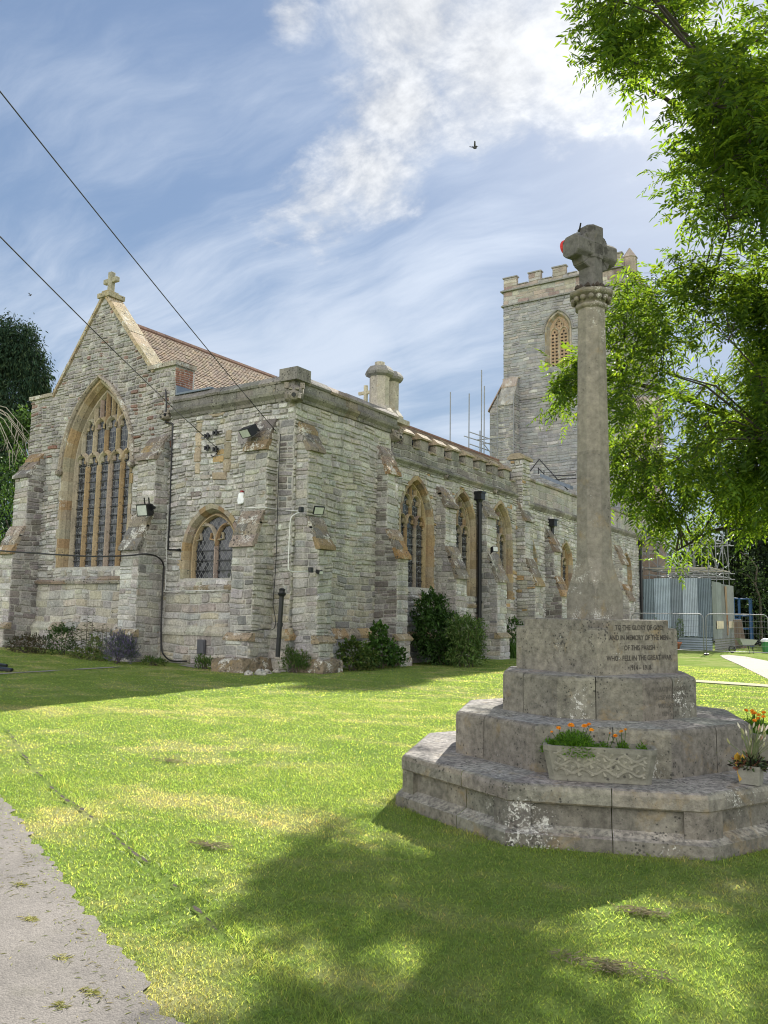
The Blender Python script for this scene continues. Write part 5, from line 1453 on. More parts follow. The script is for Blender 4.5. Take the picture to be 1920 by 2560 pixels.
a, b = gnd(-80, 1690), gnd(285, 1671); n_ = 11
for i in range(n_):
    if i in (6,): continue
    p, q = a+(b-a)*(i+.02)/n_, a+(b-a)*(i+.98)/n_; d_ = np.array((.22, .26, 0))*U(.7, 1.1)
    z = lambda v: (v[0], v[1], float(hz(v[0], v[1]))+.012)
    mb.add([z(p), z(q), z(q+d_), z(p+d_)], [(0, 1, 2, 3)])
for (x0, y0, x1, y1) in ((405, 1655, 458, 1661), (444, 1665, 484, 1670)):
    p, q = gnd(x0, y0), gnd(x1, y1); d_ = np.array((.1, .4, 0)); mb.add([z(p), z(q), z(q+d_), z(p+d_)], [(0, 1, 2, 3)])
tag(mb.build('stone_edging', M['oldslab']), kind='structure')

# ------------------------------------------------------------------ leaves from arrays
def unit(a): return a/(np.linalg.norm(a, axis=-1, keepdims=True)+1e-9)
def leaf_arrays(P, D, Nn, L, Wd, fold=.12):
    """each leaf: six points folded along its midrib"""
    S = unit(np.cross(D, Nn)); L = L[:, None]; Wd = Wd[:, None]
    f = Nn*(Wd*fold)
    curl = -Nn*(L*.10)
    v = np.stack([P, P+D*L*.35+S*Wd*.5+f, P+D*L*.70+S*Wd*.36+f+curl*.5, P+D*L+curl, P+D*L*.70-S*Wd*.36+f+curl*.5, P+D*L*.35-S*Wd*.5+f], 1)
    n = len(P); b = np.arange(n)[:, None]*6
    q = np.concatenate([b+np.array([[0, 1, 2, 3]]), b+np.array([[0, 3, 4, 5]])], 0)
    return v.reshape(-1, 3), q
def rdir(n): return unit(RNG.normal(size=(n, 3)))
def tints(n, cols, k=6, va=.22):
    c = np.array(cols)[RNG.integers(0, len(cols), n)]*RNG.uniform(1-va, 1+va, (n, 1))
    return np.repeat(c, k, axis=0)

# ------------------------------------------------------------------ grass blades
def blades(P, h, w, lean, tint):
    n = len(P); a = RNG.uniform(0, 2*np.pi, n); S = np.stack([np.cos(a), np.sin(a), np.zeros(n)], 1)
    b = RNG.uniform(0, 2*np.pi, n); Ld = np.stack([np.cos(b), np.sin(b), np.zeros(n)], 1)*(lean*h)[:, None]
    up = np.zeros((n, 3)); up[:, 2] = 1; hh = h[:, None]; ww = w[:, None]
    v = np.stack([P-S*ww/2, P+S*ww/2, P-S*ww*.4+up*hh*.55+Ld*.35, P+S*ww*.4+up*hh*.55+Ld*.35, P+up*hh*.93+Ld], 1)
    k = np.arange(n)[:, None]*5
    q = np.concatenate([k+np.array([[0, 1, 3]]), k+np.array([[0, 3, 2]]), k+np.array([[2, 3, 4]])], 0)
    return v.reshape(-1, 3), q, np.repeat(tint, 5, axis=0)
def grass():
    Vs, Qs, Ts = [], [], []; off = 0
    for (d0, d1, dens, h0, h1, w) in ((2.4, 4.6, 7500, .009, .026, .0036), (4.6, 9, 3000, .010, .028, .0055), (9, 16, 900, .010, .028, .010), (16, 31, 240, .010, .028, .020)):
        th = 1.10; n = int(dens*.5*th*(d1*d1-d0*d0))
        d = np.sqrt(RNG.uniform(d0*d0, d1*d1, n)); a = RNG.uniform(-th/2, th/2, n)-YAW
        x, y = -np.sin(a)*d, np.cos(a)*d
        e = x*EN[0]+y*EN[1]; sl = x*EE[0]+y*EE[1]
        ok = e > 1.11+edge(sl)+RNG.normal(0, .022, n)
        tr = 1.64+.055*np.sin(sl*.9)+np.maximum(0, -sl-6)*.018
        ok &= ~((np.abs(e-tr) < .022) & (sl < -4.0))
        m = np.hypot(x-MC[0], y-MC[1]); ok &= m > 1.70
        ok &= ~((x < XS+.3) & (y > YE-.2)) & ~((x < XS+.95) & (y > YE-.9) & (y < YE+.9))
        ok &= ~((y > 20.3) & (x > -7.5) & (np.abs(y-(22.3-.2*(x+4))) < .65))
        x, y, e, sl = x[ok], y[ok], e[ok], sl[ok]; n = len(x)
        h = RNG.uniform(h0, h1, n)*(1+.6*(np.abs(np.hypot(x-MC[0], y-MC[1])-1.75) < .12)+.7*((e > 1.64) & (e < 1.80) & (d0 < 9)))
        P = np.stack([x, y, hz(x, y)-.006], 1)
        g = RNG.uniform(.75, 1.35, (n, 1)); t = np.stack([g[:, 0]*RNG.uniform(.9, 1.15, n), g[:, 0], g[:, 0]*RNG.uniform(.8, 1.1, n)], 1)
        straw = RNG.random(n) < .035; t[straw] *= np.array([1.9, 1.4, 1.9])
        v, q, tt = blades(P, h, np.full(n, w)*RNG.uniform(.7, 1.3, n), RNG.uniform(.3, 1.7, n), t)
        Vs.append(v); Qs.append(q+off); Ts.append(tt); off += len(v)
    return np_mesh('grass', np.concatenate(Vs), np.concatenate(Qs), np.concatenate(Ts), M['blade'])
tag(grass(), 'short mown lawn grass with dry yellow patches', 'grass', kind='stuff')
M['straw'] = leaf_mat('dry_clippings', .2, (1.1, 1.0, .7), .9, .05)
def clippings():
    n = 2600; s = RNG.uniform(-9, 2.5, n); e = 1.12-np.abs(RNG.normal(0, .45, n)); P2 = EE[None]*s[:, None]+EN[None]*e[:, None]
    keep = (np.sin(s*3.1)+np.sin(s*7.7+e*5)+RNG.normal(0, .7, n) > .4) | (e > 1.0)
    P2 = P2[keep]; n = len(P2); P = np.concatenate([P2, np.full((n, 1), .010)], 1)
    D = rdir(n); D[:, 2] = np.abs(D[:, 2])*.12; Nn = np.tile([0, 0, 1.], (n, 1))+RNG.normal(0, .2, (n, 3))
    v, q = leaf_arrays(P, unit(D), unit(Nn), RNG.uniform(.02, .05, n), RNG.uniform(.003, .006, n))
    return np_mesh('clippings', v, q, tints(n, [(.20, .22, .06), (.14, .17, .04), (.28, .25, .12)]), M['straw'])
tag(clippings(), 'grass clippings scattered on the grey path', 'clippings', kind='stuff')
def clump(x, y, r, n, label, cols=((.24, .21, .14), (.19, .17, .11), (.27, .24, .16), (.16, .17, .09))):
    c = gnd(x, y); a = RNG.uniform(0, 2*np.pi, n); rr = r*np.sqrt(RNG.random(n))*(.7+.4*np.sin(a*2+1)); P = np.stack([c[0]+np.cos(a)*rr*1.35, c[1]+np.sin(a)*rr*.62, RNG.uniform(.010, .028, n)], 1)
    D = rdir(n); D[:, 2] *= (.10 if r < .08 else .16); P[:, 2] *= (.5 if r < .08 else 1); v, q = leaf_arrays(P, unit(D), rdir(n), RNG.uniform(.02, .05, n) if r < .08 else RNG.uniform(.03, .07, n), RNG.uniform(.003, .006, n))
    o = np_mesh('clippings_heap', v, q, tints(n, list(cols)), M['straw'], origin=tuple(c))
    return tag(o, label, 'clippings', 'heaps of dry mown grass')
clump(1525, 2425, .20, 380, 'largest flat heap of dry clippings in the shaded grass')
clump(1600, 2285, .11, 220, 'smaller heap of dry clippings below the memorial steps')
clump(525, 2118, .12, 200, 'heap of dry clippings on the sunlit grass nearest the path')
clump(425, 1905, .18, 160, 'scattered heap of dry clippings in the middle of the lawn')
clump(1290, 2100, .10, 120, 'small dry tuft in the shade under the memorial left side')

PG = ((.30, .30, .10), (.22, .24, .07), (.36, .34, .15))
for (x, y, r, n, l) in ((78, 2302, .04, 90, 'small flat heap of pale cut grass nearest the middle of the grey path'), (50, 2215, .05, 70, 'thin heap of pale cut grass on the grey path at the left edge'), (232, 2488, .06, 80, 'ragged heap of greenish cut grass low on the grey path'), (150, 2520, .04, 50, 'smallest wisp of cut grass at the bottom of the grey path'), (150, 2400, .05, 50, 'loose scatter of cut grass between the two larger heaps on the path')):
    clump(x, y, r, n, l, PG)
# ------------------------------------------------------------------ shrubs and bedding plants
def shrub(name, label, cat, c, rad_, n, ll, lw, cols, stems=6, droop=.3, group=None, mat=None, shell=.55, up=.35, blobs=None, stemcol=(.10, .08, .05), flat=1.0):
    c = np.array(c, float); t = thing(name, label, cat, c, group); o_ = tuple(c)
    blobs = blobs or [((0, 0, rad_[2]), rad_, 1.0)]
    Ps, Os = [], []
    tot = sum(b[2] for b in blobs)
    for (bc, br, wt_) in blobs:
        k = int(n*wt_/tot); d = rdir(k); d[:, 2] = np.where(d[:, 2] < -.75, -d[:, 2], d[:, 2])
        r = RNG.uniform(shell, 1.0, (k, 1))**.8*(1+.18*np.sin(d[:, :1]*9+d[:, 1:2]*7+d[:, 2:]*8))
        Ps.append(c+np.array(bc)+d*r*np.array(br)); Os.append(d)
    P = np.concatenate(Ps); O = np.concatenate(Os); P[:, 2] = np.maximum(P[:, 2], c[2]+.02); n = len(P)
    D = unit(O*.7+rdir(n)*.75+np.array([0, 0, up])-np.array([0, 0, droop])); Nn = unit(rdir(n)*.55+np.array([0, 0, 1.])*flat+O*.4)
    v, q = leaf_arrays(P, D, Nn, RNG.uniform(.75, 1.2, n)*ll, RNG.uniform(.8, 1.2, n)*lw)
    np_mesh('foliage', v, q, tints(n, cols), mat or M['leafdark'], t, o_)
    mb = MB()
    for k in range(stems):
        e = P[RNG.integers(0, n)]; b = c+np.array((U(-.12, .12)*rad_[0]*3, U(-.12, .12)*rad_[1]*3, -.02)); m = (b+e)/2+np.array((0, 0, .15*rad_[2]))
        mb.tube([b, m, e], [.016*max(1, rad_[2]), .010*max(1, rad_[2]), .004], 5)
    mb.build('stems', M['bark'], t, o_)
    return t
LAUR = [(.034, .075, .018), (.045, .10, .022), (.025, .055, .016), (.06, .12, .028)]
BRIGHT = [(.085, .15, .035), (.11, .175, .05), (.06, .12, .03), (.14, .19, .07)]
def gp(x, y): q = gnd(x, y); return np.array((q[0], q[1], float(hz(q[0], q[1]))))
bc = np.array((-13.35, 23.95, -.02))
shrub('laurel_shrub', 'big dark glossy shrub under the first chapel window', 'shrub', bc, (1.0, 1.3, 1.1), 9000, .135, .045, LAUR, 14, .25,
      blobs=[((-.25, .1, .9), (.62, 1.15, .95), 1.0), ((-.3, -.25, 1.6), (.5, .8, .75), .6), ((.15, .35, .40), (.75, 1.15, .55), .6)])
shrub('bright_shrub', 'sunlit light green shrub growing against the dark one', 'shrub', tuple(np.array(onx(1166, 1600, -12.25))*(1, 1, 0)+(0, -.2, -.02)), (.8, .7, .9), 4200, .115, .038, BRIGHT, 8, .2, shell=.4,
      blobs=[((.0, .2, 1.05), (.62, .75, .55), 1.0), ((.05, .1, .35), (.60, .75, .38), .7), ((-.1, .7, .75), (.45, .5, .45), .4)])
shrub('small_shrub', 'low yellowish green shrub next to the corner buttress', 'shrub', (-13.55, 19.15, 0), (.5, .55, .5), 1600, .10, .055, [(.07, .12, .028), (.10, .13, .035), (.045, .085, .02)], 6, .2,
      blobs=[((0, 0, .45), (.42, .45, .42), 1.), ((.1, .5, .28), (.35, .4, .28), .6)])
shrub('small_shrub', 'pointed leafy green shrub between the two vestry buttresses', 'shrub', (-13.6, 20.65, 0), (.5, .6, .7), 1800, .115, .07, [(.055, .12, .025), (.075, .145, .03), (.035, .08, .018)], 6, .25,
      blobs=[((0, 0, .45), (.45, .6, .42), 1.), ((0, -.1, .95), (.25, .3, .35), .45), ((.1, .7, .3), (.3, .35, .28), .3)])
shrub('shrub', 'dark bush in the angle behind the memorial left side', 'shrub', (-14.0, 30.95, -.06), (.4, .5, .8), 900, .11, .05, LAUR, 6, .2, blobs=[((0, 0, 1.1), (.35, .5, .45), 1.), ((0, 0, .45), (.4, .5, .4), .7)])
def bedp(px, Y): q = ony(px, 1640, Y); return np.array((q[0], q[1], float(hz(q[0], q[1]))))
def tuft(name, label, cat, c, r, n, h, w, lean, cols, group=None, tipcol=None, mat=None):
    c = np.array(c, float); a = RNG.uniform(0, 2*np.pi, n); rr = r*np.sqrt(RNG.random(n)); P = np.stack([c[0]+np.cos(a)*rr, c[1]+np.sin(a)*rr, np.full(n, c[2]-.01)], 1)
    t = np.array(cols)[RNG.integers(0, len(cols), n)]*RNG.uniform(.75, 1.25, (n, 1))
    v, q, tt = blades(P, RNG.uniform(.55, 1.0, n)*h, np.full(n, w), RNG.uniform(.1, lean, n), t)
    if tipcol is not None:
        tt = tt.reshape(n, 5, 3); k = RNG.random(n) < .6; tt[k, 4] = np.array(tipcol); tt[k, 2:4] = tt[k, 2:4]*.5+np.array(tipcol)*.5; tt = tt.reshape(-1, 3)
    return tag(np_mesh(name, v, q, tt, mat or M['leafdark'], origin=tuple(c)), label, cat, group)
GR = [(.05, .11, .02), (.075, .14, .03), (.035, .08, .018)]
tuft('strap_leaf_plant', 'clump of long arching strap leaves beside the third buttress', 'plant', gp(1290, 1640)+(-.05, -.2, 0), .35, 240, 1.0, .03, 1.0, [(.07, .15, .03), (.10, .18, .04), (.05, .11, .02)])
WD = [(.055, .11, .025), (.075, .14, .035), (.04, .08, .02), (.11, .13, .05)]
def weeds(label, c, w, h, n):
    t = shrub('weed_clump', label, 'weeds', c, (w, w*.6, h), n, .10, .022, WD, 8, 0, blobs=[((0, 0, h*.35), (w, w*.55, h*.45), 1.), ((-w*.4, 0, h*.6), (w*.4, w*.4, h*.5), .5), ((w*.45, 0, h*.45), (w*.45, w*.4, h*.45), .5)], up=1.0, shell=.2, flat=.2)
weeds('tall mixed weeds at the foot of the soil pipe', gp(730, 1682)+(0, .1, 0), .50, .62, 900)
weeds('weeds growing below the slate vent cover', bedp(512, 16.7), .42, .34, 500)
weeds('low weeds at the foot of the buttress right of the lavender', bedp(385, 16.35), .50, .22, 400)
shrub('lavender', 'rounded purple lavender bush beside the middle buttress', 'lavender', bedp(298, 15.95), (.55, .45, .45), 3600, .11, .012, [(.05, .085, .045), (.07, .10, .06), (.12, .10, .22), (.15, .125, .26)], 6, 0, blobs=[((0, 0, .40), (.52, .42, .48), 1.), ((.3, 0, .3), (.4, .35, .35), .5)], up=.9, shell=.35, flat=.1)
shrub('bedding_shrub', 'low brown and green heather mound beside the left buttress', 'shrub', bedp(58, 15.95), (1.0, .4, .3), 1700, .07, .03, [(.06, .05, .03), (.035, .05, .02), (.075, .055, .035)], 5, blobs=[((0, 0, .2), (.9, .35, .30), 1.), ((.6, 0, .25), (.5, .35, .32), .6)])
shrub('bedding_shrub', 'rounded dark green shrub under the big east window', 'shrub', bedp(150, 16.4), (.5, .4, .45), 1600, .09, .03, [(.03, .065, .018), (.045, .09, .022)], 5, blobs=[((0, 0, .42), (.55, .42, .48), 1.)])
def tall_weeds(c, n, label):
    c = np.array(c, float); t = thing('tall_weed', label, 'plant', c); mb = MB(); Ps, Ds = [], []
    for k in range(n):
        b = c+np.array((U(-.55, .55), U(-.2, .2), 0)); h = U(.8, 1.5); tip = b+np.array((U(-.12, .12), U(-.1, .1), h))
        mb.tube([b, (b+tip)/2+np.array((U(-.05, .05), 0, 0)), tip], [.011, .008, .004], 5)
        for i in range(16):
            f = .2+.8*i/15; Ps.append(b+(tip-b)*f); a = i*2.4; Ds.append((math.cos(a), math.sin(a), -.15))
    mb.build('stems', M['bark'], t, tuple(c)); P = np.array(Ps); D = unit(np.array(Ds)); m = len(P)
    v, q = leaf_arrays(P, D, unit(np.tile([0, 0, 1.], (m, 1))+RNG.normal(0, .3, (m, 3))), RNG.uniform(.12, .24, m), RNG.uniform(.025, .045, m))
    np_mesh('foliage', v, q, tints(m, [(.045, .07, .03), (.065, .085, .04), (.085, .09, .05)]), M['leafdark'], t, tuple(c))
tall_weeds(bedp(197, 16.6), 8, 'tall dark stemmed weeds in front of the east window')
tall_weeds(bedp(243, 16.5), 5, 'tall paler weeds left of the lavender')
shrub('ground_plants', 'low pale leafy plants along the bed edge', 'plant', bedp(222, 16.1), (.9, .3, .2), 700, .12, .04, [(.10, .14, .05), (.07, .12, .03), (.15, .16, .07)], 4, blobs=[((0, 0, .12), (.95, .28, .18), 1.), ((.25, 0, .35), (.2, .2, .35), .4)])
# loose stones at the corner
mb_pos = [(640, 1655, .20), (672, 1662, .17), (680, 1640, .16), (690, 1650, .13), (630, 1672, .15), (667, 1684, .13), (650, 1687, .17), (622, 1688, .14), (692, 1681, .12)]
def stone_lump(c, s, label, group, col=(.40, .38, .33)):
    mb = MB(); vs = []; n = 8
    for (z, r) in ((-.3, .8), (.1, 1.05), (.55, .85), (.85, .35)):
        for k in range(n): w = 2*math.pi*k/n; rr = s*r*U(.75, 1.2); vs.append((c[0]+rr*math.cos(w), c[1]+rr*math.sin(w)*.8, c[2]+z*s*U(.85, 1.1)))
    mb.add(vs, [(i*n+k, i*n+(k+1) % n, (i+1)*n+(k+1) % n, (i+1)*n+k) for i in range(3) for k in range(n)]+[tuple(range(3*n, 4*n))], var(col, .15))
    return tag(mb.build('loose_stone', M['weathered'], None, tuple(c)), label, 'stone', group)
SL = ['rounded', 'squared', 'upright', 'small dark', 'flat', 'pale broken', 'largest front', 'lone left', 'rightmost']
for (x, y, s), l in zip(mb_pos, SL): stone_lump(gp(x, y), s, '%s loose stone in the little heap at the corner buttress foot' % l, 'loose stones at the church corner')

# ------------------------------------------------------------------ flowers in the planters
def flower(mb, c, r, cols, tilt):
    up_ = unit(np.array(tilt, float)); a_ = unit(np.cross(up_, [1., .3, .2])); b_ = np.cross(up_, a_); c = np.array(c, float)
    for (rr, hh, n) in ((1.0, 0, 11), (.75, .22, 9), (.45, .42, 7)):
        for k in range(n):
            w = 2*math.pi*k/n+rr*3+U(-.1, .1); d = a_*math.cos(w)+b_*math.sin(w); s = np.cross(up_, d)
            p0 = c+up_*hh*r; t_ = r*rr*U(.85, 1.12)
            mb.add([p0, p0+d*t_*.7-s*r*.26+up_*r*.12, p0+d*t_+up_*r*U(-.05, .15), p0+d*t_*.7+s*r*.26+up_*r*.12], [(0, 1, 2, 3)], var(random.choice(cols), .15, .05))
ORG = [(.72, .24, .012), (.80, .33, .015), (.62, .15, .01), (.78, .40, .03)]
def marigold(c, r, h, nl, heads, label, group='marigolds in the troughs'):
    c = np.array(c, float); t = thing('marigold', label, 'flowers', c, group); o_ = tuple(c)
    d = rdir(nl); d[:, 2] = np.abs(d[:, 2])*1.1-.15; P = c+d*RNG.uniform(.25, 1, (nl, 1))*np.array((r, r*.75, h)); D = unit(d+rdir(nl)*.8); v, q = leaf_arrays(P, D, rdir(nl), RNG.uniform(.018, .035, nl), RNG.uniform(.005, .009, nl))
    np_mesh('foliage', v, q, tints(nl, [(.055, .125, .022), (.08, .165, .03), (.04, .09, .018)]), M['leaf'], t, o_)
    mb = MB()
    st = MB()
    for (dx, dy, dz, rr) in heads:
        p = c+np.array((dx, dy, dz)); f = MB(); flower(f, p, rr, ORG, (U(-.3, .3), -.5, 1)); f.build('flower_head', M['petal'], t, o_)
        st.tube([c+np.array((dx*.5, dy*.5, .02)), p], .0025, 5, (.05, .1, .02))
    if st.v: st.build('stems', M['leafdark'], t, o_)
    return t
up_ = np.array((0, 0, .195))
A_ = lambda s, d=0.0: cT+aT*s+bT*d+up_
ax, ay = aT[0], aT[1]
marigold(A_(-.18, -.02), .185, .15, 4200, [(-.10*ax-.0, -.10*ay-.02, .165, .020), (-.005*ax, -.005*ay-.03, .19, .026), (.08*ax, .08*ay, .185, .024), (.12*ax, .12*ay-.03, .20, .021), (.145*ax, .145*ay-.05, .165, .021), (-.15*ax, -.15*ay-.02, .135, .012)], 'bushy marigold with orange flowers at the left end of the long trough')
marigold(A_(-.34), .075, .08, 700, [], 'small green marigold clump at the far left end of the long trough')
marigold(A_(.02), .07, .07, 450, [(.06*ax, .06*ay, .14, .008), (.10*ax, .10*ay, .13, .008)], 'thin marigold with closed buds in the middle of the long trough')
marigold(A_(.17), .055, .09, 380, [(-.01*ax, -.01*ay, .155, .018), (-.045*ax, -.045*ay-.02, .125, .020), (0.02*ax, .02*ay, .17, .014)], 'spindly marigold with drooping orange flowers near the right end of the trough')
marigold(A_(.30), .045, .08, 260, [], 'small leafy seedling at the right end of the long trough')
tuft('spiky_plant', 'pale cream and green spiky plant in the middle of the long trough', 'plant', A_(.075, -.03)-(0, 0, .02), .012, 11, .10, .012, 1.0, [(.42, .46, .24), (.25, .34, .12)])
B_ = lambda s, d=0.0: cT2+aT2*s+bT2*d+up_
for k, s in enumerate((-.28, -.05, .2)):
    marigold(B_(s), .13, .12, 1500, [(U(-.08, .08), U(-.08, .08), U(.14, .19), .022) for _ in range(4)], ['marigold clump with orange flowers at the near end of the edge trough', 'marigold clump with orange flowers in the middle of the edge trough', 'marigold clump with orange flowers at the far end of the edge trough'][k])
# faded arrangement in the square pot
c = pp_+np.array((0, 0, .12)); fa = thing('dried_flowers', 'fading flower arrangement with seed heads standing in the square pot', 'flowers', c); oF = tuple(c)
mb = MB(); hd = MB()
for k in range(30):
    a = U(0, 2*math.pi); l = U(.14, .27); e = c+np.array((math.cos(a)*U(.02, .17), math.sin(a)*U(.02, .14), l)); mb.tube([c+np.array((U(-.03, .03), U(-.03, .03), 0)), (c+e)/2+np.array((0, 0, .02)), e], [.003, .0025, .002], 5)
    hd.tube([e-np.array((0, 0, .005)), e+np.array((math.cos(a)*.012, math.sin(a)*.012, .014)), e+np.array((math.cos(a)*.02, math.sin(a)*.02, .035))], [.004, .008, .002], 6, var(random.choice([(.22, .24, .10), (.35, .33, .20), (.40, .22, .16), (.28, .28, .12), (.55, .50, .40)])))
mb.build('stems', plain_mat('dry_stem', (.12, .15, .06), .8), fa, oF); hd.build('seed_heads', plain_mat('seed_head', (1, 1, 1), .8, 0, 0, 20, .1, 60, True), fa, oF)
n = 420; d = rdir(n); d[:, 2] = np.abs(d[:, 2])*.7-.1; P = c+d*RNG.uniform(.2, 1, (n, 1))*np.array((.12, .11, .12)); v, q = leaf_arrays(P, unit(d+rdir(n)*.6), rdir(n), RNG.uniform(.03, .06, n), RNG.uniform(.01, .022, n))
np_mesh('foliage', v, q, tints(n, [(.05, .075, .03), (.02, .015, .015), (.10, .12, .06), (.16, .07, .05), (.03, .05, .025)]), M['leafdark'], fa, oF)
mb = MB(); cl = c-CR*.075+np.array((0, 0, .03))
for k in range(9):
    a = U(0, 6.28); w_ = .02; e = cl+np.array((U(-.05, .04), U(-.06, .02), U(-.03, .05))); m_ = cl+(e-cl)*.5+np.array((0, 0, .03))
    mb.add([cl, m_+CU*w_, e+CU*w_*.8, e-CU*w_, m_-CU*w_], [(0, 1, 2, 3, 4)], var((.42, .27, .045)))
for k in (-.02, .025): q0 = cl+CR*k; mb.add([q0-CR*.018, q0+CR*.018, q0+CR*(.03+k*.5)-CD*.03+np.array((0, 0, -.11)), q0-CR*.004-CD*.03+np.array((0, 0, -.13))], [(0, 1, 2, 3)], var((.40, .25, .04)))
mb.build('ribbon', leaf_mat('yellow_ribbon', .3, (1.1, 1.0, .5), .5), fa, oF)

# ------------------------------------------------------------------ the ash tree on the right
def in_poly(x, y, poly):
    c = np.zeros(len(x), bool); n = len(poly); j = n-1
    for i in range(n):
        xi, yi = poly[i]; xj, yj = poly[j]
        c ^= ((yi > y) != (yj > y)) & (x < (xj-xi)*(y-yi)/(yj-yi+1e-9)+xi); j = i
    return c
def project(P):
    q = P-EYEP; z = q@CD; return 960+F_PX*(q@CR)/z, 1280-F_PX*(q@CU)/z, z
ASH = [
 ([(1412, 116), (1440, 60), (1452, 0), (1440, -160), (2300, -160), (2300, 640), (1700, 640), (1650, 600), (1632, 520), (1628, 430), (1645, 390), (1672, 345), (1676, 300), (1650, 250), (1560, 238), (1490, 212)], (9.0, 12.8), 640),
 ([(1530, 700), (1640, 655), (1700, 640), (2300, 600), (2300, 1300), (1920, 1385), (1855, 1335), (1835, 1290), (1800, 1330), (1785, 1412), (1700, 1428), (1625, 1400), (1610, 1385), (1640, 1340), (1610, 1318), (1530, 1308), (1500, 1250), (1520, 1150), (1503, 1050), (1490, 900), (1500, 800)], (11.8, 14.6), 1400),
 ([(1362, 1010), (1382, 958), (1410, 928), (1450, 870), (1520, 880), (1520, 1056), (1450, 1056), (1398, 1056)], (13.3, 14.6), 80)]
HOLES = [[(1640, 1035), (1712, 1030), (1708, 1130), (1640, 1135)], [(1645, 220), (1700, 215), (1700, 290), (1650, 300)]]
def ash_tree():
    base = np.array((-1.0, 17.3, -.02)); t = thing('ash_tree', 'large leafy ash tree overhanging the memorial from the right', 'tree', base); o_ = tuple(base)
    sp = []
    for poly, (d0, d1), n in ASH:
        xs = [p[0] for p in poly]; ys = [p[1] for p in poly]; got = []
        while len(got) < n:
            x = RNG.uniform(min(xs), max(xs), 400); y = RNG.uniform(min(ys), max(ys), 400); ok = np.ones(400, bool)
            for (dx, dy) in ((30, 0), (-44, 0), (0, 52), (0, -28)): ok &= in_poly(x+dx, y+dy, poly)
            for h in HOLES: ok &= ~in_poly(x, y, h)
            for a, b in zip(x[ok], y[ok]): got.append((a, b))
        got = got[:n]; nk = max(4, n//9)                          # sprays gather into boughs with gaps between
        kc = np.array([atd(a, b, RNG.uniform(d0, d1)) for a, b in got[:nk]]); k = 0
        for (a, b) in got:
            q = kc[int(RNG.integers(0, nk))]+RNG.normal(0, .27, 3); x, y, z = project(q[None])
            if in_poly(x, y+34, poly)[0] and in_poly(x-16, y, poly)[0] and not any(in_poly(x, y, h)[0] for h in HOLES): sp.append(q)
            elif k % 5 == 0: sp.append(atd(a, b, RNG.uniform(d0, d1)))
            k += 1
    # the rest of the crown, above and beside the picture
    got = 0
    while got < 380:
        d = rdir(1)[0]; p = np.array((-1.2, 16.6, 8.6))+d*RNG.uniform(.45, 1)**.6*np.array((6.0, 5.2, 6.2)); x, y, z = project(p[None])
        if z[0] < 1 or (-60 < x[0] < 1960 and y[0] > -70): continue
        if p[2] < 3.0: continue
        sp.append(p); got += 1
    sp = np.array(sp)
    shp = sp-np.array(SUN_DIR)[None]*(sp[:, 2]/SUN_DIR.z)[:, None]; keep = np.ones(len(sp), bool)
    for (x, y, r) in ((1420, 2255, .34), (1530, 2270, .30), (1650, 2340, .38), (1860, 2225, .26), (1760, 2430, .34), (1290, 2150, .30), (1000, 2400, .22), (1840, 2490, .3), (985, 2108, .34)):
        g = gnd(x, y); keep &= np.hypot(shp[:, 0]-g[0], (shp[:, 1]-g[1])*.62) > r*.8+.12
    sp = sp[keep]; ns = len(sp)
    ctr = np.array((-1.0, 16.8, 7.5)); O = unit(sp-ctr)
    # limbs: trunk, then boughs to spread anchors, then twigs
    mb = MB(); top = base+np.array((-.3, -.2, 4.2))
    mb.tube([base, base+(.0, 0, 1.2), base+(-.1, -.1, 2.8), top, top+(-.3, -.2, 3), top+(-.5, -.4, 6.0)], [.42, .34, .30, .26, .17, .06], 12)
    mb.build('trunk', M['bark'], t, o_)
    anch = [sp[0]]
    while len(anch) < 22:
        dmin = np.min([np.linalg.norm(sp-a, axis=1) for a in anch], axis=0); anch.append(sp[int(np.argmax(dmin))])
    nodes = []; 
    for a in anch:
        h = max(2.4, min(8.5, a[2]-1.5)); s0 = base+(top-base)*min(1, h/4.2)+(np.array((-.3, -.2, 3))*max(0, (h-4.2)/3))
        pts = [s0+(a-s0)*f+np.array((U(-.2, .2), U(-.2, .2), .9*math.sin(f*math.pi)*(.6 if a[2] > 4 else .9))) for f in (0, .2, .4, .6, .8, .97)]
        m2 = MB(); m2.tube(pts, [.13, .10, .075, .05, .03, .012], 8); m2.build('branch', M['darkbark'], t, o_)
        for f in np.linspace(.2, 1, 26):
            k = min(int(f*5), 4); nodes.append(np.array(pts[k])+(np.array(pts[k+1])-np.array(pts[k]))*(f*5-k))
    nodes = np.array(nodes); mb = MB()
    hub = [sp[int(RNG.integers(0, ns))] for _ in range(170)]; sub = []
    for p in hub:                                                # lesser boughs, then twigs off them
        dd = np.linalg.norm(nodes-p, axis=1)*RNG.uniform(.8, 1.3, len(nodes)); q = nodes[int(np.argmin(dd))]; l = np.linalg.norm(p-q)
        if l > 2.6: continue
        m_ = (p+q)/2+np.array((U(-.15, .15), U(-.15, .15), .16*l)); mb.tube([q, m_, p], [.022, .015, .008], 6)
        for f in np.linspace(.1, 1, 9): sub.append((q*(1-f)**2+2*m_*f*(1-f)+p*f*f))
    sub = np.array(sub)
    for p in sp:
        dd = np.linalg.norm(sub-p, axis=1)*RNG.uniform(.75, 1.35, len(sub)); q = sub[int(np.argmin(dd))]; l = np.linalg.norm(p-q)
        if l < 1.1: mb.tube([q, (p+q)/2+np.array((U(-.08, .08), U(-.08, .08), .1*l)), p], [.007, .006, .003], 4)
    mb.build('twigs', M['darkbark'], t, o_)
    # compound leaves
    per = 9; S = np.repeat(sp, per, 0)+RNG.normal(0, .13, (ns*per, 3)); OO = np.repeat(O, per, 0); n = len(S)
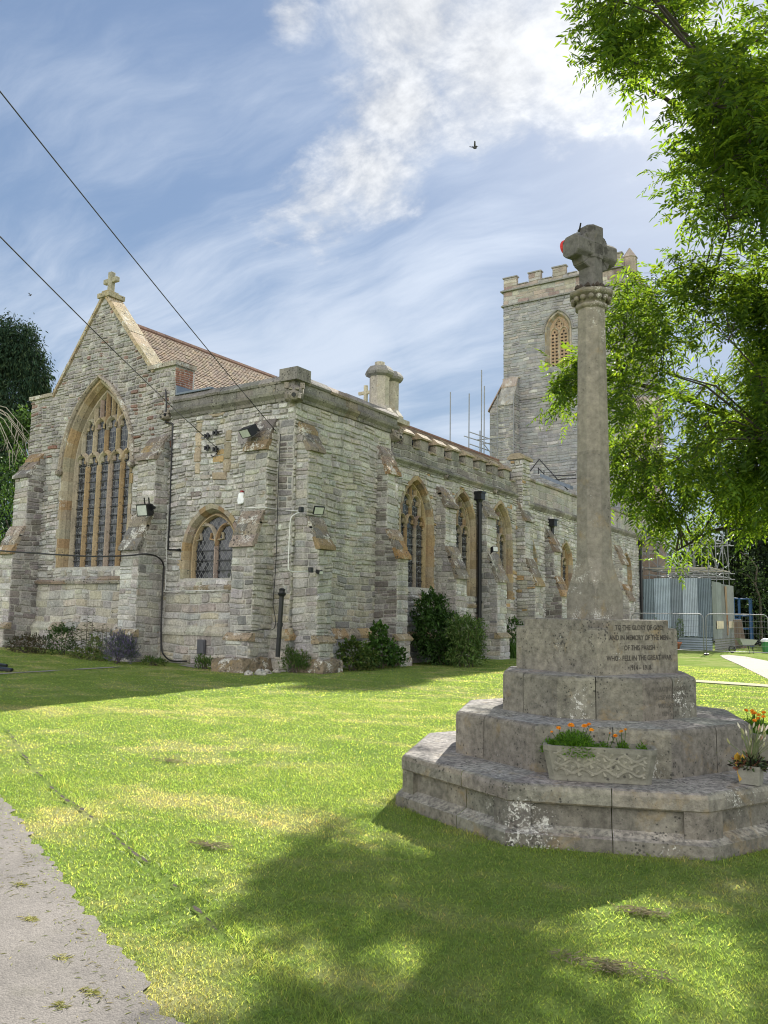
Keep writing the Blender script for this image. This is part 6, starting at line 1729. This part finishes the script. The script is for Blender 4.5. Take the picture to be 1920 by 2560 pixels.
    D = unit(OO*.55+rdir(n)*.85+np.array([0, 0, -.05])); L = RNG.uniform(.20, .30, n)
    sky_side = RNG.uniform(0, 1, ns)
    shade = np.repeat(RNG.uniform(.75, 1.25, ns), per)
    Vs = []; 
    P2, D2, N2, L2, W2, T2 = [], [], [], [], [], []
    down = np.array([0, 0, -1.0])
    side = unit(np.cross(D, np.tile([0, 0, 1.], (n, 1))+rdir(n)*.25)); upn = unit(np.cross(side, D))
    slots = [(.25, 1), (.25, -1), (.45, 1), (.45, -1), (.65, 1), (.65, -1), (.84, 1), (.84, -1), (1.0, 0)]
    for (f, sg) in slots:
        pos = S+D*(L*f)[:, None]+down*(L*f*f*.35)[:, None]
        dd = unit(D*(.55 if sg else 1.0)+side*sg*.9+down*.32+rdir(n)*.16)
        nn = unit(upn+rdir(n)*.35); nn = unit(nn-dd*np.sum(nn*dd, 1, keepdims=True))
        P2.append(pos); D2.append(dd); N2.append(nn); L2.append(L*RNG.uniform(.36, .46, n)*(1.12 if sg == 0 else 1)); W2.append(L*RNG.uniform(.105, .14, n)); T2.append(shade)
    P2, D2, N2, L2, W2, T2 = (np.concatenate(a) for a in (P2, D2, N2, L2, W2, T2))
    v, q = leaf_arrays(P2, D2, N2, L2, W2, .16); c = tints(len(P2), [(.040, .078, .018), (.050, .092, .020), (.030, .062, .016), (.066, .108, .022)], 6, .15)*np.repeat(T2, 6)[:, None]
    np_mesh('crown', v, q, c, M['leaf'], t, o_)
ash_tree()

# ------------------------------------------------------------------ trees behind
def far_tree(name, label, base, trunk_h, clumps, n, ll, lw, cols, droop, mat, trunk_r=.4, group=None, shell=.35):
    base = np.array(base, float); t = thing(name, label, 'tree', base, group); o_ = tuple(base); mb = MB()
    mb.tube([base-(0, 0, .1), base+(0.1, 0, trunk_h*.4), base+(.0, .1, trunk_h)], [trunk_r, trunk_r*.75, trunk_r*.2], 10)
    for (c, r, w) in clumps: mb.tube([base+(0, 0, min(trunk_h*.8, max(1, c[2]*.6))), base+np.array(c)*np.array((.6, .6, .85)), base+np.array(c)], [trunk_r*.35, trunk_r*.2, .03], 6)
    mb.build('trunk', M['darkbark'], t, o_)
    Ps, Os = [], []; tot = sum(w for _, _, w in clumps)
    for (c, r, w) in clumps:
        k = int(n*w/tot); ncl = max(6, k//26); cc = rdir(ncl)*RNG.uniform(shell, 1, (ncl, 1))**.6*np.array(r)+np.array(c)+base
        idx = RNG.integers(0, ncl, k); P = cc[idx]+RNG.normal(0, 1, (k, 3))*np.array((.32, .32, .40))*min(1.0, max(r)/2.2); Ps.append(P); Os.append(unit(P-base-np.array(c)))
    P = np.concatenate(Ps); O = np.concatenate(Os); P[:, 2] = np.maximum(P[:, 2], base[2]+.3); n = len(P)
    D = unit(O*.6+rdir(n)*.7-np.array([0, 0, droop])); v, q = leaf_arrays(P, D, unit(rdir(n)+O*.5), RNG.uniform(.7, 1.3, n)*ll, RNG.uniform(.7, 1.2, n)*lw)
    np_mesh('crown', v, q, tints(n, cols, 6, .3), mat, t, o_)
    return t, base
CYP = [(.022, .045, .028), (.030, .058, .034), (.018, .036, .022), (.045, .070, .035)]
q = atd(-40, 1500, 44.0); bY = (q[0], q[1], .2)
def rel(x, y, d, b): return tuple(atd(x, y, d)-np.array(b))
cl = [(rel(30, 870, 44, bY), (.75, .75, 1.6), .8), (rel(66, 880, 44, bY), (.6, .6, 1.6), .6), (rel(-15, 880, 44, bY), (.9, .9, 2.0), .8), (rel(85, 935, 44, bY), (.8, .8, 1.3), .7), (rel(40, 1010, 44, bY), (1.1, 1.1, 1.6), .9),
      (rel(-20, 1060, 44.5, bY), (1.6, 1.6, 2.6), 1.0), (rel(50, 1100, 44, bY), (1.0, 1.0, 1.6), .6), (rel(20, 1230, 43, bY), (1.2, 1.2, 2.2), .9), (rel(0, 1400, 43, bY), (1.3, 1.3, 2.0), .9), (rel(-90, 1200, 45, bY), (2.2, 2.2, 5), 1.4), (rel(108, 985, 44.5, bY), (.45, .45, .5), .15), (rel(-70, 900, 45, bY), (1.6, 1.6, 2.4), .8)]
far_tree('cypress_tree', 'tall dark cypress with drooping sprays left of the church', bY, 15.0, cl, 46000, .24, .06, CYP, 1.1, M['needle'], .45)
q = atd(70, 1200, 38.0); bI = (q[0], q[1], .2)
far_tree('ivy_tree', 'paler leafy tree between the cypress and the church wall', bI, 8.0, [(rel(62, 1055, 38, bI), (.6, .6, .55), .5), (rel(30, 1075, 38, bI), (.7, .7, .5), .5), (rel(78, 1085, 38, bI), (.35, .5, .5), .3), (rel(30, 1180, 38, bI), (.9, .9, 1.2), .6), (rel(15, 1300, 38, bI), (.9, .9, 1.4), .5)], 3600, .18, .10, [(.05, .10, .03), (.075, .135, .04), (.035, .07, .025)], .2, M['leafdark'], .16)
mb = MB(); b0 = atd(-60, 1000, 36.0); tw_ = []
for ep in ((55, 1085), (60, 1112), (45, 1140), (25, 1150), (68, 1130), (40, 1100), (10, 1135)):
    e = atd(ep[0]+18, ep[1], 36.0); m_ = b0+(e-b0)*.55+np.array((0, 0, .5)); mb.tube([b0, m_, e], [.026, .016, .006], 6)
    for k in range(3): f = U(.4, .9); s0 = m_+(e-m_)*f; mb.tube([s0, s0+np.array((U(-.3, .3), 0, U(-.9, -.2)))], [.012, .005], 5)
tag(mb.build('dead_branch', M['deadwood'], None, tuple(b0)), 'bleached bare dead branches in front of the cypress', 'branch')
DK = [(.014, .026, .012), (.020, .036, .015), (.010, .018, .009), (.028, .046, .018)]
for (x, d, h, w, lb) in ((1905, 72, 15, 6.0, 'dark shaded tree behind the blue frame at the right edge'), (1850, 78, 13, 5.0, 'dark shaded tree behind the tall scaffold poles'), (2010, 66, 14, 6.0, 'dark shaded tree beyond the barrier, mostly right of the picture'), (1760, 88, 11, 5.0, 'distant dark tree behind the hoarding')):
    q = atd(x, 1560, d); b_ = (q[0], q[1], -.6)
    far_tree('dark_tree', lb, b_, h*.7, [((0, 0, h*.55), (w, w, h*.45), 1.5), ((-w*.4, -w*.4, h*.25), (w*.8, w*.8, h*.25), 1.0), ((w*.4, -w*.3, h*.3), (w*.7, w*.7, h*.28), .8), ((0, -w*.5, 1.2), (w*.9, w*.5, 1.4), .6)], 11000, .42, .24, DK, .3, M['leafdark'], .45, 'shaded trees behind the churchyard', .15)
q = atd(1900, 1600, 58.0); b_ = np.array((q[0], q[1], -.4)); mb = MB()
t = thing('sapling', 'thin leaning sapling in front of the dark trees', 'tree', b_)
tr_ = [atd(1905, 1612, 58), atd(1903, 1560, 58), atd(1900, 1500, 58), atd(1888, 1460, 58), atd(1893, 1420, 58), atd(1875, 1395, 58), atd(1850, 1380, 58)]
mb.tube(tr_, [.10, .09, .08, .07, .06, .04, .02], 7); mb.tube([tr_[3], atd(1872, 1440, 58), atd(1845, 1430, 58)], [.05, .03, .01], 6); mb.build('trunk', M['bark'], t, tuple(b_))
n = 700; cc = np.array([atd(1885, 1440, 57.5), atd(1895, 1510, 57.5), atd(1870, 1400, 57.5), atd(1900, 1560, 57.5), atd(1910, 1470, 57.5)]); P = cc[RNG.integers(0, 5, n)]+RNG.normal(0, .5, (n, 3)); v, q_ = leaf_arrays(P, unit(rdir(n)-np.array([0, 0, .3])), rdir(n), RNG.uniform(.16, .28, n), RNG.uniform(.06, .1, n)); np_mesh('crown', v, q_, tints(n, [(.04, .075, .025), (.06, .10, .03), (.03, .05, .02)]), M['leafdark'], t, tuple(b_))
# ------------------------------------------------------------------ building site west of the porch
HC = plain_mat('corrugated_sheet', (1, 1, 1), .5, .15, .1, 20, .16, 1.6, True, .4)
def corr(mb, o, u, nrm, width, z0, z1, pitch, amp, col, horiz=False):
    """a corrugated metal sheet with real waves"""
    o, u, nrm = (np.array(k, float) for k in (o, u, nrm))
    if not horiz:
        n = max(4, int(width/pitch*6)); vs = []
        for i in range(n+1):
            s = width*i/n; a = amp*math.sin(2*math.pi*s/pitch); p = o+u*s+nrm*a; vs += [(p[0], p[1], z0), (p[0], p[1], z1)]
        mb.add(vs, [(2*i, 2*i+2, 2*i+3, 2*i+1) for i in range(n)], col)
    else:
        n = max(4, int((z1-z0)/pitch*6)); vs = []
        for i in range(n+1):
            z = z0+(z1-z0)*i/n; a = amp*math.sin(2*math.pi*(z-z0)/pitch); p, q = o+nrm*a, o+u*width+nrm*a; vs += [(p[0], p[1], z), (q[0], q[1], z)]
        mb.add(vs, [(2*i, 2*i+1, 2*i+3, 2*i+2) for i in range(n)], col)
HY = 50.75
hd_ = thing('hoarding', 'grey corrugated metal hoarding enclosing the works beside the church', 'hoarding', (-10.55, HY, -.25)); oH = (-10.55, HY, -.25)
ed = [ony(x, 1500, HY)[0] for x in (1598, 1636, 1675, 1707, 1743, 1776.5)]
cs = [(.17, .22, .25), (.30, .37, .42), (.18, .22, .25), (.33, .39, .44), (.13, .17, .20)]
for k in range(5):
    mb = MB(); corr(mb, (ed[k], HY-.02*(k % 2), 0), (1, 0, 0), (0, -1, 0), ed[k+1]-ed[k]+.06, .52+.04*(k % 2), 3.92+.03*(k % 2), .095, .016, cs[k]); mb.build('corrugated_panel', HC, hd_, oH)
for k in range(4):
    mb = MB(); corr(mb, (-14.4+k*.96, HY-.10, 0), (1, 0, 0), (0, -1, 0), .98, -.35, .56-.02*k, .14, .028, (.26, .31, .36), True); mb.build('skirt_panel', HC, hd_, oH)
yy = [HY, 51.9, 53.3, 54.9, 57.0]; cg = [(.20, .215, .21), (.25, .27, .27), (.21, .215, .21), (.27, .275, .27)]
for k in range(4):
    mb = MB(); corr(mb, (-10.5+.01*(k % 2), yy[k], 0), (0, 1, 0), (1, 0, 0), yy[k+1]-yy[k]+.03, .35, 3.70+.06*(k < 2), .5, .012, cg[k]); mb.build('side_panel', HC, hd_, oH)
for k in range(2):
    mb = MB(); corr(mb, (-10.44, HY+.02+k*3.1, 0), (0, 1, 0), (1, 0, 0), 3.08, -.45, .42, .14, .028, (.27, .265, .24), True); mb.build('skirt_panel', HC, hd_, oH)
mb = MB(); mb.add([(-10.47, 54.2, 3.6), (-10.47, 54.8, 3.6), (-10.47, 54.95, .6), (-10.47, 54.6, .6)], [(0, 1, 2, 3)], (.36, .24, .15)); mb.add([(-10.465, 54.6, 1.9), (-10.465, 54.9, 1.9), (-10.465, 54.9, 1.3), (-10.465, 54.65, 1.2)], [(0, 1, 2, 3)], (.28, .12, .06)); mb.build('rust_streak', HC, hd_, oH)
for k, (y0, y1) in enumerate(((51.6, 53.4), (55.1, 57.0))):
    mb = MB(); mb.box((-10.46, y0, 1.02), (-10.43, y1, 1.48), (.72, .62, .46)); tag(mb.build('notice_board', HC, None, (-10.45, y0, 1.02)), '%s pale blank board fixed to the side of the hoarding' % ('nearer' if k == 0 else 'farther'), 'board', 'pale boards on the hoarding')
# scaffolding
def scaffold(name, label, xs, ys, zs, ztop, base, diag=True, group='scaffolding round the church'):
    base = tuple(float(k) for k in base); t = thing(name, label, 'scaffolding', base, group); r = .026
    for x in xs:
        for y in ys:
            mb = MB(); zt = ztop+U(-.5, .7); mb.tube([(x+U(-.02, .02), y, base[2]), (x+U(-.06, .06), y, zt)], r, 6); mb.build('standard', M['steel'], t, base)
    for z in zs:
        for y in ys: mb = MB(); mb.tube([(min(xs)-.35, y+.05, z), (max(xs)+.35, y+.05, z+U(-.03, .03))], r, 6); mb.build('ledger', M['steel'], t, base)
        for x in xs: mb = MB(); mb.tube([(x+.05, min(ys)-.35, z+.06), (x+.05, max(ys)+.35, z+.06)], r, 6); mb.build('transom', M['steel'], t, base)
    if diag:
        for (za, zb) in zip(zs, zs[1:]):
            for i in range(len(ys)-1): mb = MB(); a, b = (ys[i], ys[i+1]) if i % 2 else (ys[i+1], ys[i]); mb.tube([(max(xs)+.06, a, za), (max(xs)+.06, b, zb)], r, 6); mb.build('brace', M['steel'], t, base)
            for i in range(len(xs)-1): mb = MB(); a, b = (xs[i], xs[i+1]) if i % 2 else (xs[i+1], xs[i]); mb.tube([(a, min(ys)-.06, za), (b, min(ys)-.06, zb)], r, 6); mb.build('brace', M['steel'], t, base)
    return t
sc = scaffold('scaffold', 'galvanised scaffolding rising above the corrugated hoarding', (-14.2, -12.4, -10.75), (51.2, 53.2, 55.2, 57.2), (4.15, 4.5, 6.3), 7.3, (-12, 53, -.4))
mb = MB()
for k in range(6): mb.box((-14.4, 51.0+k*1.0, 4.55), (-10.5, 51.0+k*1.0+.22, 4.60), (.36, .34, .30))
mb.build('deck_boards', plain_mat('scaffold_board', (.36, .33, .27), .8, 0, .3), sc, (-12, 53, -.4))
scaffold('scaffold', 'tall scaffolding climbing the far corner of the tower behind the ash leaves', (-17.2, -15.2, -13.4), (57.2, 59.2), (3, 5, 7, 9, 11, 13, 15, 17), 18.2, (-15, 58, -.4))
# poles standing behind the church roof
base = (-27.6, 52.5, 6.0); t = thing('scaffold', 'thin scaffold poles standing behind the roof left of the tower', 'scaffolding', base, 'scaffolding round the church')
for (x, yt) in ((1126, 980), (1173, 984), (1204, 925), (1211, 965), (1200, 1077), (1228, 1120)):
    p = ony(x, yt, 52.5); mb = MB(); mb.tube([(p[0]+U(-.1, .1), p[1], 6.0), tuple(p)], .045, 6); mb.build('standard', M['steel'], t, base)
for (a, b) in (((1160, 1090), (1262, 1122)), ((1174, 1080), (1262, 1110)), ((1174, 1110), (1240, 1133)), ((1190, 1100), (1262, 1093)), ((1205, 1110), (1262, 1104)), ((1208, 1108), (1240, 1150))):
    mb = MB(); mb.tube([ony(*a, 52.4), ony(*b, 53.2)], .038, 6); mb.build('ledger', M['steel'], t, base)
for x in (1243, 1284): 
    p = ony(x, 985, 58.0); mb = MB(); mb.tube([(p[0], p[1], 8), tuple(p)], .03, 6); mb.build('standard', M['steel'], t, base)
mb = MB(); base = (-20.5, 55, 8.1); t = thing('roof_scaffold', 'dark scaffold handrails on the flat roof below the tower', 'scaffolding', base)
for (a, b) in (((1325, 1178), (1348, 1148)), ((1348, 1148), (1395, 1200)), ((1372, 1190), (1440, 1187)), ((1372, 1200), (1440, 1196)), ((1395, 1200), (1420, 1225)), ((1345, 1170), (1360, 1185)), ((1360, 1176), (1360, 1190)), ((1346, 1170), (1346, 1185))):
    mb = MB(); mb.tube([ony(*a, 55), ony(*b, 55)], .04, 6); mb.build('rail', M['blackiron'], t, base)
mb = MB(); mb.obox(ony(1350, 1192, 54.8), ony(1425, 1222, 54.8)-ony(1350, 1192, 54.8), (0, .6, 0), (0, 0, .25)); mb.build('dark_sheet', M['lead'], t, base)
# mesh barriers
def barrier(p, q, label, z):
    p, q = np.array((p[0], p[1], z)), np.array((q[0], q[1], z)); e = unit(q-p); L = np.linalg.norm(q-p); t = thing('mesh_barrier', label, 'barrier', p, 'mesh barriers in front of the works'); o_ = tuple(p); up = np.array([0, 0, 1.]); H = 1.98
    mb = MB(); r_ = .22; pts = [p+e*.03+up*.02, p+e*.03+up*(H-r_)]
    for i in range(1, 6): a = math.pi/2*i/6; pts.append(p+e*(.03+r_-r_*math.cos(a))+up*(H-r_+r_*math.sin(a)))
    pts.append(p+e*(.03+r_)+up*H); pts.append(p+e*(L-.03-r_)+up*H)
    for i in range(1, 6): a = math.pi/2*i/6; pts.append(p+e*(L-.03-r_+r_*math.sin(a))+up*(H-r_+r_*math.cos(a)))
    pts += [p+e*(L-.03)+up*(H-r_), p+e*(L-.03)+up*.02]; mb.tube(pts, .024, 7); mb.tube([p+up*.2+e*.03, p+up*.2+e*(L-.03)], .02, 6); mb.build('frame', M['steel'], t, o_, True)
    mb = MB()
    for k in range(1, 6): mb.tube([p+up*(.2+.29*k)+e*.04, p+up*(.2+.29*k)+e*(L-.04)], .006, 4)
    for k in range(1, int(L/.12)): mb.tube([p+up*.2+e*(k*.12), p+up*1.96+e*(k*.12)], .0022, 3)
    mb.build('wire_mesh', M['steel'], t, o_)
    mb = MB(); mb.obox(p-e*.1-np.array((e[1], -e[0], 0))*.3-up*.06, e*.22, np.array((e[1], -e[0], 0))*.6, up*.14); mb.build('foot_block', M['blackiron'], t, o_)
A1, A2, A3 = gnd(1580, 1628, -.16), gnd(1762, 1637, -.15), gnd(1925, 1641, -.13)
barrier(A1, A2, 'mesh barrier panel in front of the corrugated hoarding', -.17); barrier(A2+(.06, 0, 0), A3, 'mesh barrier panel crossing the far path', -.16)
# flower pot and notice by the hoarding
pb_ = ony(1688, 1612, 49.6); pb_[2] = -.22; t = thing('plant_pot', 'terracotta pot standing in front of the hoarding', 'plant pot', pb_)
mb = MB(); mb.lathe([(.20, pb_[2]), (.34, pb_[2]+.36), (.38, pb_[2]+.37), (.39, pb_[2]+.45), (.35, pb_[2]+.45), (.33, pb_[2]+.40)], 16, pb_); mb.build('pot_body', M['terracotta'], t, tuple(pb_), True)
mb = MB(); mb.lathe([(.33, pb_[2]+.395), (.05, pb_[2]+.40)], 12, pb_); mb.build('soil', M['soil'], t, tuple(pb_))
shrub('potted_plant', 'tall airy green plant growing in the terracotta pot', 'plant', pb_+(0, 0, .4), (.5, .4, .6), 800, .11, .03, BRIGHT, 7, blobs=[((-.15, 0, .45), (.4, .3, .4), 1.), ((.3, 0, .8), (.22, .2, .6), .8)])
q = ony(1641, 1600, 49.4); q[2] = -.2; shrub('flowering_plant', 'slim plant with pink flowers half hidden by the memorial block', 'plant', q, (.3, .3, .8), 400, .12, .04, BRIGHT+[(.45, .18, .30)], 5, blobs=[((0, 0, .9), (.18, .2, .8), 1.)])
sp_ = ony(1647, 1600, 49.9); x0 = sp_[0]; x1 = ony(1665, 1600, 49.9)[0]; t = thing('notice_sign', 'blue, sand and white notice standing beside the terracotta pot', 'sign', (x0, 49.9, -.2)); oS = (x0, 49.9, -.2)
SM = plain_mat('sign_paint', (1, 1, 1), .5, 0, 0, 10, .03, 5, True)
mb = MB(); mb.box((x0, 49.9, .42), (x1, 49.93, 1.20), (.62, .62, .62)); mb.build('board', SM, t, oS)
mb = MB(); mb.box((x0+.005, 49.893, 1.06), (x1-.005, 49.899, 1.19), (.02, .03, .22)); mb.build('header_band', SM, t, oS)
mb = MB(); mb.box((x0+.005, 49.893, .80), (x1-.005, 49.899, 1.05), (.42, .32, .10)); mb.build('picture_band', SM, t, oS)
mb = MB()
for xx in (x0+.06, x1-.06): mb.box((xx-.02, 49.94, -.25), (xx+.02, 49.97, 1.1), (.3, .3, .3))
mb.build('legs', SM, t, oS)
# leaning boards, blue frame, wheelbarrow, bin
mb = MB(); a, b = ony(1838, 1622, 54.5), ony(1866, 1620, 54.5); c_, d_ = ony(1833, 1550, 56.0), ony(1853, 1550, 56.0)
for k in range(4):
    p0, p1 = a+(b-a)*k/4, a+(b-a)*(k+.94)/4; q0, q1 = c_+(d_-c_)*k/4, c_+(d_-c_)*(k+.94)/4
    mb.prism([p0, p1, q1, q0], (.02, .06, .02), var((.12, .095, .065), .2))
tag(mb.build('leaning_boards', plain_mat('timber', (1, 1, 1), .85, 0, .4, 20, .2, 3, True), None, tuple(a)), 'old brown timber boards leaning at the end of the hoarding', 'boards')
BL = plain_mat('blue_paint', (.025, .075, .17), .5, 0, .1)
P0, P1 = ony(1833, 1494, 60), ony(1855, 1500, 61.5); t = thing('blue_frame', 'blue steel frame on the far side of the hoarding', 'frame', (P0[0], 60, -.5)); oB = (P0[0], 60, -.5)
for (xx, yy_) in ((P0[0], 60), (P1[0]-.2, 61.5), (P0[0]+.7, 62), (P1[0]+.4, 62.5)):
    mb = MB(); mb.box((xx-.07, yy_-.07, -.6), (xx+.07, yy_+.07, P0[2])); mb.build('post', BL, t, oB)
for zz in (P0[2]-.05, P0[2]-1.2, P0[2]-2.1): mb = MB(); mb.tube([(P0[0], 60, zz), (P1[0]-.2, 61.5, zz), (P1[0]+.4, 62.5, zz)], .06, 6); mb.build('rail', BL, t, oB)
mb = MB(); mb.prism([(P0[0]+.08, 60.02, P0[2]-2.05), (P1[0]-.3, 61.4, P0[2]-2.05), (P1[0]-.3, 61.4, P0[2]-1.35), (P0[0]+.08, 60.02, P0[2]-1.35)], (.0, .04, 0)); mb.build('side_sheet', BL, t, oB)
wb = gnd(1866, 1633, -.2); t = thing('wheelbarrow', 'grey wheelbarrow parked beside the far path', 'wheelbarrow', wb); oW = tuple(wb); e = CR.copy(); e[2] = 0; e = unit(e); f = np.array((-e[1], e[0], 0)); up = np.array([0, 0, 1.])
mb = MB(); tp = [wb+e*-.45-f*.3+up*.78, wb+e*.50-f*.32+up*.72, wb+e*.50+f*.32+up*.72, wb+e*-.45+f*.3+up*.78]; bt = [wb+e*-.25-f*.2+up*.42, wb+e*.30-f*.2+up*.40, wb+e*.30+f*.2+up*.40, wb+e*-.25+f*.2+up*.42]
mb.add(tp+bt, [(0, 1, 5, 4), (1, 2, 6, 5), (2, 3, 7, 6), (3, 0, 4, 7), (4, 5, 6, 7)], (.30, .32, .31)); mb.build('tray', HC, t, oW)
mb = MB()
for s in (-1, 1): mb.tube([wb+e*-.75+f*s*.12+up*.2, wb+e*-.2+f*s*.22+up*.40, wb+e*.35+f*s*.26+up*.42, wb+e*.85+f*s*.28+up*.62], .02, 6); mb.tube([wb+e*.2+f*s*.24+up*.40, wb+e*.28+f*s*.24], .02, 6)
mb.build('frame', M['blackiron'], t, oW)
mb = MB(); w0 = wb-e*.75+up*.2
for k in range(16): a, b = 2*math.pi*k/16, 2*math.pi*(k+1)/16; mb.tube([w0+(e*math.cos(a)+up*math.sin(a))*.17, w0+(e*math.cos(b)+up*math.sin(b))*.17], .035, 6)
mb.tube([w0-f*.1, w0+f*.1], .02, 6); mb.build('wheel', M['blackiron'], t, oW)
gb = gnd(1917, 1632, -.2); t = thing('garden_bin', 'green bin with a white lid at the right edge', 'bin', gb)
mb = MB(); mb.lathe([(.22, gb[2]), (.28, gb[2]+.6)], 12, gb); mb.build('bin_body', plain_mat('green_plastic', (.03, .16, .05), .4), t, tuple(gb)); mb = MB(); mb.lathe([(.30, gb[2]+.6), (.30, gb[2]+.66), (.16, gb[2]+.78)], 12, gb); mb.build('lid', M['whiteplastic'], t, tuple(gb))
# dark bars lying on the lawn at the left
mb = MB(); a = gp(-70, 1668)
for (p, q) in (((-70, 1664), (16, 1673)), ((-70, 1671), (30, 1681)), ((-70, 1677), (28, 1682))): mb.tube([gp(*p)+(0, 0, .05), gp(*q)+(0, 0, .04)], .04, 6)
mb.tube([gp(-40, 1664)+(0, 0, .02), gp(-40, 1682)+(0, 0, .02)], .03, 6)
tag(mb.build('iron_bars', M['blackiron'], None, tuple(a)), 'black iron bars lying on the lawn at the left edge', 'bars')
